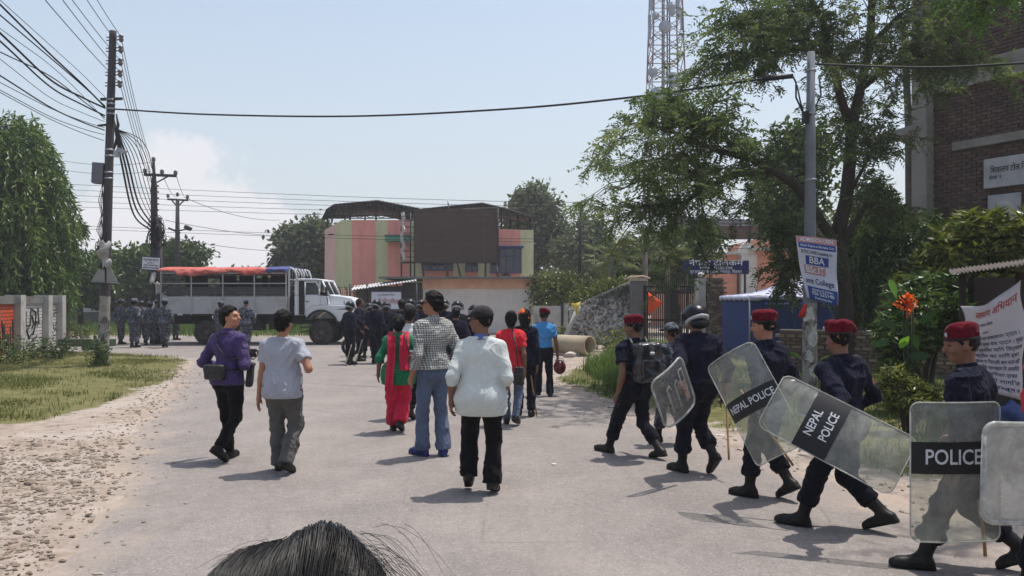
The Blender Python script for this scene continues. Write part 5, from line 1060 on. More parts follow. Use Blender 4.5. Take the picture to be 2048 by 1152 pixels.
# ---- large feathery tree
YF = 16.5
ft = empty('feathery_tree', gp_(1680, YF), 'large spreading feathery leaved tree over the gate and pole', 'tree')
m = MB(); tips = []
def limb_px(pts, r0, r1, sub=True):
    q = [P(*p) for p in pts]; n = len(q); rs = np.linspace(r0, r1, n); m.tube(q, rs, 9)
    return q
L = {}
trunk = limb_px([(1688, 760, YF), (1690, 620, YF), (1680, 520, YF), (1668, 478, YF)], .2, .17)
l1 = limb_px([(1668, 482, YF), (1640, 440, YF - .3), (1590, 370, YF - .8), (1545, 340, YF - 1.2), (1500, 318, YF - 1.6), (1430, 300, YF - 2), (1360, 268, YF - 2.3), (1290, 250, YF - 2.6)], .12, .018)
l1b = limb_px([(1545, 340, YF - 1.2), (1470, 348, YF - .9), (1420, 372, YF - .6), (1360, 330, YF - .6), (1300, 350, YF - .4), (1240, 380, YF - .2)], .09, .015)
l1c = limb_px([(1500, 318, YF - 1.6), (1440, 270, YF - 2.4), (1370, 250, YF - 3), (1285, 245, YF - 3.3)], .06, .012)
l1d = limb_px([(1420, 372, YF - .6), (1370, 405, YF - .9), (1310, 410, YF - 1.2), (1250, 415, YF - 1.2)], .05, .012)
l2 = limb_px([(1672, 480, YF), (1692, 400, YF), (1700, 320, YF), (1702, 260, YF + .2), (1720, 180, YF + .3), (1740, 90, YF + .4), (1745, -30, YF + .5), (1735, -150, YF + .5)], .155, .06)
l2b = limb_px([(1702, 260, YF + .2), (1680, 190, YF), (1660, 110, YF - .3), (1640, 30, YF - .6), (1600, -40, YF - .9)], .1, .04)
l2c = limb_px([(1660, 110, YF - .3), (1600, 95, YF - .8), (1540, 110, YF - 1.3), (1490, 105, YF - 1.6), (1455, 100, YF - 1.8)], .06, .015)
l2d = limb_px([(1640, 30, YF - .6), (1580, 20, YF - 1), (1530, 30, YF - 1.4), (1480, 45, YF - 1.7)], .05, .015)
l2e = limb_px([(1720, 180, YF + .3), (1780, 130, YF + .2), (1850, 110, YF), (1910, 120, YF - .2)], .07, .02)
l2f = limb_px([(1740, 90, YF + .4), (1800, 30, YF + .3), (1870, -10, YF + .2)], .07, .02)
l2g = limb_px([(1745, -30, YF + .5), (1690, -90, YF), (1600, -130, YF - .6)], .06, .02)
l2h = limb_px([(1692, 400, YF), (1730, 330, YF - .4), (1745, 290, YF - .6)], .05, .012)
l3 = limb_px([(1675, 500, YF), (1720, 430, YF + .3), (1735, 400, YF + .6)], .1, .03)
l4f = limb_px([(1672, 500, YF), (1630, 512, YF - .6), (1595, 524, YF - 1.1), (1565, 530, YF - 1.4)], .05, .012)
l5f = limb_px([(1640, 440, YF - .3), (1610, 455, YF - .8), (1580, 468, YF - 1.2)], .05, .012)
m.build('trunk', M_bark, ft)
# leaf sprays: twigs from limbs, compound leaves along the twigs
def along(q, n, s0=.25):
    q = np.array(q); s = np.sort(RNG.uniform(s0, 1, n)) * (len(q) - 1); i = np.minimum(s.astype(int), len(q) - 2); f = (s - i)[:, None]; return q[i] * (1 - f) + q[i + 1] * f, unit_rows(q[i + 1] - q[i])
tw = MB(); fr_p, fr_d, fr_c = [], [], []
spec = [(l1, 25, .3, 1.25), (l1b, 25, .15, 1.25), (l1c, 24, .2, 1.15), (l1d, 24, .1, 1.1), (l2, 40, .3, 1.3), (l2b, 26, .3, 1.2), (l2c, 26, .15, 1.1), (l2d, 26, .1, 1.1), (l2e, 24, .2, 1.0), (l2f, 24, .2, 1.2), (l2g, 18, .1, 1.2), (l2h, 12, .3, .7), (l3, 12, .4, .8), (l4f, 14, .3, .5), (l5f, 12, .3, .5)]
for q, n, s0, ln in spec:
    p0_, d0 = along(q, n, s0)
    for p, d in zip(p0_, d0):
        dd = unit(d * .55 + unit(RNG.normal(size=3) * (1, 1, .6)) * .9 + (0, 0, .12)); L_ = ln * random.uniform(.6, 1.35); c1 = p + dd * L_ * .5 + (0, 0, .06); c2 = p + dd * L_ - (0, 0, .16 * L_)
        pts = [p, c1, c2]; tw.tube(pts, [.014, .009, .004], 4, cap=False)
        cr = RNG.normal(.45, .22)
        nsub = 4
        for k in range(nsub):
            s = (k + 1.2) / (nsub + .4); b = p * (1 - s) ** 2 + c1 * 2 * s * (1 - s) + c2 * s * s; side = unit(np.cross(dd, (0, 0, 1)) * (1 if k % 2 else -1) + RNG.normal(size=3) * .35 + dd * .6); e = b + side * L_ * random.uniform(.22, .42) - (0, 0, .06)
            tw.tube([b, e], [.006, .003], 3, cap=False)
            for u in np.linspace(.15, 1.0, 5): fr_p.append(b + (e - b) * u); fr_d.append(unit(side * .6 + RNG.normal(size=3) * .55 - (0, 0, .30))); fr_c.append(cr)
        for u in np.linspace(.5, 1, 4): fr_p.append(c1 + (c2 - c1) * u); fr_d.append(unit(dd * .6 + RNG.normal(size=3) * .5 - (0, 0, .3))); fr_c.append(cr)
o = tw.build('twigs', M_bark, ft); o['kind'] = 'stuff'
def fronds(name, parent, mat_, p, d, c, Lr, npair=7, w=.013, ll=.062):
    p, d, c = np.array(p), unit_rows(np.array(d)), np.array(c); n = len(p); side = unit_rows(np.cross(d, A(0, 0, 1) + RNG.normal(size=(n, 3)) * .35)); dn = -np.abs(np.cross(side, d)) * (0, 0, 1) * .3
    L_ = Lr * RNG.uniform(.7, 1.25, n); Pq, Dq, Rq = [], [], []
    for k in range(npair):
        s = (k + .6) / npair; b = p + d * (L_ * s)[:, None] + A(0, 0, -1) * (L_ * .22 * s * s)[:, None]
        for sg in (-1, 1): Pq.append(b); Dq.append(side * sg + d * .55 + dn + RNG.normal(size=(n, 3)) * .12); Rq.append(c + RNG.normal(0, .1, n))
    P_ = np.vstack(Pq); k = len(P_); return leaves(name, parent, mat_, P_, np.vstack(Dq), ll * RNG.uniform(.8, 1.2, k), w, np.concatenate(Rq), .1, .1)
fronds('crown', ft, M_l_tam, fr_p, fr_d, fr_c, .28, 6, .0165, .09)
# ---- overhanging neem branch at top right (trunk out of frame)
nt = empty('neem_tree', A(8.6, 9.5, 0), 'bright green overhanging branch of a tree at the top right corner', 'tree')
m = MB(); limb(m, A(8.6, 9.5, -.1), A(8.2, 9.3, 4.2), .2, .16, .04); l4 = [A(8.2, 9.3, 4.2), A(7.6, 9.2, 5.0), A(6.9, 9.1, 5.5), A(6.1, 9.0, 5.65), A(5.4, 8.9, 5.3)]; m.tube(l4, [.15, .12, .09, .06, .03], 8); l5 = [A(8.2, 9.3, 4.2), A(7.4, 8.4, 5.6), A(6.4, 7.6, 6.5), A(5.4, 7.0, 6.9), A(4.6, 6.6, 6.8)]; m.tube(l5, [.15, .12, .09, .06, .03], 8); l6 = [A(6.9, 9.1, 5.5), A(6.2, 9.3, 6.2), A(5.5, 9.4, 6.6)]; m.tube(l6, [.07, .05, .02], 6); m.build('trunk', M_bark, nt)
np_, nd_, nc_ = [], [], []; tw = MB()
for q, n in ((l4, 58), (l5, 46), (l6, 40)):
    p0_, d0 = along(q, n, .45)
    for p, d in zip(p0_, d0):
        dd = unit(d * .5 + RNG.normal(size=3) * .7 + (0, 0, -.05)); e = p + dd * random.uniform(.35, .8); tw.tube([p, e], [.008, .004], 4, cap=False); cr = RNG.normal(.5, .2)
        for u in np.linspace(.3, 1, 6): np_.append(p + (e - p) * u); nd_.append(unit(dd * .5 + RNG.normal(size=3) * .6 - (0, 0, .35))); nc_.append(cr)
o = tw.build('twigs', M_bark, nt); o['kind'] = 'stuff'
M_l_neem = leaf_mat('leaf_neem', [C(44, 70, 28), C(66, 98, 40), C(92, 124, 54), C(120, 144, 76)], .5, .45, .3)
fronds('crown', nt, M_l_neem, np_, nd_, nc_, .26, 7, .011, .06)
# ---- slim palm trunk at right and fan palms by the gate
pt = empty('palm_tree', gp_(1818, 24), 'tall slim bare palm trunk before the brick building', 'tree')
MB().tube([P(1819, 0, 24) * (1, 1, 0), P(1819, 480, 24), P(1817, 250, 24), P(1812, 130, 24), P(1810, 60, 24)], [.13, .115, .105, .1, .1], 10).build('trunk', M_bark_g, pt)
def fan_palm(label, px, py, Y, n, R, seed):
    root = empty('fan_palm', gp_(px, Y), label, 'palm', 'fan palms behind the rubble wall'); c = P(px, py, Y); MB().tube([gp_(px, Y), c], [.16, .12], 9).build('trunk', M_bark_g, root)
    for i in range(n):
        a = i * 2.4 + seed; el = random.uniform(-.5, .9); d = A(math.cos(a) * math.cos(el), math.sin(a) * math.cos(el), math.sin(el)); h = c + d * R * random.uniform(.8, 1.1); m = MB(); m.tube([c, h], [.015, .01], 4, m=0); s = unit(np.cross(d, (0, 0, 1))); u = np.cross(s, d)
        for k in np.linspace(-1.25, 1.25, 13):
            e = h + (d * math.cos(k) + s * math.sin(k)) * R * .75 - A(0, 0, .12 * R * (1 + abs(k))); mid = (h + e) / 2 + u * .02; w = np.cross(unit(e - h), u) * .03; m.add([h, mid + w, e, mid - w], [(0, 1, 2, 3)])
        o = m.build('frond', M_l_far if i % 3 else M_l_lit, root)
        at = o.data.attributes.new('rnd', 'FLOAT', 'POINT'); at.data.foreach_set('value', np.full(len(o.data.vertices), random.uniform(.15, .8), np.float32))
fan_palm('fan palm nearest the rubble wall end', 1222, 515, 33, 22, .85, 1); fan_palm('fan palm leaning over the gate pillar', 1290, 505, 32.5, 24, .95, 2.2); fan_palm('fan palm deepest behind the lattice gate', 1335, 520, 35, 20, .8, 4)
round_tree('tree', 'dark leafy tree filling the yard behind the gate', gp_(1360, 37), [B(1330, 500, 37, 50, 40), B(1390, 490, 37, 50, 40), B(1270, 530, 37, 50, 34), B(1350, 545, 37, 60, 30)], 7000, .26, M_l_mid, .18, None, 19)
round_tree('tree', 'dense dark tree behind the feathery tree trunk', gp_(1590, 26), [B(1580, 380, 26, 60, 80), B(1600, 300, 26, 50, 50), B(1560, 440, 26, 46, 40)], 6000, .22, M_l_dark, .2, None, 20)
# ---- canna clump with orange flowers, lit leaf, weeds
cn = empty('canna_plant', gp_(1815, 10.8), 'tall canna plant with orange flowers behind the marching men', 'plant')
m = MB(); M_petal = leaf_mat('orange_petal', [C(206, 70, 20), C(232, 96, 34), C(240, 130, 60)], .5, .4, .3)
for px, py in ((1806, 602), (1815, 596), (1826, 604), (1822, 618), (1812, 612)): m.tube([gp_(px + 4, 10.8), P(px, py + 6, 10.8)], .012, 5)
m.build('stem', M_l_mid, cn)
pts = np.array([P(px, py, 10.7) for px, py in ((1806, 600), (1815, 594), (1827, 603), (1822, 619), (1812, 611), (1803, 608))]); p = np.repeat(pts, 9, 0) + RNG.normal(size=(54, 3)) * .03
leaves('flower', cn, M_petal, p, RNG.normal(size=(54, 3)) + (0, 0, -.2), .085, .034, RNG.random(54))
def big_leaf(px, py, Y, L_, W_, d, rn):
    c = P(px, py, Y); d = unit(d); s = unit(np.cross(d, (0, -1, .3))); g = []
    for i in range(9):
        t_ = i / 8; w = W_ * math.sin(math.pi * min(1, t_ ** .75)) + .002; q = c + d * L_ * t_ - A(0, 0, .25 * L_ * t_ * t_); g.append([q - s * w + A(0, 0, .02), q, q + s * w + A(0, 0, .02)])
    return np.array(g), rn
M_canna = leaf_mat('leaf_canna', [C(30, 52, 26), C(44, 78, 34), C(96, 140, 44), C(120, 168, 58)], .35, .5, .4)
mm = None
for a in ((1800, 700, 12, .55, .13, (.2, -.3, .7), .95), (1780, 560, 12.2, .5, .12, (.1, -.3, -.6), .9), (1770, 590, 12.2, .6, .13, (.6, -.3, -.3), .3), (1795, 660, 12, .7, .14, (-.6, -.2, .4), .3), (1840, 650, 12, .7, .13, (.5, -.2, .6), .2), (1815, 720, 12, .7, .14, (.7, -.3, .3), .2), (1835, 700, 12, .6, .13, (-.3, -.3, .9), .25), (1780, 690, 12, .6, .12, (-.8, -.2, .2), .3), (1810, 630, 12.2, .6, .13, (-.3, .1, .8), .15), (1600, 718, 12.8, .5, .05, (-.6, -.2, .5), .7), (1640, 730, 12.8, .5, .05, (.4, -.2, .7), .7)):
    a = (a[0], a[1], a[2] - 1.4 if a[0] > 1700 else a[2], a[3] * .5, a[4] * .42, *a[5:]); g, rn = big_leaf(*a); o = MB().sheet(g).build('leaf', M_canna, cn); at = o.data.attributes.new('rnd', 'FLOAT', 'POINT'); at.data.foreach_set('value', np.full(27, rn, np.float32))
def weed(label, px, py, n, h, spread, mat_, leaf=.09, group='weeds on the left verge'):
    g = G(px, py); root = empty('weed_plant', g, label, 'plant', group); m = MB(); Pq, Dq = [], []
    for i in range(n):
        b = g + A(RNG.normal(0, spread * .4), RNG.normal(0, spread * .4), 0); e = b + A(RNG.normal(0, spread * .5), RNG.normal(0, spread * .5), h * random.uniform(.55, 1.1)); m.tube([b, (b + e) / 2 + A(0, 0, .03), e], [.006, .005, .003], 4)
        for s in np.linspace(.15, 1, 13): Pq.append(b + (e - b) * s); Dq.append(A(*RNG.normal(size=2), random.uniform(-.2, .7)))
    m.build('stem', M_l_mid, root); k = len(Pq); leaves('foliage', root, mat_, np.array(Pq), np.array(Dq), leaf * RNG.uniform(.7, 1.4, k), leaf * .2, RNG.normal(.5, .22, k))
weed('dark weed climbing the foot of the tall utility pole', 198, 738, 16, .75, .22, M_l_dark, .13); weed('leafy weed clump in front of the white wall panel', 100, 722, 26, .65, .5, M_l_mid, .12); weed('weed clump below the orange wall panel', 10, 735, 26, .8, .6, M_l_mid, .12); weed('tall weed at the wall foot between the pillars', 50, 725, 22, .6, .5, M_l_mid, .11)
weed('thin twiggy weed on the verge left of the utility pole', 172, 705, 7, .7, .25, M_l_mid, .1); weed('red leaved shrub in the green kerb planter', 138, 690, 22, .8, .45, M_l_red, .14); weed('weed clump on the grass left of the red leaved shrub', 128, 712, 14, .4, .4, M_l_mid, .1)
for px, py, lb in ((1110, 690, 'weed left of the concrete pipe'), (1140, 668, 'scrubby weed behind the leaning post'), (1215, 705, 'pale weed clump at the rubble wall foot'), (1250, 700, 'weed clump under the gate pillar'), (1180, 672, 'weed against the rubble wall middle')): weed(lb, px, py, 18, .7, .5, M_l_lit, .14, 'weeds at the rubble wall')
# ================================================================== TRUCK
YTK = 29.4; kt = YTK / F_PX; XT0 = (320 - 1024) * kt; TW = 2.3
def T(px, py, dy=0.): return A(XT0 + (px - 320) * kt, YTK + dy, (691 - py) * kt)
tk = empty('army_truck', T(500, 691, 1.1), 'white bonneted troop truck with open framed bed under an orange tarpaulin', 'truck')
M_tw = mat('truck_white', C(206, 208, 212), .35, .05, 2, .03, 20, spec=.5, dirt=C(160, 152, 144), dirt_amt=.35)
M_tbed = mat('truck_bed_white', C(170, 169, 170), .6, .08, 3, .1, 20, dirt=C(130, 120, 112), dirt_amt=.6)
M_tyre = mat('tyre', C(44, 42, 42), .9, .15, 9, .2, 60, dirt=C(96, 88, 80), dirt_amt=.4)
M_rim = mat('rim', C(70, 66, 64), .7, .2, 9, .1, dirt=C(100, 90, 80), dirt_amt=.5)
M_dark = mat('chassis_black', C(34, 33, 34), .8, .2, 6, .2, dirt=C(70, 64, 58), dirt_amt=.4)
M_bench = mat('bench_grey', C(72, 72, 76), .8, .2, 5, .2)
M_orange = mat('tarp_orange', C(172, 84, 74), .75, .12, 3, .3, 12, dirt=C(184, 130, 122), dirt_amt=.5)
M_tblu = mat('tarp_blue', C(64, 72, 122), .75, .12, 3, .3, 12)
def tb(px0, px1, py0, py1, d0, d1, m_, name, parent=None):
    a, b = T(px0, py1, d0), T(px1, py0, d1); return MB().bx(a[0], b[0], a[1], b[1], a[2], b[2]).build(name, m_, parent or tk)
for d in (.65, 1.55): tb(324, 700, 640, 650, d, d + .12, M_dark, 'chassis_rail')
tb(321, 575, 629.2, 633, -.02, TW + .02, M_dark, 'bed_floor')
for side, d in ((0, 0.), (1, TW - .05)):
    for i in range(5):
        y1 = 629 - i * 7; tb(322, 574.5, y1 - 6.8, y1, d, d + .05, M_tbed, 'side_plank')
    for px in (322.5, 383, 446, 509, 572.5):
        dd = d - .035 if side == 0 else d + .055
        a, b = T(px - 1.1, 631, dd), T(px + 1.1, 547, dd + .03); MB().bx(a[0], b[0], a[1], b[1], a[2], b[2]).build('stake', M_tbed, tk)
    dd = d - .06 if side == 0 else d + .09
    for py in (568, 547.5): MB().tube([T(322, py, dd), T(574, py, dd)], .022, 6).build('cage_rail', M_tbed, tk)
    for k in range(3): tb(324, 573, 575 + k * 6, 579.5 + k * 6, d + (.14 if side == 0 else -.14), d + (.18 if side == 0 else -.10), M_bench, 'bench_slat')
    tb(324, 573, 600, 603, d + (.14 if side == 0 else -.55), d + (.55 if side == 0 else -.14), M_bench, 'bench_seat')
for i in range(5): y1 = 629 - i * 7; a, b = T(320.6, y1, .06), T(322, y1 - 6.8, TW - .06); MB().bx(a[0], b[0], a[1], b[1], a[2], b[2]).build('tailgate_plank', M_tbed, tk)
for px in (322.5, 353, 383, 415, 446, 478, 509, 541, 572.5): MB().tube([T(px, 547, -.05), T(px, 541, .1), T(px, 536.5, .6), T(px, 535, TW / 2), T(px, 536.5, TW - .6), T(px, 541, TW - .1), T(px, 547, TW + .05)], .02, 6).build('roof_bow', M_tw, tk)
g = []; NX, NYc = 90, 26
prof = [(-.10, 547.5), (-.10, 543.5), (-.06, 540), (.1, 537.5), (.5, 535), (TW / 2, 533.4), (TW - .5, 535), (TW - .1, 538), (TW + .06, 541), (TW + .1, 548)]
pd, py_ = np.array(prof).T; ts_ = np.linspace(0, 1, len(prof))
for i in range(NX + 1):
    px = 318 + 258 * i / NX; row = []
    for j in range(NYc + 1):
        s = j / NYc; d, py = np.interp(s, ts_, pd), np.interp(s, ts_, py_)
        w = float(2.2 * vnoise(A([px * .045, j * .16, 1]).reshape(1, 3), 4)[0] + 1.5 * vnoise(A([px * .12, j * .3, 5]).reshape(1, 3), 5)[0] + .8 * vnoise(A([px * .3, j * .5, 9]).reshape(1, 3), 6)[0]); edge = math.exp(-s * 14)
        row.append(T(px, py + w * (.5 + 1.2 * edge) + (3.0 * math.sin(px * .05 + 1) * edge), d - .03 * w * (1 if s < .3 else .2)))
    g.append(row)
g = np.array(g)
for i0, i1, m_, nm in ((0, 76, M_orange, 'tarpaulin'), (75, NX, M_tblu, 'tarpaulin_patch')):
    gg = g[i0:i1 + 1].copy()
    if nm != 'tarpaulin': gg += (0, -.008, .012)
    o = MB().sheet(gg).build(nm, m_, tk); o.modifiers.new('t', 'SOLIDIFY').thickness = .012
# dark canvas curtain inside the far side, with holes left between its strips
for k, (x0, x1, y0, y1) in enumerate(((324, 372, 549, 575), (372, 398, 549, 556), (398, 434, 549, 575), (434, 440, 560, 575), (440, 476, 549, 575), (476, 488, 555, 575), (488, 500, 549, 575), (500, 507, 554, 575), (507, 574, 549, 575))):
    a, b = T(x0 - .3, y1, TW - .2 - .012 * (k % 2)), T(x1 + .3, y0, TW - .19 - .012 * (k % 2)); MB().bx(a[0], b[0], a[1], b[1], a[2], b[2]).build('curtain_strip', M_bench if k % 2 else M_dark, tk)
# headboard ladder
m = MB()
for d in (.1, TW - .1): m.tube([T(576, 629, d), T(576, 541, d), T(580, 536.5, d), T(588, 540, d), T(592, 552, d), T(592, 562, d)], .028, 6)
for d in np.linspace(.1, TW - .1, 6): m.tube([T(578, 594, d), T(578, 539, d), T(584, 537, d), T(591, 551, d)], .02, 6)
for py in (560, 572, 584): m.tube([T(576, py, .1), T(576, py, TW - .1)], .02, 6)
m.build('headboard_frame', M_tw, tk)
m = MB(); m.tube([T(580.5, 627, .2), T(580.5, 564, .2)], .07, 10); m.box(T(580.5, 600, .35), (.14, .3, .5)); m.tube([T(584, 560, .25), T(584, 530, .25)], .04, 8); m.build('air_intake', M_dark, tk)
# cab body in profile
arc = [(641 + 31 * math.cos(a), 655 - 31 * math.sin(a)) for a in np.linspace(rad(24), rad(156), 18)]
def prof_part(pts, d0, d1, m_, name, parent=None):
    p = [T(x, y, d0) for x, y in pts]; o = MB().prism(p, (0, d1 - d0, 0)).build(name, m_, parent or tk); bv_ = o.modifiers.new('b', 'BEVEL'); bv_.width = .03; bv_.segments = 2; bv_.limit_method = 'ANGLE'; return o
prof_part([(637, 594), (655, 591.5), (680, 593.5), (698, 597.5), (703, 602), (704.5, 610), (704.5, 620), (637, 620)], .42, 1.88, M_tw, 'bonnet')
prof_part([(670, 620.3)] + [(704, 620.3), (703, 632), (702, 644), (671, 644)] + arc + [(611, 642), (609, 630), (609, 613), (650, 611), (690, 612), (701, 616)], .12, .78, M_tw, 'wing')
prof_part([(670, 620.3)] + [(704, 620.3), (703, 632), (702, 644), (671, 644)] + arc + [(611, 642), (609, 630), (609, 613), (650, 611), (690, 612), (701, 616)], 1.52, 2.18, M_tw, 'wing')
m = MB(); a, b = T(702.5, 643, .8), T(705.5, 603, 1.5); m.bx(a[0], b[0], a[1], b[1], a[2], b[2])
for k in range(9): z = a[2] + .08 + k * .075; m.bx(b[0], b[0] + .02, a[1] + .04, b[1] - .04, z, z + .03)
m.build('grille', M_dark, tk)
cab_lo = [(609, 632), (586.5, 632), (586.5, 592), (637, 592), (655, 594), (655, 611), (609, 612.5)]
prof_part(cab_lo, .14, 2.16, M_tw, 'cab_body')
for d0, d1 in ((.14, .2), (2.1, 2.16)):
    for pts in ([(586.5, 591.8), (586.5, 562), (596, 562), (596, 591.8)], [(607.5, 591.8), (607.5, 563), (611, 563), (611, 591.8)], [(634, 591.8), (637, 591.8), (640, 563), (634.5, 563)]): prof_part(pts, d0, d1, M_tw, 'cab_pillar')
o = prof_part([(585, 562.2), (586, 559.5), (594, 557.8), (628, 558), (642, 559.8), (643.5, 562.2)], .1, 2.2, M_tw, 'cab_roof')
a, b = T(596.2, 631, .1), T(607, 563, .138); MB().bx(a[0], b[0], a[1], b[1], a[2], b[2]).build('door_gap_shade', M_dark, tk)  # solid dark strip standing in for the shaded opening into the cab
prof_part([(586.8, 591.6), (586.8, 563), (596, 563), (596, 591.6)], 2.0, 2.09, M_dark, 'cab_back')
dr = prof_part([(609, 630), (608.5, 592.5), (637.5, 592.5), (640, 600), (638, 612), (622, 613), (612, 622)], .085, .137, M_tw, 'door')
m = MB()
for p, q in (((608.5, 592), (609, 565)), ((609, 565), (631, 565)), ((631, 565), (637, 577)), ((637, 577), (637.5, 592)), ((608.5, 592), (637.5, 592))): m.tube([T(*p, .11), T(*q, .11)], .03, 6)
m.build('window_frame', M_tw, dr)
MB().prism([T(*p, .12) for p in ((610, 591), (610, 566.5), (630, 566.5), (635, 578), (635.5, 591))], (0, .012, 0)).build('side_window', M_glass, dr)
MB().box(T(613, 604, .075), (.12, .03, .03)).build('handle', M_dark, dr)
ws = [T(641.5, 562.5, .22), T(655.5, 592, .22), T(655.5, 592, 2.08), T(641.5, 562.5, 2.08)]
MB().add(np.vstack([ws, np.array(ws) + (-.02, 0, -.01)]), [(0, 1, 2, 3), (7, 6, 5, 4), (0, 4, 5, 1), (1, 5, 6, 2), (2, 6, 7, 3), (3, 7, 4, 0)]).build('windscreen', M_glass, tk)
m = MB()
for i in range(4): m.tube([ws[i], ws[(i + 1) % 4]], .04, 6)
m.tube([(ws[0] + ws[3]) / 2, (ws[1] + ws[2]) / 2], .025, 6); m.build('windscreen_frame', M_tw, tk)
m = MB(); m.bx(T(590, 0)[0], T(634, 0)[0], YTK + .5, YTK + 1.9, T(0, 592)[2], T(0, 585)[2]); m.build('dashboard', M_dark, tk)
for d in (.0, 2.2): a, b = T(676, 660, d), T(712, 647, d); 
MB().bx(T(697, 0)[0], T(710, 0)[0], YTK - .02, YTK + 2.32, T(0, 661)[2], T(0, 647)[2]).build('front_bumper', M_dark, tk)
for d in (.42, 1.88):
    m = MB(); m.lathe([(.001, .03), (.07, .025), (.1, 0), (.11, -.03), (.09, -.06)], T(704.5, 633, d), (1, 0, 0), 14); m.build('headlight', M_galv, tk)
    MB().box(T(697, 609, d + (-.2 if d < 1 else .2)), (.16, .1, .1)).build('indicator', mat('indicator_amber', C(190, 170, 150), .3, .05, 5, 0), tk)
m = MB(); m.tube([T(655, 611, .1), T(656, 600, -.1), T(655, 590, -.16)], .014, 5); m.box(T(655, 583, -.18), (.06, .16, .3)); m.build('mirror', M_dark, tk)
m = MB(); m.tube([T(648, 593, .5), T(650, 575, .4)], .012, 5); m.tube([T(686, 611, .2), T(686, 603, .2)], .02, 6); m.build('wiper', M_dark, tk)
for side, d0, d1 in ((0, .05, .3), (1, 2.0, 2.25)):      # black arch flares
    rows = [[T(641 + r_ * math.cos(a), 655 - r_ * math.sin(a), dd) for r_, dd in ((31, d1), (31, d0), (34.5, d0), (35, d0 + .05))] for a in np.linspace(rad(15), rad(165), 22)]
    o = MB().sheet(rows).build('arch_flare', M_dark, tk); o.modifiers.new('t', 'SOLIDIFY').thickness = .015
for py, e in ((647, 0), (655, .08), (663, .14)): MB().box(T(613 + e * 20, py, .0 - e), (.42, .26, .05), 0, roty(-.15)).build('step', M_dark, tk)
tb(466, 522, 641, 662, .1, .6, M_dark, 'fuel_tank'); tb(536, 572, 641, 660, .1, .5, M_dark, 'tool_box'); tb(455, 466, 634, 640, .3, 1.9, M_dark, 'cross_member')
tb(440, 606, 633.2, 640, .5, 1.9, M_dark, 'under_frame'); tb(330, 380, 634, 641, .1, 2.2, M_dark, 'sub_frame'); tb(388.5, 390, 637, 667, .05, .6, M_dark, 'mudflap'); tb(437, 438.5, 637, 660, .05, .6, M_dark, 'mudflap')
for px in (356, 434, 504): tb(px, px + 10, 628.5, 631.5, -.045, -.02, M_tw, 'reflector')
def wheel(px, d, dual=False):
    c = T(px, 666.5, d); R, w = .465, .3; c[2] = R; m = MB()
    m.lathe([(R * .58, 0), (R * .9, .01), (R * .975, .04), (R, .08), (R, w - .08), (R * .975, w - .04), (R * .9, w - .01), (R * .58, w)], c, (0, 1, 0), 36)
    for k in range(36):
        a = k * 2 * math.pi / 36; u = A(math.cos(a), 0, math.sin(a)); m.box(c + u * R + A(0, w / 2, 0), (.022, w * .7, .035), 0, np.array([u, A(0, 1, 0), np.cross(u, A(0, 1, 0))]).T)
    wh = m.build('wheel', M_tyre, tk); m = MB(); m.lathe([(R * .6, .02), (R * .52, .05), (R * .5, .12), (R * .3, .14), (R * .24, .05), (R * .1, .03), (.001, .03)], c, (0, 1, 0), 24)
    for k in range(8): a = k * math.pi / 4; m.lathe([(.02, .0), (.02, -.04), (.001, -.045)], c + A(math.cos(a) * R * .4, .12, math.sin(a) * R * .4), (0, 1, 0), 6)
    m.build('rim', M_rim, wh)
for px in (411, 641):
    wheel(px, .02); wheel(px, 1.95)
    if px == 411: wheel(px, .36); wheel(px, 1.6)
    MB().tube([T(px, 666.5, .2), T(px, 666.5, 2.1)], .09, 8).build('axle', M_dark, tk)
m = MB()
for i in range(5): m.tube([T(372, 636, .3 + .04 * i), T(411, 652 + i * 1.2, .3 + .04 * i), T(450, 636, .3 + .04 * i)], .02, 4)
m.build('leaf_spring', M_dark, tk)
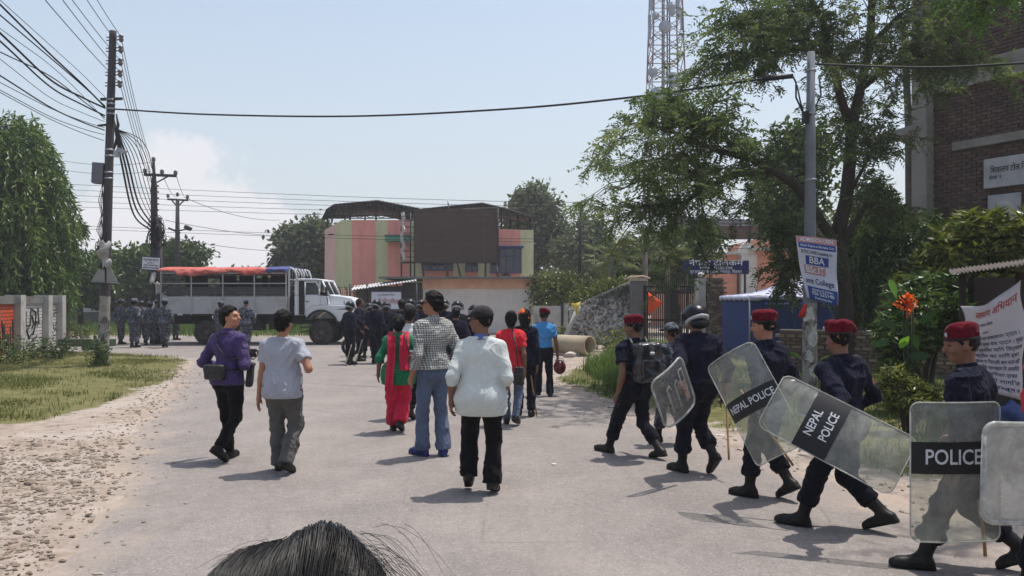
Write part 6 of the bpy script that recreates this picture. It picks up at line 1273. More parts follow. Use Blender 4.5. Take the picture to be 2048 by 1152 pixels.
# ================================================================== PEOPLE
class Fld:
    def __init__(s, lo, hi, vs):
        s.vs = vs; s.lo = np.asarray(lo, float); n = np.ceil((np.asarray(hi) - s.lo) / vs).astype(int) + 1
        s.ax = [s.lo[i] + np.arange(n[i]) * vs for i in range(3)]; s.D = np.full(n, .5, np.float32)
    def sub(s, lo, hi):
        r = [];
        for i in range(3):
            a = max(0, int((lo[i] - s.lo[i]) / s.vs)); b = min(len(s.ax[i]), int((hi[i] - s.lo[i]) / s.vs) + 2); r.append(slice(a, max(a, b)))
        return tuple(r), np.meshgrid(*[s.ax[i][r[i]] for i in range(3)], indexing='ij')
    def mn(s, sl, d, k):
        if d.size == 0: return
        D = s.D[sl]; h = np.clip(.5 + .5 * (D - d) / k, 0, 1); s.D[sl] = D * (1 - h) + d * h - k * h * (1 - h)
    def cone(s, a, b, ra, rb, k=.02, flat=None, inf=0., fy=1.):
        a, b = np.asarray(a, float), np.asarray(b, float); ra += inf; rb += inf; m = max(ra, rb) + 2.2 * k + 2 * s.vs
        sl, (X, Y, Z) = s.sub(np.minimum(a, b) - m, np.maximum(a, b) + m); ba = b - a; L2 = ba @ ba + 1e-12
        px, py, pz = X - a[0], Y - a[1], Z - a[2]; t = np.clip((px * ba[0] + py * ba[1] + pz * ba[2]) / L2, 0, 1)
        d = np.sqrt((px - ba[0] * t) ** 2 + (py - ba[1] * t) ** 2 + (pz - ba[2] * t) ** 2) - (ra + (rb - ra) * t)
        u = ba / math.sqrt(L2)
        if flat in ('b', 'ab'): d = np.maximum(d, (X - b[0]) * u[0] + (Y - b[1]) * u[1] + (Z - b[2]) * u[2])
        if flat in ('a', 'ab'): d = np.maximum(d, -((X - a[0]) * u[0] + (Y - a[1]) * u[1] + (Z - a[2]) * u[2]))
        s.mn(sl, d, k); return s
    def ell(s, c, r, R=None, k=.03, inf=0., plane=None):
        c = np.asarray(c, float); r = np.asarray(r, float) + inf; m = max(r) + 2.2 * k + 2 * s.vs; sl, (X, Y, Z) = s.sub(c - m, c + m); X, Y, Z = X - c[0], Y - c[1], Z - c[2]
        if R is not None: X, Y, Z = (R[0, 0] * X + R[1, 0] * Y + R[2, 0] * Z, R[0, 1] * X + R[1, 1] * Y + R[2, 1] * Z, R[0, 2] * X + R[1, 2] * Y + R[2, 2] * Z)
        k0 = np.sqrt((X / r[0]) ** 2 + (Y / r[1]) ** 2 + (Z / r[2]) ** 2); k1 = np.sqrt((X / r[0] ** 2) ** 2 + (Y / r[1] ** 2) ** 2 + (Z / r[2] ** 2) ** 2) + 1e-9
        d = k0 * (k0 - 1) / k1
        if plane is not None:
            for n, o in plane: d = np.maximum(d, -(X * n[0] + Y * n[1] + Z * n[2] - o))
        s.mn(sl, d, k); return s
    def clip(s, n, o):       # keep where p.n <= o
        X, Y, Z = np.meshgrid(*s.ax, indexing='ij', sparse=True); s.D = np.maximum(s.D, (X * n[0] + Y * n[1] + Z * n[2] - o).astype(np.float32)); return s
    def carve(s, c, r, k=.0):
        c = np.asarray(c, float); X, Y, Z = np.meshgrid(*s.ax, indexing='ij', sparse=True); d = np.sqrt((X - c[0]) ** 2 + (Y - c[1]) ** 2 + (Z - c[2]) ** 2) - r; s.D = np.maximum(s.D, -d.astype(np.float32)); return s
    def mesh(s):
        D = np.pad(s.D, 1, constant_values=.5); ins = D < 0; nx, ny, nz = np.array(D.shape) - 1
        cnt = np.zeros((nx, ny, nz), np.int8)
        for i in (0, 1):
            for j in (0, 1):
                for k in (0, 1): cnt += ins[i:i + nx, j:j + ny, k:k + nz]
        act = np.argwhere((cnt > 0) & (cnt < 8)); idx = -np.ones((nx, ny, nz), np.int32)
        if len(act) == 0: return np.zeros((0, 3)), np.zeros((0, 4), int)
        idx[act[:, 0], act[:, 1], act[:, 2]] = np.arange(len(act)); cor = np.array([(i, j, k) for i in (0, 1) for j in (0, 1) for k in (0, 1)])
        val = np.stack([D[act[:, 0] + c[0], act[:, 1] + c[1], act[:, 2] + c[2]] for c in cor], 1).astype(float); acc = np.zeros((len(act), 3)); n = np.zeros(len(act))
        for a in range(8):
            for b in range(a + 1, 8):
                if np.abs(cor[a] - cor[b]).sum() != 1: continue
                cr = (val[:, a] < 0) != (val[:, b] < 0); t = val[:, a] / (val[:, a] - val[:, b] + 1e-12); acc[cr] += (cor[a] + (cor[b] - cor[a]) * t[:, None])[cr]; n += cr
        V = s.lo + (act + acc / n[:, None] - 1) * s.vs; Q = []
        for ax in range(3):
            sl0 = [slice(None)] * 3; sl1 = [slice(None)] * 3; sl0[ax] = slice(0, -1); sl1[ax] = slice(1, None); A_, B_ = ins[tuple(sl0)], ins[tuple(sl1)]; e = np.argwhere(A_ != B_); o1, o2 = (ax + 1) % 3, (ax + 2) % 3
            e = e[(e[:, o1] > 0) & (e[:, o2] > 0) & (e[:, o1] < idx.shape[o1]) & (e[:, o2] < idx.shape[o2])]; qs = []
            for d1, d2 in ((-1, -1), (0, -1), (0, 0), (-1, 0)): q = e.copy(); q[:, o1] += d1; q[:, o2] += d2; qs.append(idx[q[:, 0], q[:, 1], q[:, 2]])
            q = np.stack(qs, 1); fl = A_[e[:, 0], e[:, 1], e[:, 2]]; q[~fl] = q[~fl][:, ::-1]; Q.append(q)
        return V, np.vstack(Q)
def vnormals(V, Q):
    a, b, c, d = V[Q[:, 0]], V[Q[:, 1]], V[Q[:, 2]], V[Q[:, 3]]; n = np.cross(c - a, d - b); N = np.zeros_like(V)
    for i in range(4): np.add.at(N, Q[:, i], n)
    return unit_rows(N)
def relax(V, Q, it=1):
    for _ in range(it):
        S = np.zeros_like(V); n = np.zeros(len(V))
        for i in range(4):
            for j in (1, 3): np.add.at(S, Q[:, i], V[Q[:, (i + j) % 4]]); np.add.at(n, Q[:, i], 1)
        V = V * .5 + .5 * S / np.maximum(n, 1)[:, None]
    return V
def folds(V, seed, wf):
    sd_ = seed * 1.73; w = np.stack([vnoise(V * 4.5 + sd_, seed + 1), vnoise(V * 4.5 + sd_ + 9, seed + 2), vnoise(V * 4.5 + sd_ + 17, seed + 3)], 1) * .09; P_ = V + w
    rd = lambda n, e: (1 - np.abs(n)) ** e
    if wf[0] > 12: return vnoise(P_ * wf + sd_, seed) + .5 * vnoise(P_ * np.asarray(wf) * 2.1, seed + 4)
    side = (P_[:, 0] + P_[:, 1] * .7)
    a = rd(vnoise(P_ * (13, 13, 3.0) + sd_, seed), 4); b = rd(vnoise(np.stack([(side + P_[:, 2]) * 4., P_[:, 1] * 5, (P_[:, 2] - side * .8) * 12], 1) + sd_, seed + 6), 4); c = rd(vnoise(np.stack([(side - P_[:, 2]) * 4., P_[:, 1] * 5, (P_[:, 2] + side * .8) * 12], 1) + sd_, seed + 7), 4)
    m1, m2 = vnoise(V * 3.2 + sd_ + 3, seed + 9) * .5 + .5, vnoise(V * 3.2 + sd_ + 13, seed + 10) * .5 + .5
    return .9 * a * m1 + 1.2 * np.where(m2 > .5, b, c) * (.35 + np.abs(m2 - .5) * 1.4) + .35 * vnoise(V * 7 + sd_, seed + 11) - .45
# ---- cloth and skin materials
def cloth(name, col, rough=.85, var=.12, pat=None, spec=.15, sheen=.08, bmp=.45):
    if name in MATS: return MATS[name]
    t = NT(name); v = t.coord('Object'); n = t.noise(v, 5, 5); c = t.mix(n, tuple(x * (1 - var) for x in col), tuple(min(1, x * (1 + var)) for x in col))
    if pat == 'plaid':
        sp = t.n('ShaderNodeSeparateXYZ'); t.l(v, sp.inputs[0]); c = None; ls = []
        ang = t.math('ADD', t.math('MULTIPLY', sp.outputs['X'], .77), t.math('MULTIPLY', sp.outputs['Y'], .64))
        for q, s in ((ang, 245.), (sp.outputs['Z'], 245.)): ls.append(t.ramp(t.math('SINE', t.math('MULTIPLY', q, s)), [(.0, (1, 1, 1)), (.2, (1, 1, 1)), (.36, (.0,) * 3)]))
        f = t.math('MULTIPLY', t.math('ADD', ls[0], ls[1]), .5); c = t.ramp(f, [(0, C(192, 190, 184)), (.5, C(142, 142, 138)), (1, C(100, 101, 100))])
    elif pat == 'stripe':
        sp = t.n('ShaderNodeSeparateXYZ'); t.l(v, sp.inputs[0]); q = t.ramp(t.math('SINE', t.math('MULTIPLY', sp.outputs['X'], 190.)), [(.55, (0, 0, 0)), (.75, (.22,) * 3)]); c = t.mix(q, c, tuple(min(1, x * 1.8 + .03) for x in col))
    elif pat == 'camo':
        a = t.ramp(t.noise(v, 13, 3, .5), [(.0, C(42, 46, 58)), (.44, C(40, 44, 54)), (.45, C(92, 96, 106)), (.56, C(110, 112, 120)), (.57, C(62, 66, 76)), (1, C(70, 72, 82))], 'LINEAR'); b = t.ramp(t.noise(t.mapping(v, loc=(4, 2, 1)), 16, 2), [(.55, (0, 0, 0)), (.58, (.85,) * 3)]); c = t.mix(b, a, C(30, 32, 40))
    elif pat == 'denim':
        c = t.mix(t.ramp(t.noise(v, 3, 5, .6), [(.4, (0, 0, 0)), (.65, (.6,) * 3)]), c, tuple(min(1, x * 1.6) for x in col))
    wv = t.noise(t.mapping(v, (1, 1, 2.2)), 22, 4, .6)
    nz1 = t.n('ShaderNodeTexNoise'); t.l(t.mapping(v, (1, 1, .6), (.3, .5, 0)), nz1.inputs['Vector']); t.set(nz1, Scale=9., Detail=2., Distortion=.9)
    rid = t.math('POWER', t.math('SUBTRACT', 1., t.math('ABSOLUTE', t.math('SUBTRACT', t.math('MULTIPLY', nz1.outputs['Fac'], 2.), 1.))), 9.)
    wv = t.math('ADD', t.math('MULTIPLY', wv, .6), t.math('MULTIPLY', rid, 1.1)); bm = t.bump(t.math('ADD', wv, t.math('MULTIPLY', t.noise(v, 260, 2), .2)), bmp, .022)
    b = t.bsdf(c, rough, 0, bm, spec); b.inputs['Sheen Weight'].default_value = sheen; MATS[name] = t.done(b); return MATS[name]
def skin(name, col):
    if name in MATS: return MATS[name]
    t = NT(name); v = t.coord('Object'); n = t.noise(v, 14, 5); c = t.mix(n, tuple(x * .85 for x in col), tuple(x * 1.15 for x in col)); b = t.bsdf(c, .5, 0, t.bump(t.noise(v, 160, 3), .12, .004), .35); b.inputs['Subsurface Weight'].default_value = .08; b.inputs['Subsurface Radius'].default_value = (.01, .004, .002); MATS[name] = t.done(b); return MATS[name]
SK1, SK2, SK3 = skin('skin_brown', C(150, 104, 80)), skin('skin_dark', C(116, 80, 62)), skin('skin_tan', C(166, 118, 92))
t = NT('black_hair'); v = t.coord('Object'); M_hair = t.done(t.bsdf(t.mix(t.noise(t.mapping(v, (60, 60, 8)), 3, 4), C(6, 5, 5), C(15, 13, 13)), .5, 0, t.bump(t.noise(t.mapping(v, (90, 90, 10)), 3, 3), .6, .01), .14))
M_leather = mat('black_leather', C(14, 13, 13), .5, .2, 9, .15, 50, spec=.22, dirt=C(60, 55, 50), dirt_amt=.25); M_shoe_b = mat('blue_suede', C(34, 42, 92), .7, .15, 9, .2)
NAVY = cloth('navy_uniform', C(22, 23, 40), .85, .2, spec=.08, sheen=.03); NAVY2 = cloth('navy_trousers', C(19, 20, 31), .85, .2, spec=.08, sheen=.03); CAMO = cloth('camo', (0, 0, 0), pat='camo'); BLKC = cloth('black_cotton', C(17, 16, 18), .88, .2, spec=.08, sheen=.03)
M_beret = cloth('maroon_felt', C(88, 14, 29), 1., .12, spec=.04, sheen=.06); M_band = mat('beret_band', C(22, 20, 22), .5, .1, 9, 0)
t = NT('helmet_shell'); M_helm = t.done(t.bsdf(C(14, 15, 19), .34, 0, None, .28))
M_helm_w = mat('helmet_trim', C(172, 174, 178), .5, .1, 9, 0)
t = NT('visor'); _g = t.n('ShaderNodeBsdfTransparent'); _g.inputs[0].default_value = (.82, .85, .88, 1); _p = t.bsdf(C(150, 155, 165), .15, 0, None, .6); _m = t.n('ShaderNodeMixShader'); _m.inputs[0].default_value = .32; t.l(_g.outputs[0], _m.inputs[1]); t.l(_p.outputs[0], _m.inputs[2]); M_visor = t.done(_m)
def ik(a, b, l1, l2, hint):
    d = b - a; L = min(np.linalg.norm(d), (l1 + l2) * .999); u = unit(d); x = (l1 * l1 - l2 * l2 + L * L) / (2 * L); hh = math.sqrt(max(0, l1 * l1 - x * x)); p = unit(np.asarray(hint, float) - u * np.dot(hint, u)); return a + u * x + p * hh, a + u * L
def hand_mesh(w, f, n, s, sc, curl, vs=.0062, thumb=.5):
    """w wrist point, f finger direction, n palm normal, s thumb side"""
    H_ = lambda x, y, z: w + sc * (x * s + y * f + z * n)        # metres in a hand frame
    F = Fld(w - .26 * sc, w + .26 * sc, vs)
    F.cone(H_(0, -.03, 0), H_(0, .02, 0), .027 * sc, .028 * sc, .01); F.cone(H_(.012, .025, 0), H_(.026, .08, 0), .020 * sc, .016 * sc, .012); F.cone(H_(-.012, .025, 0), H_(-.026, .078, 0), .019 * sc, .015 * sc, .012); F.cone(H_(0, .02, 0), H_(0, .08, 0), .02 * sc, .016 * sc, .012)
    for i, (x, L) in enumerate(((.03, .072), (.010, .082), (-.011, .076), (-.031, .06))):
        p = H_(x, .086 if i in (1, 2) else .08, 0); a = curl * .55; r = .0092
        for j, fr in enumerate((.45, .32, .25)):
            a2 = a + curl * (.9 * j); q = p + sc * L * fr * (math.cos(a2) * f + math.sin(a2) * n + (x * 1.2) * s * (1 - curl)); F.cone(p, q, r * sc, (r - .0008) * sc, .004); p = q; r -= .0008
    p = H_(.026, .022, .004); q = H_(.052 - .015 * thumb, .052, .012 + .012 * thumb); F.cone(p, q, .0145 * sc, .0115 * sc, .008); q2 = q + sc * (.032 * f * (1 - .2 * thumb) + .012 * s * (1 - 2 * thumb) + .02 * n * thumb); F.cone(q, q2, .011 * sc, .0085 * sc, .004)
    V, Q = F.mesh(); return relax(V, Q, 1), Q
def camo_name(): pass
def person(label, pos, heading, h=1.68, group=None, near=True, legs=((0, .12, 0, 0), (0, -.2, .02, .5)), lean=.03, twist=0., arms=None, head_yaw=0., head_pitch=0., fat=1., skin_m=None,
           top=None, bottom=None, shoes=None, hair='short', hat=None, female=False, extra=None, seed=0, hem=None, vs=None, toe=(0.15, .15), body_cut=False):
    """pos: ground x,y.  heading: degrees clockwise from away-from-camera.  legs: (left),(right) = sideways, forward, lift, heel pitch.  arms: (left),(right) = hand target relative to the shoulder in person space"""
    rs = np.random.default_rng(seed + 100); base = A(pos[0], pos[1], 0); root = empty('person', base, label, 'person', group); Rw = rotz(-rad(heading)); vs = vs or (.013 if near else .024); s = h / 1.7; skin_m = skin_m or SK1
    top = top or {}; bottom = bottom or {}
    def W(V): return V @ Rw.T + base
    def emit(name, V, Q, m, parent=root, wr=0., wf=(8, 8, 6), sm=1, wseed=0, midx=None):
        if len(V) == 0: return None
        V = relax(V, Q, sm)
        if wr:
            N = vnormals(V, Q) * (A(1, 1, .15) if wf[0] < 12 else 1); V = V + N * (wr * folds(V, seed + wseed, wf))[:, None]
        return np_obj(name, W(V), Q, m, parent, smooth=True, midx=midx)
    # skeleton
    hw = (.052 if not female else .056) * h; shw = (.101 if not female else .091) * h; th = .238 * h; shk = .235 * h; ank = []
    for i, (dx, dy, lz, pt) in enumerate(legs): sg = -1 if i == 0 else 1; ank.append(A(sg * (hw * .85) + dx, dy, .043 * h + lz + math.sin(pt) * .13 * s))
    hz = .515 * h
    for i, a in enumerate(ank): sg = -1 if i == 0 else 1; hor = math.hypot(a[0] - sg * hw, a[1]); hz = min(hz, a[2] + math.sqrt(max(.01, ((th + shk) * .997) ** 2 - hor ** 2)))
    hip = [A(-hw, 0, hz), A(hw, 0, hz)]; knee = []; ftd = []
    for i in range(2):
        k, a = ik(hip[i], ank[i], th, shk, A(.12 * (-1 if i == 0 else 1), 1, .1)); knee.append(k); ank[i] = a; yaw = toe[i] * (-1 if i == 0 else 1); pt = legs[i][3]; ftd.append(unit(A(math.sin(yaw) * math.cos(pt), math.cos(yaw) * math.cos(pt), -math.sin(pt))))
    dz = hz - .515 * h; cl, sl_ = math.cos(lean), math.sin(lean); pz = .53 * h + dz
    def tp(x, y, z):      # torso point, z given for the upright figure
        zz = z * h + dz - pz; a = -twist * np.clip(zz / (.27 * h), 0, 1); X, Y = x * math.cos(a) - y * math.sin(a), x * math.sin(a) + y * math.cos(a); return A(X, Y * cl + zz * sl_, pz + zz * cl - Y * sl_)
    Rt = rotz(-twist) @ np.eye(3); Rl = rotx(-lean); Rc = Rl @ rotz(-twist)
    sh = [tp(-shw, -.005, .792), tp(shw, -.005, .792)]; ua, fa = .172 * h, .150 * h; elb, wr_ = [], []; arms = arms or [None, None]; hints = []
    arms = [(lambda q: (*(Rw.T @ (A(*q[1:4]) - base) - sh[i]), *q[4:]))(arms[i]) if arms[i] is not None and arms[i][0] == 'w' else arms[i] for i in range(2)]
    for i in range(2):
        sg = -1 if i == 0 else 1; a = arms[i]; a = A(.05 * sg, (.06 if i == 0 else -.04), -.96 * (ua + fa)) if a is None else A(*a[:3]); hint = A(.35 * sg, -1, -.2) if arms[i] is None or len(arms[i]) < 6 else A(*arms[i][3:6]); e, w = ik(sh[i], sh[i] + a, ua, fa, hint); elb.append(e); wr_.append(w)
    Rh = Rl @ rotz(-twist * .5 - head_yaw) @ rotx(-head_pitch); nb = tp(0, -.012 * s, .835); hc = tp(0, .012 * s, .932)
    def hp(x, y, z): return hc + Rh @ (A(x, y, z) * s)
    lo = np.min([*ank, *knee, *elb, *wr_, hc, *sh], 0) - .3; hi = np.max([*ank, *knee, *elb, *wr_, hc, *sh], 0) + .3; lo[2] = -.03
    f = fat
    # body
    def torso(F, inf=0., k=.035, low=True):
        F.ell(tp(0, -.005, .535), A(.158 * f, .112 * f, .125) * s * (A(1.06, 1.05, 1) if female else 1), Rc, k, inf); F.ell(tp(0, .005, .61), A(.138 * f, .104 * f, .13) * s * (A(.9, .92, 1) if female else 1), Rc, k, inf); F.ell(tp(0, -.002, .72), A(.158 * (f * .5 + .5), .108 * f, .165) * s * (A(.88, .92, 1) if female else 1), Rc, k, inf)
        for sg in (-1, 1): F.cone(tp(sg * .028 * s, -.018 * s, .838), tp(sg * shw * .95, -.012 * s, .797), .042 * s, .043 * s, .035, None, inf); F.ell(tp(sg * .07 * s, -.055 * s, .51), A(.08, .075, .085) * s * f, Rc, .04, inf); F.ell(tp(sg * .085 * s, -.03 * s, .755), A(.085, .08, .11) * s, Rc, .05, inf)
        if female:
            for sg in (-1, 1): F.ell(tp(sg * .07 * s, .075 * s, .715), A(.065, .055, .06) * s, Rc, .04, inf)
    r_th = (.082 if not female else .086) * s * (f * .5 + .5); r_kn = .055 * s; r_ca = .052 * s; r_an = .037 * s; r_ua, r_el, r_wr = .047 * s * (f * .4 + .6), .038 * s, .027 * s
    F = Fld(lo, hi, .0185 if near else .028); torso(F, -.014)
    for i in range(2):
        F.cone(hip[i] + A(0, 0, .0), knee[i], r_th - .014, r_kn - .012, .03); F.cone(knee[i], knee[i] + (ank[i] - knee[i]) * .35, r_kn - .012, r_ca - .01, .03); F.cone(knee[i] + (ank[i] - knee[i]) * .35, ank[i], r_ca - .01, r_an - .005, .02); F.cone(ank[i], ank[i] + ftd[i] * .10 * s - A(0, 0, .012), .028 * s, .02 * s, .02)
        F.cone(sh[i], sh[i] + (elb[i] - sh[i]) * .5, .05 * s, r_ua, .035); F.cone(sh[i] + (elb[i] - sh[i]) * .5, elb[i], r_ua, r_el, .02); F.cone(elb[i], elb[i] + (wr_[i] - elb[i]) * .3, r_el, .041 * s, .02); F.cone(elb[i] + (wr_[i] - elb[i]) * .3, wr_[i], .041 * s, r_wr, .015)
        if not near: d_ = unit(wr_[i] - elb[i]); F.cone(wr_[i], wr_[i] + d_ * .09 * s, .03 * s, .03 * s, .02); F.cone(wr_[i] + d_ * .08 * s, wr_[i] + d_ * .17 * s, .026 * s, .018 * s, .02)
    F.cone(nb - A(0, 0, .03), hp(0, -.02, -.06), .054 * s * (f * .3 + .7), .048 * s, .03); F0 = F
    if near: F = Fld(hc - .26, hc + .22, .0085)
    F.cone(nb - A(0, 0, .05), hp(0, -.02, -.06), .056 * s * (f * .3 + .7), .05 * s, .03); F.ell(hp(0, -.008, .022), A(.077, .097, .098) * s, Rh, .02); F.ell(hp(0, .028, -.045), A(.058, .065, .072) * s, Rh, .03); F.ell(hp(0, .055, -.085), A(.035, .035, .028) * s, Rh, .02)
    F.cone(hp(0, .092, .02), hp(0, .112, -.022), .010 * s, .017 * s, .014); F.ell(hp(0, .088, -.055), A(.026, .014, .010) * s, Rh, .008); F.cone(hp(-.035, .088, .03), hp(.035, .088, .03), .013 * s, .013 * s, .014)
    for sg in (-1, 1): F.ell(hp(sg * .078, -.005, -.008), A(.010, .022, .033) * s, Rh @ rotz(-sg * .3), .006); F.ell(hp(sg * .04, .07, -.03), A(.025, .022, .02) * s, Rh, .02)
    V, Q = F0.mesh(); V = relax(V, Q, 1); VV, QQ, n = [V], [Q], len(V); mi = [np.zeros(len(Q), int)]
    if near:
        hv, hq = F.mesh(); VV.append(relax(hv, hq, 1)); QQ.append(hq + n); n += len(hv); mi.append(np.zeros(len(hq), int))
        for i in range(2):
            sg = -1 if i == 0 else 1; fd = unit(wr_[i] - elb[i]); grip = arms[i][6] if arms[i] is not None and len(arms[i]) > 6 else .42; nn = unit(A(-sg, .15, 0) - fd * np.dot(A(-sg, .15, 0), fd)); ss = unit(np.cross(nn, fd) * (1 if sg < 0 else -1))
            if ss[1] < 0: ss = -ss
            hv, hq = hand_mesh(wr_[i] + fd * .005, fd, nn, ss, s * .98, grip); VV.append(hv); QQ.append(hq + n); n += len(hv); mi.append(np.zeros(len(hq), int))
        E = Fld(hc - .2, hc + .2, .005)
        for sg in (-1, 1): E.ell(hp(sg * .031, .083, .012), A(.014, .008, .0065) * s, Rh, .001); E.cone(hp(sg * .016, .098, .032), hp(sg * .048, .088, .033), .0045 * s, .0035 * s, .002)
        ev, eq = E.mesh(); VV.append(ev); QQ.append(eq + n); n += len(ev); mi.append(np.ones(len(eq), int))
    o = np_obj('body', W(np.vstack(VV)), np.vstack(QQ), [skin_m, M_hair], root, smooth=True, midx=np.concatenate(mi))
    # trousers
    bl = bottom.get('loose', .018) * s; bm = bottom.get('mat', NAVY2); bend = bottom.get('end', .035); F = Fld(lo, hi, vs); torso_b = bottom.get('rise', .585)
    F.ell(tp(0, -.005, .535), A(.158 * f, .112 * f, .125) * s * (A(1.06, 1.05, 1) if female else 1), Rc, .04, bl * .8 + .006); F.ell(tp(0, .0, .60), A(.138 * f, .104 * f, .13) * s, Rc, .04, bl * .6 + .006)
    for sg in (-1, 1): F.ell(tp(sg * .07 * s, -.055 * s, .51), A(.08, .075, .085) * s * f, Rc, .04, bl * .8)
    for i in range(2):
        flare = bottom.get('flare', 0.) * s; e = ank[i] + (knee[i] - ank[i]) * ((bend * h - .0) / shk) if bend > .0 else ank[i]; e = ank[i] + unit(knee[i] - ank[i]) * (bend - .035) * h
        F.cone(hip[i] + A(0, 0, .01), knee[i], r_th, r_kn, .045, None, bl); F.cone(knee[i], knee[i] + (e - knee[i]) * .45, r_kn, r_ca + flare * .4, .03, None, bl); F.cone(knee[i] + (e - knee[i]) * .45, e, r_ca + flare * .4, r_an + .008 + flare, .02, 'b', bl + .004)
        if bottom.get('blouse'): F.cone(e + unit(knee[i] - e) * .05, e, r_ca + .022 * s, r_ca + .012 * s, .02, 'b', bl * .5)
    nz = Rl @ A(0, 0, 1); F.clip(nz, nz @ tp(0, 0, torso_b)); V, Q = F.mesh(); emit('trousers', V, Q, bm, wr=bottom.get('wr', .012) * (1.4 if near else 1), wf=(7, 7, 11), wseed=3)
    if bottom.get('belt'):
        F = Fld(tp(0, 0, .52) - .4, tp(0, 0, .62) + .4, vs); F.ell(tp(0, -.005, .535), A(.158 * f, .112 * f, .125) * s, Rc, .04, bl * .8 + .016); F.ell(tp(0, .0, .60), A(.138 * f, .104 * f, .13) * s, Rc, .04, bl * .6 + .02); F.clip(nz, nz @ tp(0, 0, torso_b + .004)); F.clip(-nz, -(nz @ tp(0, 0, torso_b - .022))); V, Q = F.mesh(); emit('belt', V, Q, M_leather)
    # shoes
    sm_ = shoes or {}; boot = sm_.get('boot', 0.)
    for i in range(2):
        fd = ftd[i]; upv = unit(A(0, 0, 1) - fd * fd[2]); sd = np.cross(fd, upv); hl = ank[i] - upv * .02 * s - fd * .035 * s; F = Fld(ank[i] - .34, ank[i] + .34, .0115 if near else .02)
        F.cone(hl, hl + fd * .08 * s, .040 * s, .039 * s, .03, None, .004); F.cone(hl + fd * .07 * s - upv * .008 * s, hl + fd * .17 * s - upv * .018 * s + sd * .004, .043 * s, .038 * s, .03, None, .004); F.cone(hl + fd * .16 * s - upv * .02 * s, hl + fd * .215 * s - upv * .022 * s, .036 * s, .028 * s, .02, None, .003); F.cone(ank[i] + fd * .01, hl + fd * .06 * s, .04 * s, .04 * s, .03)
        sb_ = ank[i] - upv * (.043 * h - .002)
        F.cone(sb_ + upv * .012 - fd * .055 * s, sb_ + upv * .012 + fd * .17 * s, .036 * s, .04 * s, .012)
        if boot: F.cone(ank[i], ank[i] + (knee[i] - ank[i]) * boot, .043 * s, .055 * s, .03, 'b')
        F.clip(-upv, -(upv @ sb_)); V, Q = F.mesh(); emit('shoe' if not boot else 'boot', V, Q, sm_.get('mat', M_leather), sm=1, wr=.002, wf=(20, 20, 20))
    # top
    tl = top.get('loose', .02) * s; F = Fld(lo, hi, vs); torso(F, tl); hm = top.get('hem', .47); sleeve = top.get('sleeve', 'long'); rel = {'short': .62, 'elbow': 1.35, 'long': 1.93, 'three': 1.2, 'none': .05}[sleeve]
    if hm < .47:
        fl_ = top.get('flare', .03)
        F.ell(tp(0, -.005, .50), A(.158 * f, .112 * f, .14) * s * 1.05, Rc, .05, bl * .8 + .02); F.ell(tp(0, -.01, .53), A(.158 * f, .125 * f, .125) * s * 1.05, Rc, .05, bl * .8 + .02)
        for i in range(2): F.cone(hip[i], hip[i] + (knee[i] - hip[i]) * .9, r_th, r_th * .95 + fl_ * s, .08, None, bl + .022)
    if hm < .5 and not female: F.ell(tp(0, -.0, .63), A(.158 * f, .112 * f, .15) * s, Rc, .04, tl + .012); F.ell(tp(0, -.0, .57), A(.160 * f, .114 * f, .13) * s, Rc, .04, tl + .014)
    if .47 <= hm < .54:
        F.ell(tp(0, -.005, .50), A(.158 * f, .112 * f, .12) * s * 1.04, Rc, .05, max(tl + .006, bl * .8 + .02)); F.ell(tp(0, -.005, .57), A(.15 * f, .110 * f, .13) * s, Rc, .05, max(tl, bl * .8 + .02))
        for sg in (-1, 1): F.ell(tp(sg * .07 * s, -.055 * s, .51), A(.08, .075, .085) * s * f, Rc, .04, bl * .8 + .02)
    for i in range(2):
        end = sh[i] + (elb[i] - sh[i]) * min(rel, 1.); ex = top.get('sl', .007) * s; fb = 'b' if rel <= 1 else None
        F.cone(sh[i], end, .048 * s, (r_el * .6 + r_ua * .4) if rel > 1 else r_ua * 1.02, .035, fb, tl * .5 + ex)
        if rel > 1: F.cone(elb[i], elb[i] + (wr_[i] - elb[i]) * (rel - 1), r_el + .004, r_wr + .008 + (.012 * s if sleeve == 'three' else 0), .02, 'b', tl * .4 + ex)
    if hm >= .47: F.clip(-nz, -(nz @ tp(0, 0, hm)))
    else: F.clip(A(0, 0, -1), -hm * h)
    nk = unit(hc - nb); F.clip(nk, nk @ (nb + nk * top.get('neck', .022))); V, Q = F.mesh(); so = emit(top.get('name', 'shirt'), V, Q, top.get('mat', NAVY), wr=top.get('wr', .014) * (1.5 if near else 1), wf=top.get('wf', (8, 8, 6)), wseed=1)
    if top.get('collar'):
        F = Fld(nb - .2, nb + .2, .011); F.cone(nb - nk * .02, nb + nk * .045, .078 * s, .062 * s, .005, 'ab'); V, Q = F.mesh(); emit('collar', V, Q, top.get('collar_mat', top.get('mat', NAVY)))
    if top.get('epaulette'):
        for sg in (-1, 1): m = MB(); a = tp(sg * shw * .55, -.015, .842); b = tp(sg * shw * 1.02, -.015, .832); m.tube([a, (a + b) / 2 + A(0, 0, .006), b], [.022, .024, .024], 8); V = np.vstack(m.V); V = W(V); o2 = MB(); o2.V = [V]; o2.F = m.F; o2.M = m.M; o2.S = m.S; o2.build('epaulette', top.get('ep_mat', M_navy_ep), root)
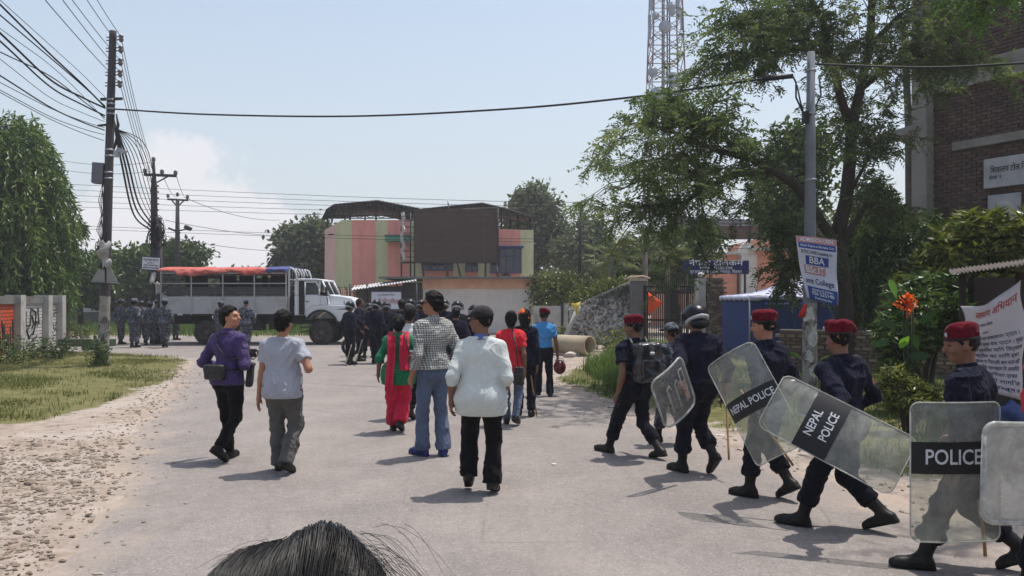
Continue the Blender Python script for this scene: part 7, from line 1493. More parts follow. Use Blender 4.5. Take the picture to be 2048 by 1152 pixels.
    # hair and hats
    if hair and hair != 'none':
        F = Fld(hc - .32, hc + .3, .0095 if near else .022); e_ = .017 * s; n_ = unit(A(0, -.8, .6)); off = -.028 if hair != 'full' else -.036
        if hat in ('beret', 'cap', 'helmet', 'camo_cap', 'softcap'): e_, n_, off = .005 * s, unit(A(0, -.62, .78)), -.03
        F.ell(hp(0, -.012, .026), A(.077, .097, .098) * s, Rh, .01, e_, plane=[(n_, off * s)])
        if e_ > .008: F.ell(hp(0, -.055, -.03), A(.064, .048, .062) * s, Rh, .02, e_ * .5)
        if hair == 'bun': F.ell(hp(0, -.115, .0), A(.045, .04, .045) * s, Rh, .02); F.ell(hp(0, -.07, -.06), A(.06, .045, .06) * s, Rh, .03)
        if hair == 'topbun': F.ell(hp(0, -.075, .085), A(.05, .05, .05) * s, Rh, .02); F.ell(hp(0, -.07, -.05), A(.06, .045, .06) * s, Rh, .03)
        if hair == 'pony':
            F.ell(hp(0, -.07, -.05), A(.066, .05, .07) * s, Rh, .03); F.cone(hp(0, -.1, -.02), hp(0.0, -.13, -.13), .03 * s, .035 * s, .02); F.cone(hp(0, -.13, -.13), tp(0.02, -.15 * s, .70), .035 * s, .018 * s, .02)
        if hair == 'long': F.ell(hp(0, -.03, -.02), A(.088, .1, .13) * s, Rh, .03, plane=[(A(0, -1, .1), -.05 * s)]); F.cone(hp(0, -.06, -.06), tp(0, -.13 * s, .74), .075 * s, .05 * s, .04)
        V, Q = F.mesh(); emit('hair', V, Q, M_hair, wr=.010 if near else .005, wf=(38, 38, 24), sm=1)
    if hat == 'beret':
        F = Fld(hc - .3, hc + .35, .008 if near else .016); F.ell(hp(.014, -.014, .098), A(.101, .114, .054) * s, Rh @ roty(.26) @ rotx(-.16), .02); F.ell(hp(-.03, .045, .112), A(.055, .05, .042) * s, Rh, .03); F.ell(hp(0, -.008, .066), A(.088, .106, .05) * s, Rh, .03); F.ell(hp(.08, -.02, .068), A(.045, .085, .04) * s, Rh @ roty(.7), .03); V, Q = F.mesh(); bo = emit('beret', V, Q, M_beret, wr=.007, wf=(17, 17, 17))
        F = Fld(hc - .2, hc + .25, .007 if near else .014); F.ell(hp(0, -.01, .048), A(.088, .108, .075) * s, Rh, .01, .003, plane=[(A(0, 0, 1), -.012 * s), (A(0, 0, -1), -.008 * s)]); V, Q = F.mesh(); emit('beret_band', V, Q, M_band, bo)
        if near: F = Fld(hp(-.05, .08, .08) - .1, hp(-.05, .08, .08) + .1, .006); F.ell(hp(-.045, .098, .085), A(.016, .008, .02) * s, Rh, .005); V, Q = F.mesh(); emit('badge', V, Q, M_helm_w, bo)
    elif hat in ('helmet', 'camo_helmet'):
        F = Fld(hc - .35, hc + .4, .01 if near else .024); cm = hat == 'camo_helmet'; F.ell(hp(0, -.012, .04), A(.125, .148, .128) * s, Rh, .01, plane=[(unit(A(0, .38, 1)), -.038 * s)])
        if not cm: F.ell(hp(0, -.075, -.045), A(.108, .09, .055) * s, Rh, .02, plane=[(A(0, -1, 0), -.02)]); F.cone(hp(-.115, .06, .05), hp(.115, .06, .05), .018 * s, .018 * s, .02)
        V, Q = F.mesh(); ho = emit('helmet', V, Q, M_helm if not cm else CAMO, sm=2)
        if not cm:
            F = Fld(hc - .3, hc + .2, .009 if near else .02); F.ell(hp(0, -.012, .035), A(.129, .152, .12) * s, Rh, .005, plane=[(unit(A(0, .38, 1)), -.062 * s), (-unit(A(0, .38, 1)), .034 * s)]); V, Q = F.mesh(); emit('helmet_rim', V, Q, M_helm_w, ho)
            rows = [[W(hp(.15 * math.sin(a) , .155 * math.cos(a) + .01 + (.03 if top.get('visor_up', False) else 0) - .05 * b, .05 + .13 * b + (.05 if top.get('visor_up', False) else -.1))) for a in np.linspace(-1.35, 1.35, 17)] for b in np.linspace(0, 1, 7)]
            m = MB().sheet(rows); vo = m.build('visor', M_visor, ho); vo.modifiers.new('t', 'SOLIDIFY').thickness = .004
    elif hat in ('cap', 'camo_cap'):
        F = Fld(hc - .3, hc + .35, .008 if near else .016); F.ell(hp(0, -.01, .05), A(.088, .11, .092) * s, Rh, .01, .004, plane=[(unit(A(0, .1, 1)), -.012 * s)]); F.ell(hp(0, .145, .04), A(.074, .10, .013) * s, Rh @ rotx(-.2), .012); V, Q = F.mesh(); emit('cap', V, Q, cloth('cap_cotton', C(40, 38, 38), .9, .15) if hat == 'cap' else CAMO, wr=.003, wf=(14, 14, 14))
    elif hat == 'scarf':
        F = Fld(hc - .3, hc + .35, .008); F.ell(hp(0, .0, .045), A(.092, .115, .085) * s, Rh, .01, .004, plane=[(unit(A(0, -.1, 1)), -.005 * s)]); F.ell(hp(0, .1, .06), A(.07, .05, .03) * s, Rh, .02); F.cone(hp(0, -.1, .03), hp(.05, -.13, -.02), .02, .012, .02); V, Q = F.mesh(); emit('headscarf', V, Q, cloth('orange_scarf', C(240, 112, 40), .8, .1), wr=.01, wf=(14, 14, 14))
    info = dict(root=root, W=W, tp=tp, hp=hp, sh=sh, elb=elb, wr=wr_, hip=hip, ank=ank, s=s, Rw=Rw, Rc=Rc, emit=emit, lo=lo, hi=hi, torso=torso, hc=hc, nb=nb, shw=shw, vs=vs, f=f)
    return info
M_navy_ep = mat('navy_epaulette', C(24, 25, 40), .7, .1, 9, 0)
# ================================================================== SHIELDS, STICKS
def shield_mat(name, tint, op, rough=.25):
    t = NT(name); v = t.coord('Object'); tr = t.n('ShaderNodeBsdfTransparent'); tr.inputs[0].default_value = tint + (1,); sc = t.noise(v, 9, 7, .7); fine = t.noise(t.mapping(v, (30, 4, 30)), 6, 5, .7)
    b = t.bsdf(t.mix(sc, C(150, 150, 146), C(206, 204, 196)), rough, 0, None, .5); f = t.ramp(t.math('ADD', t.math('MULTIPLY', sc, .75), t.math('MULTIPLY', fine, .35)), [(.35, (op * .55,) * 3), (.75, (min(1, op * 1.7),) * 3)])
    mx = t.n('ShaderNodeMixShader'); t.l(f, mx.inputs[0]); t.l(tr.outputs[0], mx.inputs[1]); t.l(b.outputs[0], mx.inputs[2]); return t.done(mx)
M_sh = shield_mat('scratched_polycarbonate', (.90, .92, .90), .20); M_sh2 = shield_mat('clear_polycarbonate', (.88, .89, .90), .17); M_sh3 = shield_mat('milky_polycarbonate', (.86, .87, .88), .52)
M_band_k = mat('shield_band', C(26, 26, 30), .5, .12, 9, 0); M_shtxt = mat('shield_lettering', C(196, 198, 202), .6, .08, 20, 0)
def shield(label, c, right, up, w, h, R, m_, band=None, lines=(), rim=None, emboss=False, corner=.06):
    c = np.asarray(c, float); up = unit(up); right = unit(right - up * np.dot(right, up)); n = np.cross(right, up); root = empty('riot_shield', c, label, 'riot shield')
    def p(u, v, e=0.): return c + right * ((R + e) * math.sin(u / R)) + up * v + n * ((R + e) * math.cos(u / R) - R)
    def vh(u): q = abs(u) - (w / 2 - corner); return h / 2 - (corner - math.sqrt(max(0, corner ** 2 - q * q)) if q > 0 else 0)
    us = np.concatenate([-w / 2 + corner * (1 - np.cos(np.linspace(0, math.pi / 2, 8))), np.linspace(-w / 2 + corner, w / 2 - corner, 16)[1:-1], w / 2 - corner * (1 - np.cos(np.linspace(math.pi / 2, 0, 8)))])
    o = MB().sheet([[p(u, v * vh(u)) for u in us] for v in np.linspace(-1, 1, 13)]).build('pane', m_, root); o.modifiers.new('t', 'SOLIDIFY').thickness = .004
    if band: MB().sheet([[p(u, v, .005) for u in np.linspace(-w / 2 + .003, w / 2 - .003, 20)] for v in np.linspace(band[0], band[1], 5)]).build('band', M_band_k, root)
    for s_, size, u0, v0, wd_ in lines: text(s_, size, c, right, up, M_shtxt, root, width=wd_, warp=lambda X, Y: np.array([p(u0 + x, v0 + y, .009) for x, y in zip(X, Y)]))
    edge = [p(u, vh(u), .002) for u in us] + [p(u, -vh(u), .002) for u in us[::-1]]; edge.append(edge[0])
    if rim: MB().tube(edge, rim, 6).build('rim', M_sh3, root)
    if emboss:
        for u0 in (-w * .2, w * .02): MB().tube([p(u0, -h * .3, .006), p(u0, h * .18, .008), p(u0 + .035, h * .22, .008), p(u0 + .05, h * .12, .006)], .009, 6).build('handle_rib', M_sh3, root)
        m = MB(); m.tube([p(w * .22, -h * .3, .006), p(w * .22, h * .32, .006), p(w * .34, h * .32, .006), p(w * .34, -h * .3, .006), p(w * .22, -h * .3, .006)], .008, 6); m.build('label_frame', M_sh3, root)
        MB().sheet([[p(u, v, .007) for u in np.linspace(w * .235, w * .325, 4)] for v in np.linspace(-h * .28, h * .1, 4)]).build('label', mat('pink_label', C(170, 130, 128), .6, .1, 9, 0), root)
        for u0, v0 in ((-w * .1, -h * .3), (-w * .25, -h * .12), (w * .4, -h * .38)): MB().lathe([(.009, 0), (.008, .006), (.001, .008)], p(u0, v0, .006), n, 8).build('bolt', M_black, root)
    m = MB(); m.tube([p(0, -.1, -.006), p(0, -.1, -.06), p(0, .1, -.06), p(0, .1, -.006)], .011, 6); m.build('handle', M_black, root)
    return p, n
def stick(label, a, b, r0=.013, r1=.011, m_=None, name='bamboo_stick', cat='stick', group=None):
    a, b = np.asarray(a, float), np.asarray(b, float); pts = [a + (b - a) * s + RNG.normal(size=3) * .002 for s in np.linspace(0, 1, 7)]; o = MB().tube(pts, np.linspace(r0, r1, 7), 8).build(name, m_ or M_bamboo); return tag(o, label, cat, group)
M_bamboo = mat('bamboo', C(150, 116, 76), .6, .2, 12, .15)
def ray(px, py, Y): return P(px, py, Y)
# ================================================================== CAST
PUR, TEE, GREY = cloth('purple_shirt', C(56, 38, 88), .6, .12, 'stripe', .25), cloth('grey_tee', C(152, 154, 164), .9, .06, bmp=.3), cloth('grey_trousers', C(82, 80, 78), .85, .12)
WHT, CHK, DEN = cloth('white_shirt', C(190, 195, 192), .85, .05, bmp=.25), cloth('plaid_shirt', (0, 0, 0), pat='plaid'), cloth('blue_jeans', C(78, 88, 110), .85, .15, 'denim')
KUR, RED, BLU = cloth('green_kurta', C(18, 108, 72), .8, .15), cloth('crimson_cotton', C(188, 28, 62), .8, .15), cloth('blue_uniform_shirt', C(70, 134, 190), .75, .1)
REDT, BOOT = cloth('red_top', C(200, 40, 52), .85, .1), {'boot': .42, 'mat': M_leather}
# 1 purple shirt man with camera
g = G(457, 921)
cam_pt = P(503, 711, 8.68)
i1 = person('man in purple striped shirt and black jeans glancing right with a camera', g, 14, 1.70, legs=((.02, .10, 0, 0), (-.07, -.2, .02, .62)), lean=.02, twist=.1, head_yaw=1.45, head_pitch=-.12, arms=((-.03, .17, -.34, -.55, -1, 0, .7), ('w', *(cam_pt - A(.05, .02, -.0)), .5, -.9, -.4, .8)),
            top=dict(mat=PUR, sleeve='long', hem=.50, loose=.010, collar=True, sl=.012, wr=.010), bottom=dict(mat=BLKC, loose=.008, end=.05, wr=.010), hair='full', shoes=dict(mat=M_leather), seed=1, skin_m=SK3)
def boxy(name, mb, m_, label, cat, base, bev=.015, group=None):
    o = mb.build(name, m_, None, A(*base)); b = o.modifiers.new('b', 'BEVEL'); b.width = bev; b.segments = 3; return tag(o, label, cat, group)
def soft(name, label, cat, c, half, R, m_, vs=.01, k=.03, wr=.004, parts=(), group=None):
    """rounded soft bag as a thing: main volume plus raised parts (name, centre, half, material) in its own frame"""
    c = np.asarray(c, float); root = empty(name, c, label, cat, group)
    def blob(nm, cc, hf, mm, parent):
        cc, hf = np.asarray(cc, float), np.asarray(hf, float); F = Fld(cc - hf - .05, cc + hf + .05, vs); X, Y, Z = np.meshgrid(*F.ax, indexing='ij'); r = min(hf) * .55; q = [np.abs(X - cc[0]) - hf[0] + r, np.abs(Y - cc[1]) - hf[1] + r, np.abs(Z - cc[2]) - hf[2] + r]
        F.D = (np.sqrt(sum(np.maximum(a, 0) ** 2 for a in q)) + np.minimum(np.maximum(np.maximum(q[0], q[1]), q[2]), 0) - r).astype(np.float32); V, Q = F.mesh(); V = relax(V, Q, 1); N = vnormals(V, Q); V = V + N * (wr * vnoise(V * 16 + c, 5))[:, None]; return np_obj(nm, V @ np.asarray(R).T + c, Q, mm, parent, smooth=True)
    blob('pouch' if parts else 'body', (0, 0, 0), half, m_, root)
    for nm, cc, hf, mm in parts: blob(nm, cc, hf, mm, root)
    return root
M_nyl = cloth('black_nylon', C(22, 22, 25), .45, .15, spec=.4)
Rw1 = i1['Rw']
soft('waist_bag', 'black pouch worn at the back of the purple shirted man', 'bag', i1['W'](i1['tp'](-.05, -.165, .585)), (.12, .05, .085), Rw1, M_nyl, parts=(('flap', (0, -.05, .04), (.115, .012, .04), M_nyl),))
MB().tube([i1['W'](i1['tp'](x, y, .60)) for x, y in [(.172 * math.cos(a) - .0, .145 * math.sin(a)) for a in np.linspace(0, 2 * math.pi, 25)]], .014, 6).build('waist_strap', M_nyl, i1['root'])
soft('lens_case', 'black lens case hanging at the right hip of the purple shirted man', 'bag', P(500, 752, 8.52), (.035, .04, .125), Rw1 @ roty(.12), M_nyl, parts=(('lid', (0, 0, .13), (.037, .042, .02), M_nyl),))
MB().tube([P(500, 733, 8.52), P(488, 712, 8.42), i1['W'](i1['tp'](.1, -.14, .66)), i1['W'](i1['tp'](-.02, -.15, .74)), i1['W'](i1['tp'](-.1, -.1, .835))], .009, 6).build('shoulder_strap', M_nyl, i1['root'])
cr = empty('camera', cam_pt, 'black camera held up by the purple shirted man', 'camera'); cR = rotz(-.9)
MB().box(cam_pt + A(.01, -.01, .03), (.13, .06, .09), 0, cR).build('camera_body', M_nyl, cr); MB().lathe([(.001, .09), (.034, .09), (.038, .0), (.036, -.02)], cam_pt + A(.02, 0, .025), cR @ A(0, 1, 0), 16).build('lens', M_black, cr); MB().tube([cam_pt + A(.05, -.03, .06), cam_pt + A(.09, -.07, .0), cam_pt + A(.04, -.06, -.04), cam_pt + A(-.02, -.03, -.01)], .008, 5).build('strap', mat('tan_strap', C(150, 130, 110), .8, .1, 9, 0), cr)
# 2 grey tee man
i2 = person('man in pale grey t-shirt and grey trousers walking away', G(566, 945), 4, 1.665, legs=((-.01, .12, 0, 0), (.0, -.12, .01, .38)), lean=.0, head_yaw=.15, arms=((-.09, .02, -.53, -.3, -1, 0, .3), (.06, .14, -.26, .5, -1, -.3, .8)), fat=1.06,
            top=dict(mat=TEE, sleeve='short', hem=.47, loose=.012, neck=.012, name='t_shirt', sl=.016, wr=.018), bottom=dict(mat=GREY, loose=.02, flare=.018, end=.025, wr=.015), hair='short', shoes=dict(mat=M_leather), seed=2, skin_m=SK1)
# 3 woman in green and red
g3 = G(797, 864)
i3 = person('woman in green kurta with red scarf and red salwar carrying a bag', g3, -4, 1.57, female=True, legs=((-.0, .13, 0, 0), (-.05, -.1, .02, .4)), arms=((-.13, .04, -.45, -.4, -1, 0, .35), (.06, .16, -.22, .7, -1, -.2, .8)), top=dict(mat=KUR, sleeve='three', hem=.405, flare=.02, loose=.012, name='kurta', sl=.01), bottom=dict(mat=RED, loose=.035, flare=.01, end=.045, wr=.018), hair='bun', shoes=dict(mat=M_leather), seed=3, skin_m=SK2)
def ribbon(name, pts, wid, m_, info, wseed=0, fold=.012, side=None, parent=None):
    pts = [np.asarray(p, float) for p in pts]; n = 44; q = np.array([np.interp(np.linspace(0, len(pts) - 1, n), np.arange(len(pts)), [p[k] for p in pts]) for k in range(3)]).T; q = np.vstack([q[:1], (q[:-2] + q[1:-1] * 2 + q[2:]) / 4, q[-1:]]); rows = []
    for i in range(n):
        w = wid[0] + (wid[1] - wid[0]) * i / (n - 1); sd = A(1, 0, 0) if side is None else np.asarray(side, float); rows.append([info['W']((q[i] + sd * w * u + A(0, -1, 0) * (fold * math.sin(u * 5 + i * .12 + wseed) + .004 * math.sin(i * .9 + u * 3)))) for u in np.linspace(-1, 1, 13)])
    o = MB().sheet(rows).build(name, m_, parent or info['root']); o.modifiers.new('t', 'SOLIDIFY').thickness = .006; return o
tp3 = i3['tp']
ribbon('scarf_end', [tp3(-.06, .12, .78), tp3(-.075, .03, .865), tp3(-.085, -.11, .82), tp3(-.085, -.16, .74), tp3(-.085, -.15, .62), tp3(-.10, -.20, .50), tp3(-.11, -.21, .38)], (.055, .05), RED, i3, 0)
ribbon('scarf_end', [tp3(.06, .12, .78), tp3(.075, .03, .865), tp3(.085, -.11, .82), tp3(.085, -.165, .74), tp3(.085, -.155, .62), tp3(.10, -.19, .54)], (.055, .062), RED, i3, 2)
soft('shoulder_bag', 'brown shoulder bag at the right hip of the woman in green', 'bag', i3['W'](tp3(.16, -.10, .60)), (.05, .06, .11), i3['Rw'], mat('brown_leather', C(74, 56, 52), .5, .15, 8, .1), parts=(('flap', (.03, -.05, .05), (.03, .02, .05), MATS['brown_leather']),))
MB().tube([i3['W'](tp3(*p)) for p in ((.16, -.12, .66), (.13, -.19, .74), (.10, -.16, .81), (.09, -.08, .852))], .012, 6).build('bag_strap', MATS['brown_leather'], i3['root'])
# 4 man behind her
person('person in white t-shirt half hidden behind the woman in green', G(818, 838), 10, 1.68, legs=((0, .15, 0, 0), (0, -.2, .02, .5)), top=dict(mat=WHT, sleeve='short', hem=.47), bottom=dict(mat=BLKC, loose=.01), hair='short', seed=4, skin_m=SK2)
# 5 plaid man
g5 = G(866, 912)
i5 = person('tall man in white plaid shirt and blue jeans standing in sunglasses', g5, -38, 1.86, legs=((-.0, .09, 0, 0), (.02, -.06, .0, 0)), lean=.0, head_yaw=-.72, arms=((-.06, .05, -.54, -.3, -1, 0, .5), (.05, .12, -.48, .5, -1, 0, .5)), top=dict(mat=CHK, sleeve='long', hem=.535, loose=.016, collar=True, wr=.012), bottom=dict(mat=DEN, loose=.012, flare=.02, end=.03, belt=True, rise=.57, wr=.012), hair='short', shoes=dict(mat=M_shoe_b), toe=(.15, .5), seed=5, skin_m=SK1)
m = MB(); hp5 = i5['hp']
m.tube([i5['W'](hp5(x, y, .018)) for x, y in ((-.085, -.02), (-.082, .07), (-.05, .105), (0, .112), (.05, .105), (.082, .07), (.085, -.02))], .005, 6)
for sg in (-1, 1): m.box(i5['W'](hp5(sg * .035, .108, .006)), (.05, .012, .034), 0, i5['Rw'] @ i5['Rc'] @ rotz(.72))
m.build('sunglasses', M_black, i5['root'])
# 6 cap man
i6 = person('stocky man in loose white shirt black cap and black trousers walking away', G(962, 986), 4, 1.70, fat=1.13, legs=((-.04, .02, .03, .45), (.03, -.02, 0, .25)), lean=.0, head_yaw=-1.2, arms=((-.10, -.02, -.50, -.3, -1, 0, .5), (.05, .14, -.42, .3, -1, -.2, .5)), top=dict(mat=WHT, sleeve='elbow', hem=.422, flare=.010, loose=.009, collar=True, collar_mat=cloth('blue_collar', C(88, 100, 150), .8, .1), wr=.011, sl=.011), bottom=dict(mat=BLKC, loose=.022, flare=.014, end=.03, wr=.012), hair='short', hat='cap', shoes=dict(mat=M_leather), seed=6, skin_m=SK2)
m = MB(); hp6 = i6['hp']; m.tube([i6['W'](hp6(x, y, .016)) for x, y in ((-.083, -.01), (-.08, .08), (-.04, .108), (.04, .108))], .004, 6); m.build('spectacles', M_black, i6['root'])
# 7, 8
person('woman in red top hidden behind the stocky man with a black bag', G(1022, 850), 8, 1.60, female=True, legs=((0, .1, 0, 0), (0, -.1, .02, .3)), top=dict(mat=REDT, sleeve='short', hem=.47), bottom=dict(mat=DEN, loose=.01), hair='topbun', seed=7, skin_m=SK2)
soft('handbag', 'black bag hanging behind the woman in the red top', 'bag', P(1038, 752, 10.7), (.07, .05, .13), rotz(-.2), M_nyl, parts=(('pocket', (0, -.05, -.03), (.055, .015, .07), M_nyl),))
MB().tube([P(1036, 735, 10.7), P(1032, 690, 10.75), P(1024, 655, 10.9)], .012, 6).build('strap', M_nyl, bpy.data.objects['handbag'])
i8 = person('person in navy uniform with bright orange headscarf', G(1048, 832), 4, 1.62, female=True, legs=((0, .1, 0, 0), (.03, -.08, .0, .1)), top=dict(mat=NAVY, sleeve='long', hem=.47, loose=.02), bottom=dict(mat=NAVY2, loose=.02, end=.05), hair='long', hat='scarf', seed=8, skin_m=SK2, head_yaw=-.3)
stick('bamboo stick resting on the road beside the orange headscarf', P(1058, 722, 11.7), G(1074, 833), .011, .010)
# 9 officer in blue
i9 = person('officer in light blue shirt and maroon beret carrying a helmet', G(1088, 792), -2, 1.60, legs=((-.02, .18, .0, .0), (.03, -.1, 0, .1)), arms=((-.07, .08, -.5), (.09, .04, -.5, .4, -1, 0, .9)), top=dict(mat=BLU, sleeve='short', hem=.555, loose=.02, collar=True, epaulette=True), bottom=dict(mat=NAVY2, loose=.014, belt=True, rise=.57, flare=.012, end=.02), hair='short', hat='beret', seed=9, skin_m=SK2)
hw_ = i9['W'](i9['wr'][1]); hr = empty('motorcycle_helmet', hw_ + A(.04, 0, -.24), 'glossy red and black helmet carried in the blue officers hand', 'helmet')
F = Fld((-.2, -.2, -.2), (.2, .2, .2), .009); F.ell((0, 0, 0), (.115, .14, .135)); V, Q = F.mesh(); V = relax(V, Q, 2)
c_ = hw_ + A(.04, 0, -.22); mi_ = (np.abs(V[Q].mean(1)[:, 0] - .035) < .022) | (np.abs(V[Q].mean(1)[:, 0] + .04) < .016)
np_obj('shell', V + c_, Q, [mat('helmet_red', C(112, 18, 34), .2, .1, 5, 0, spec=.6), M_helm], hr, smooth=True, midx=mi_.astype(int)); MB().tube([c_ + A(-.1, 0, .02), c_ + A(-.06, 0, .15), hw_ + A(0, 0, -.06), c_ + A(.06, 0, .15), c_ + A(.1, 0, .02)], .007, 6).build('strap', M_nyl, hr)
# ---- policemen on the right
POL = dict(mat=NAVY, sleeve='long', hem=.55, loose=.017, collar=True, epaulette=True, wr=.016); POT = dict(mat=NAVY2, loose=.018, end=.115, blouse=True, belt=True, rise=.575, wr=.016)
POLs = dict(POL, sleeve='short', sl=.02)
# 10 backpack man
i10 = person('policeman in maroon beret wearing a black backpack and marching left', G(1272, 912), -38, 1.66, legs=((-.02, .34, 0, -.12), (.0, -.30, .0, .22)), lean=.05, twist=.35, head_yaw=-.4, arms=((-.10, -.04, -.50, -.3, -1, 0, .9), (.10, .2, -.44)), top=POLs, bottom=POT, hair='short', hat='beret', shoes=BOOT, seed=10, skin_m=SK2)
Rb10 = i10['Rw'] @ i10['Rc']; cbp = i10['W'](i10['tp'](0, -.235, .70))
soft('backpack', 'shiny black backpack on the policeman marching ahead of the grey cap', 'backpack', cbp, (.15, .085, .22), Rb10, mat('glossy_nylon', C(30, 30, 34), .3, .2, 6, .3, 30, spec=.6), wr=.012, parts=(('pocket', (0, -.085, -.07), (.115, .035, .105), MATS['glossy_nylon']), ('top_flap', (0, -.06, .15), (.13, .06, .06), MATS['glossy_nylon']), ('label_tag', (.0, -.125, .10), (.03, .008, .016), M_helm_w), ('side_pocket', (.15, 0, -.1), (.03, .05, .09), MATS['glossy_nylon'])))
for sg in (-1, 1): MB().tube([i10['W'](i10['tp'](sg * x, y, z)) for x, y, z in ((.09, -.16, .80), (.095, -.08, .862), (.10, .05, .845), (.11, .13, .77), (.13, .1, .66), (.14, -.12, .62))], .018, 6).build('backpack_strap', M_nyl, i10['root'])
w10 = i10['W'](i10['wr'][0]); stick('short black baton in the hand of the backpack policeman', w10 + A(.03, 0, .03), w10 + A(-.07, -.12, -.22), .017, .017, M_leather, 'baton', 'baton')
# 11 camo cap man
person('shorter man in grey camouflage cap behind the shield carriers', G(1345, 888), -28, 1.50, legs=((0, .2, 0, 0), (0, -.18, .02, .3)), top=dict(mat=CAMO, sleeve='long', hem=.5, loose=.02), bottom=dict(mat=CAMO, loose=.02, end=.12, blouse=True), hair='short', hat='camo_cap', shoes=BOOT, seed=11, skin_m=SK2)
# 12 helmet policeman + small shield
g12 = G(1396, 948); sc12 = P(1352, 786, 7.35)
i12 = person('helmeted policeman in navy carrying a small clear shield', g12, -24, 1.70, legs=((-.02, .14, 0, .0), (.02, -.14, .03, .75)), lean=.06, twist=.4, head_yaw=-.1, head_pitch=.05, fat=1.12, arms=(('w', *(sc12 + A(.06, .1, .03)), -.6, -.6, -.2, .95), (.10, -.05, -.50, .4, -1, 0, .8)), top=dict(POL, loose=.035), bottom=dict(POT, loose=.026), hair='short', hat='helmet', shoes=BOOT, seed=12, skin_m=SK2)
u12 = unit(P(1337, 744, 7.35) - P(1371, 845, 7.6)); r12 = unit(P(1385, 770, 7.6) - P(1312, 805, 7.3))
shield('small clear riot shield with ribbed handle mount held by the helmeted policeman', sc12, r12, A(*u12), .47, .56, .8, M_sh2, None, (), .012, True, .08)
w12 = i12['W'](i12['wr'][1]); stick('cane held low in the right hand of the helmeted policeman', w12 + A(.02, 0, .05), w12 + A(-.05, -.35, -.62), .012, .01)
# 13 beret + POLICE shield seen obliquely
g13 = G(1536, 998); sc13 = P(1502, 808, 6.35)
i13 = person('policeman in maroon beret behind the tilted curved POLICE shield', g13, -38, 1.665, legs=((.0, .14, 0, 0), (.03, -.16, .02, .5)), lean=.05, twist=.35, head_yaw=-.5, arms=(('w', *(sc13 + A(.12, .1, .06)), -.5, -.8, -.2, .95), (.10, .06, -.48)), top=POL, bottom=POT, hair='short', hat='beret', shoes=BOOT, seed=13, skin_m=SK1)
up13 = P(1458, 728, 6.5) - P(1548, 900, 6.2); rt13 = unit(A(.62, -.55, .38))
shield('tall curved shield with POLICE band tilted beside the second beret', sc13, rt13, up13, .52, .92, .42, M_sh, (-.07, .10), (('NEPAL POLICE', .085, 0, .02, .44),), .005)
stick('bamboo cane poking out below the tilted shield', P(1480, 780, 6.6), P(1586, 932, 6.3), .012, .011)
# 14 beret + NEPAL POLICE
g14 = A(*G(1690, 1060)); sc14 = P(1672, 862, 5.45)
i14 = person('policeman in maroon beret carrying the slanting NEPAL POLICE shield', g14, -52, 1.665, legs=((-.02, .30, 0, -.1), (.02, -.27, .02, .38)), lean=.06, twist=.6, head_yaw=.25, arms=(('w', *(sc14 + A(.06, .12, .04)), -.2, -.9, -.4, .95), (.10, .12, -.36, .5, -1, .1, .8)), top=POL, bottom=POT, hair='short', hat='beret', shoes=BOOT, seed=14, skin_m=SK2)
up14 = P(1552, 800, 5.62) - P(1790, 922, 5.28); rt14 = P(1692, 815, 5.5) - P(1650, 910, 5.4)
shield('long slanting shield with NEPAL POLICE lettering carried under the arm', sc14, rt14, up14, .46, .96, .7, M_sh, (-.02, .22), (('NEPAL', .085, -.02, .155, .20), ('POLICE', .085, .0, .05, .22)), .005)
F = None
wh = i14['W'](i14['tp'](.10, .28, .60)); hh = empty('spare_helmet', wh, 'black riot helmet carried at the waist of the slanting shield bearer', 'helmet')
F = Fld((-.25,) * 3, (.25,) * 3, .01); F.ell((0, 0, 0), (.13, .155, .13), rotx(.4), .01, plane=[(A(0, 0, 1), -.05)]); V, Q = F.mesh(); np_obj('shell', relax(V, Q, 2) + wh, Q, M_helm, hh, smooth=True); MB().tube([wh + A(.128 * math.cos(a), .15 * math.sin(a), -.055) for a in np.linspace(0, 2 * math.pi, 25)], .009, 6).build('rim', M_helm_w, hh)
# 15 near policeman
g15 = A(*G(1946, 1142)); sc15 = P(1917, 945, 4.72)
i15 = person('nearest policeman in maroon beret marching behind an upright POLICE shield', g15, -66, 1.665, legs=((-.02, .30, 0, -.05), (.02, -.30, .02, .5)), lean=.08, twist=.45, head_yaw=-.4, head_pitch=.06, arms=(('w', *(sc15 + A(.05, .12, .02)), .3, -1, -.3, .95), (.10, .12, -.42, .4, -1, 0, .7)), top=dict(POL, loose=.026), bottom=POT, hair='short', hat='beret', shoes=BOOT, seed=15, skin_m=SK2)
shield('upright clear shield with a black POLICE band held by the nearest policeman', sc15, A(1, .05, 0), A(.0, .0, 1), .57, .85, 1.2, M_sh, (-.01, .185), (('POLICE', .13, -.03, .09, .345),), .005, False, .05)
stick('cane hanging below the nearest policeman behind his shield', P(1958, 1000, 4.95), P(1971, 1112, 5.0), .012, .011)
# 16 policeman mostly beyond the frame
sc16 = P(2046, 947, 4.25)
i16 = person('policeman beyond the right edge holding a rimmed silver shield', (3.25, 4.55), -62, 1.68, legs=((-.02, .2, 0, -.05), (.02, -.2, .02, .4)), arms=(('w', *(sc16 + A(.08, .1, .02)), .3, -1, -.3, .95), None), top=POL, bottom=POT, hair='short', hat='beret', shoes=BOOT, seed=16, skin_m=SK2, vs=.018)
shield('rimmed milky shield cut by the right edge of the picture', sc16, A(1, .1, 0), A(.03, 0, 1), .44, .54, 1.5, M_sh3, None, (), .016, False, .06)
# red clad bystander at right edge
person('bystander in red at the right edge beside the hanging banner', A(*P(2085, 0, 7.6)[:2]), -80, 1.55, female=True, near=False, top=dict(mat=REDT, sleeve='three', hem=.42, name='kurta'), bottom=dict(mat=RED, loose=.03), hair='bun', seed=17, skin_m=SK3)
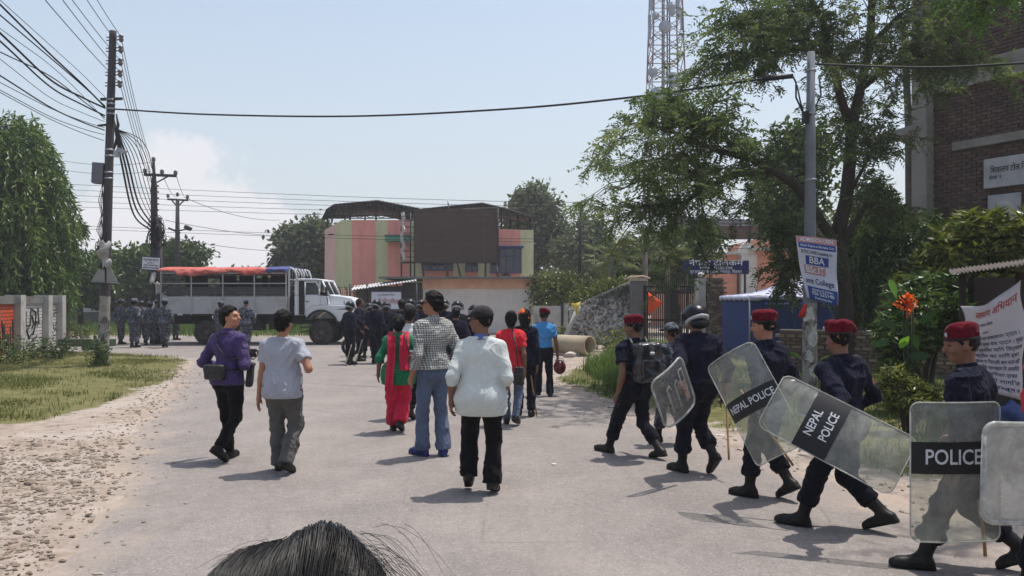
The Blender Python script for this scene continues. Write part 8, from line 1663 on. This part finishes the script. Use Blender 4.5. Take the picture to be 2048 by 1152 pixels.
# ---- police crowd before the shop
PF = dict(mat=NAVY, sleeve='long', hem=.55, loose=.03, wr=.012); PB = dict(mat=NAVY2, loose=.026, end=.12, blouse=True)
def crowd(lst, group, topd, botd):
    for k, (lb, px, py, hd, h, hat, hy, lg) in enumerate(lst): person(lb, G(px, py), hd, h, group, False, legs=lg, head_yaw=hy, arms=[(-.08, .1 + .1 * (k % 3), -.42), (.1, .16 - .1 * (k % 2), -.40)], top=topd, bottom=botd, hair='short', hat=hat, shoes=BOOT, seed=20 + k + int(px), skin_m=SK2, fat=1.08)
ST, WK = ((-.05, .05, 0, 0), (.05, -.05, 0, 0)), ((0, .16, 0, 0), (0, -.18, .02, .4))
crowd([('helmeted policeman with a cane beside the truck bumper', 699, 729, 40, 1.66, 'helmet', 0, ST), ('bareheaded policeman standing at the truck nose', 718, 722, 60, 1.76, None, .3, ST), ('helmeted policeman with raised visor left of the woman in green', 752, 727, 30, 1.7, 'helmet', 0, ST), ('stooping helmeted policeman behind the woman in green', 772, 726, -20, 1.66, 'helmet', 0, WK),
       ('bareheaded policeman just above the woman in green', 803, 748, -10, 1.74, None, -.2, ST), ('helmeted policeman right above the white t-shirt', 820, 735, 20, 1.72, 'helmet', 0, ST), ('helmeted policeman seen left of the plaid sleeve', 842, 730, 0, 1.70, 'helmet', .2, ST), ('helmeted policeman right of the plaid shoulder', 888, 740, -15, 1.72, 'helmet', 0, ST),
       ('helmeted policeman between the plaid man and the black cap', 914, 752, 10, 1.7, 'helmet', 0, WK), ('bareheaded policeman with lifted heel beside the plaid man', 912, 783, 4, 1.62, None, .2, WK), ('helmeted policeman close behind the black cap', 948, 778, 15, 1.62, 'helmet', 0, ST), ('farthest helmeted policeman deep in the crowd', 868, 722, 5, 1.68, 'helmet', 0, ST), ('helmeted policeman bending near the motorcycle', 738, 716, -40, 1.6, 'helmet', 0, ST)], 'policemen crowding before the shop', PF, PB)
for px, py, q, lb in ((703, 690, (691, 731), 'pale cane leaning from the helmeted policeman at the bumper'), (724, 680, (712, 724), 'pale cane of the bareheaded policeman at the truck nose')): Y = G(px, py + 40)[1]; stick(lb, P(px, py, 20.4), G(*q), .014, .012, mat('pale_cane', C(170, 160, 146), .6, .1, 9, 0))
# parked motorcycle glimpsed behind the two men
mc_ = empty('motorcycle', G(742, 712), 'motorcycle half hidden between the policemen by the truck', 'motorcycle'); gx_ = G(742, 712)
for dx in (-.62, .62):
    w = MB(); w.lathe([(.2, -.05), (.27, -.05), (.3, 0), (.27, .05), (.2, .05), (.2, -.05)], gx_ + A(dx, 0, .3), (0, 1, 0), 24); wo = w.build('wheel', M_tyre, mc_)
    m = MB()
    for k in range(8): a = k * math.pi / 4; m.tube([gx_ + A(dx, 0, .3), gx_ + A(dx + .21 * math.cos(a), 0, .3 + .21 * math.sin(a))], .01, 4)
    m.build('spokes', M_galv, wo)
F = Fld(gx_ + A(-.9, -.4, .2), gx_ + A(.9, .4, 1.2), .02); F.ell(gx_ + A(.12, 0, .82), (.26, .12, .13)); F.cone(gx_ + A(-.1, 0, .78), gx_ + A(-.65, 0, .84), .1, .07, .04); F.ell(gx_ + A(0, 0, .48), (.25, .13, .2)); V, Q = F.mesh(); np_obj('frame_body', relax(V, Q, 2), Q, mat('bike_red', C(96, 30, 34), .3, .1, 5, 0, spec=.5), mc_, smooth=True)
m = MB(); m.tube([gx_ + A(.62, 0, .3), gx_ + A(.45, 0, .95)], .03, 6); m.tube([gx_ + A(.4, -.34, 1.02), gx_ + A(.45, 0, .98), gx_ + A(.4, .34, 1.02)], .018, 6); m.tube([gx_ + A(-.62, 0, .3), gx_ + A(0, 0, .4)], .03, 6); m.build('fork', M_galv, mc_)
MB().lathe([(.001, .1), (.08, .08), (.09, 0), (.05, -.06)], gx_ + A(.5, 0, .88), (1, 0, 0), 14).build('headlight', M_galv, mc_)
# ---- soldiers in camouflage by the truck
CT, CB = dict(mat=CAMO, sleeve='long', hem=.5, loose=.03), dict(mat=CAMO, loose=.03, end=.11, blouse=True)
crowd([('leftmost camouflaged soldier of the group behind the pole', 241, 688, 30, 1.72, 'camo_cap', 0, ST), ('camouflaged soldier in helmet second from the left', 268, 695, 10, 1.74, 'camo_helmet', 0, ST), ('camouflaged soldier half hidden between two comrades', 283, 686, -20, 1.66, 'camo_cap', 0, ST), ('stooping camouflaged soldier in front of the poster pole', 300, 690, -30, 1.62, 'camo_helmet', 0, ST), ('dark clad soldier at the poster pole foot', 313, 688, 60, 1.7, 'camo_cap', 0, ST), ('rightmost camouflaged soldier of the group with a silver helmet', 329, 695, -10, 1.74, 'camo_helmet', 0, WK), ('lone figure behind the truck tail', 351, 680, 20, 1.66, 'camo_cap', 0, ST),
       ('camouflaged soldier walking left of the purple shirt by the rear wheel', 441, 694, 10, 1.66, 'camo_helmet', 0, WK), ('camouflaged soldier walking right of the purple shirt by the truck', 492, 698, -10, 1.74, 'camo_cap', 0, WK)], 'camouflaged soldiers by the truck', CT, CB)
stick('dark stick lying on the road at the soldiers feet', G(300, 697), G(318, 698), .012, .012, M_black, 'stick', 'stick')
# ================================================================== FOREGROUND HEAD
YH_ = 1.08; hx = P(590, 0, YH_)[0]
i0 = person('nearest person seen only as black hair at the bottom edge', (hx, YH_), 6, 1.46, near=True, female=True, legs=ST, hair='none', top=dict(mat=NAVY, sleeve='short', hem=.47), bottom=dict(mat=BLKC, loose=.015), seed=99, vs=.018)
hcw = i0['W'](i0['hc']); ztop = P(0, 1062, YH_)[2]
NS_ = 5600; SEG = 6
th0 = RNG.uniform(0, 2 * math.pi, NS_); ph0 = np.arccos(RNG.uniform(-.15, 1, NS_)); c0 = A(hx, YH_ - .005, ztop - .118)
rx_, ry_, rz_ = .128, .125, .112
def scalp(th, ph, e=0.):
    d = np.stack([np.sin(ph) * np.cos(th), np.sin(ph) * np.sin(th), np.cos(ph)], -1); bump = .026 * np.exp(-((d[:, 0] - .34) ** 2 + (d[:, 1] + .1) ** 2) / .10) - .016 * np.exp(-((d[:, 0] + .25) ** 2) / .16); return c0 + d * (A(rx_, ry_, rz_) + (bump + e)[:, None])
roots = scalp(th0, ph0); knot = c0 + A(.05, -.12, -.02)
V, Q = None, None
thg, phg = np.meshgrid(np.linspace(0, 2 * math.pi, 61), np.linspace(0.001, 1.95, 30)); sk_ = scalp(thg.ravel(), phg.ravel(), -.004).reshape(30, 61, 3)
hm_ = MB().sheet(sk_[:, ::-1]).build('hair_cap', M_hair, i0['root'])
# strands lie on the scalp, swept back towards the camera and down
e_ = .001 + .006 * RNG.random(NS_); path = []
for k in range(SEG):
    s_ = k / (SEG - 1); t2 = th0 + (np.where(np.cos(th0) > 0, -1, 1) * .0) * s_; d0 = np.stack([np.sin(ph0) * np.cos(th0), np.sin(ph0) * np.sin(th0), np.cos(ph0)], -1)
    d1 = d0 + s_ * (np.stack([d0[:, 0] * .35 + .1 * np.where(d0[:, 0] > .1, 1, -.6), -np.full(NS_, 1.0), -np.full(NS_, .35)], -1)); d1 = unit_rows(d1); t3, p3 = np.arctan2(d1[:, 1], d1[:, 0]), np.arccos(np.clip(d1[:, 2], -1, 1)); path.append(scalp(t3, p3, e_ + .003 * np.sin(s_ * 3 + th0 * 9)))
path = np.stack(path, 1)
NF = 170; fl0 = c0 + A(.075, .0, .088) + RNG.normal(size=(NF, 3)) * (.03, .03, .015); sfl = np.linspace(0, 1, SEG)[None, :, None]; dirf = np.stack([RNG.uniform(.5, 1, NF), RNG.normal(0, .3, NF), RNG.uniform(-.25, .35, NF)], -1)[:, None]; lf = (RNG.random(NF) ** 2 * .10 + .025)[:, None, None]
fly = fl0[:, None] + dirf * lf * sfl + A(0, 0, -1) * lf * 1.1 * sfl ** 2.2 + A(.3, 0, 0) * lf * sfl ** 2
NF2 = 16; fl1 = c0 + A(-.055, 0, .088) + RNG.normal(size=(NF2, 3)) * (.012, .02, .006); d2 = np.stack([RNG.uniform(-.9, .2, NF2), RNG.normal(0, .2, NF2), RNG.uniform(.4, 1, NF2)], -1)[:, None]; fly2 = fl1[:, None] + d2 * .03 * sfl + A(-.03, 0, -.035) * sfl ** 2
allp = np.vstack([path, fly, fly2]); n_ = len(allp); rr_ = np.concatenate([np.full(NS_, .0009), np.full(NF, .0004), np.full(NF2, .0004)])[:, None] * np.linspace(1, .45, SEG)[None]
tg = np.gradient(allp, axis=1); tg = tg / (np.linalg.norm(tg, axis=2, keepdims=True) + 1e-9); ua_ = np.cross(tg, A(.1, .3, 1)); ua_ /= np.linalg.norm(ua_, axis=2, keepdims=True) + 1e-9; ub_ = np.cross(tg, ua_)
ring = np.stack([allp + rr_[..., None] * (math.cos(a) * ua_ + math.sin(a) * ub_) for a in (0, 2.094, 4.189)], 2); Vh = ring.reshape(-1, 3)
b_ = (np.arange(n_)[:, None, None] * SEG * 3 + np.arange(SEG - 1)[None, :, None] * 3); j_ = np.arange(3)[None, None]; Qh = np.stack([b_ + j_, b_ + (j_ + 1) % 3, b_ + 3 + (j_ + 1) % 3, b_ + 3 + j_], -1).reshape(-1, 4)
t = NT('hair_strands'); M_strand = t.done(t.bsdf(C(17, 14, 14), .4, 0, None, .4))
ho_ = np_obj('hair', Vh, Qh, M_strand, i0['root'], smooth=True); ho_['kind'] = 'stuff'
# ================================================================== AIR
t = bpy.data.materials.new('haze_air'); t.use_nodes = True; nt_ = t.node_tree; nt_.nodes.clear(); ho = nt_.nodes.new('ShaderNodeOutputMaterial'); pv_ = nt_.nodes.new('ShaderNodeVolumePrincipled')
pv_.inputs['Color'].default_value = (.93, .95, 1, 1); pv_.inputs['Density'].default_value = .0012; pv_.inputs['Anisotropy'].default_value = .2; nt_.links.new(pv_.outputs[0], ho.inputs['Volume'])
hb_ = MB().bx(-230, 230, -40, 190, -1.2, 48).build('haze', t); tag(hb_, 'thin pale summer haze over the whole street', 'haze', kind='stuff')
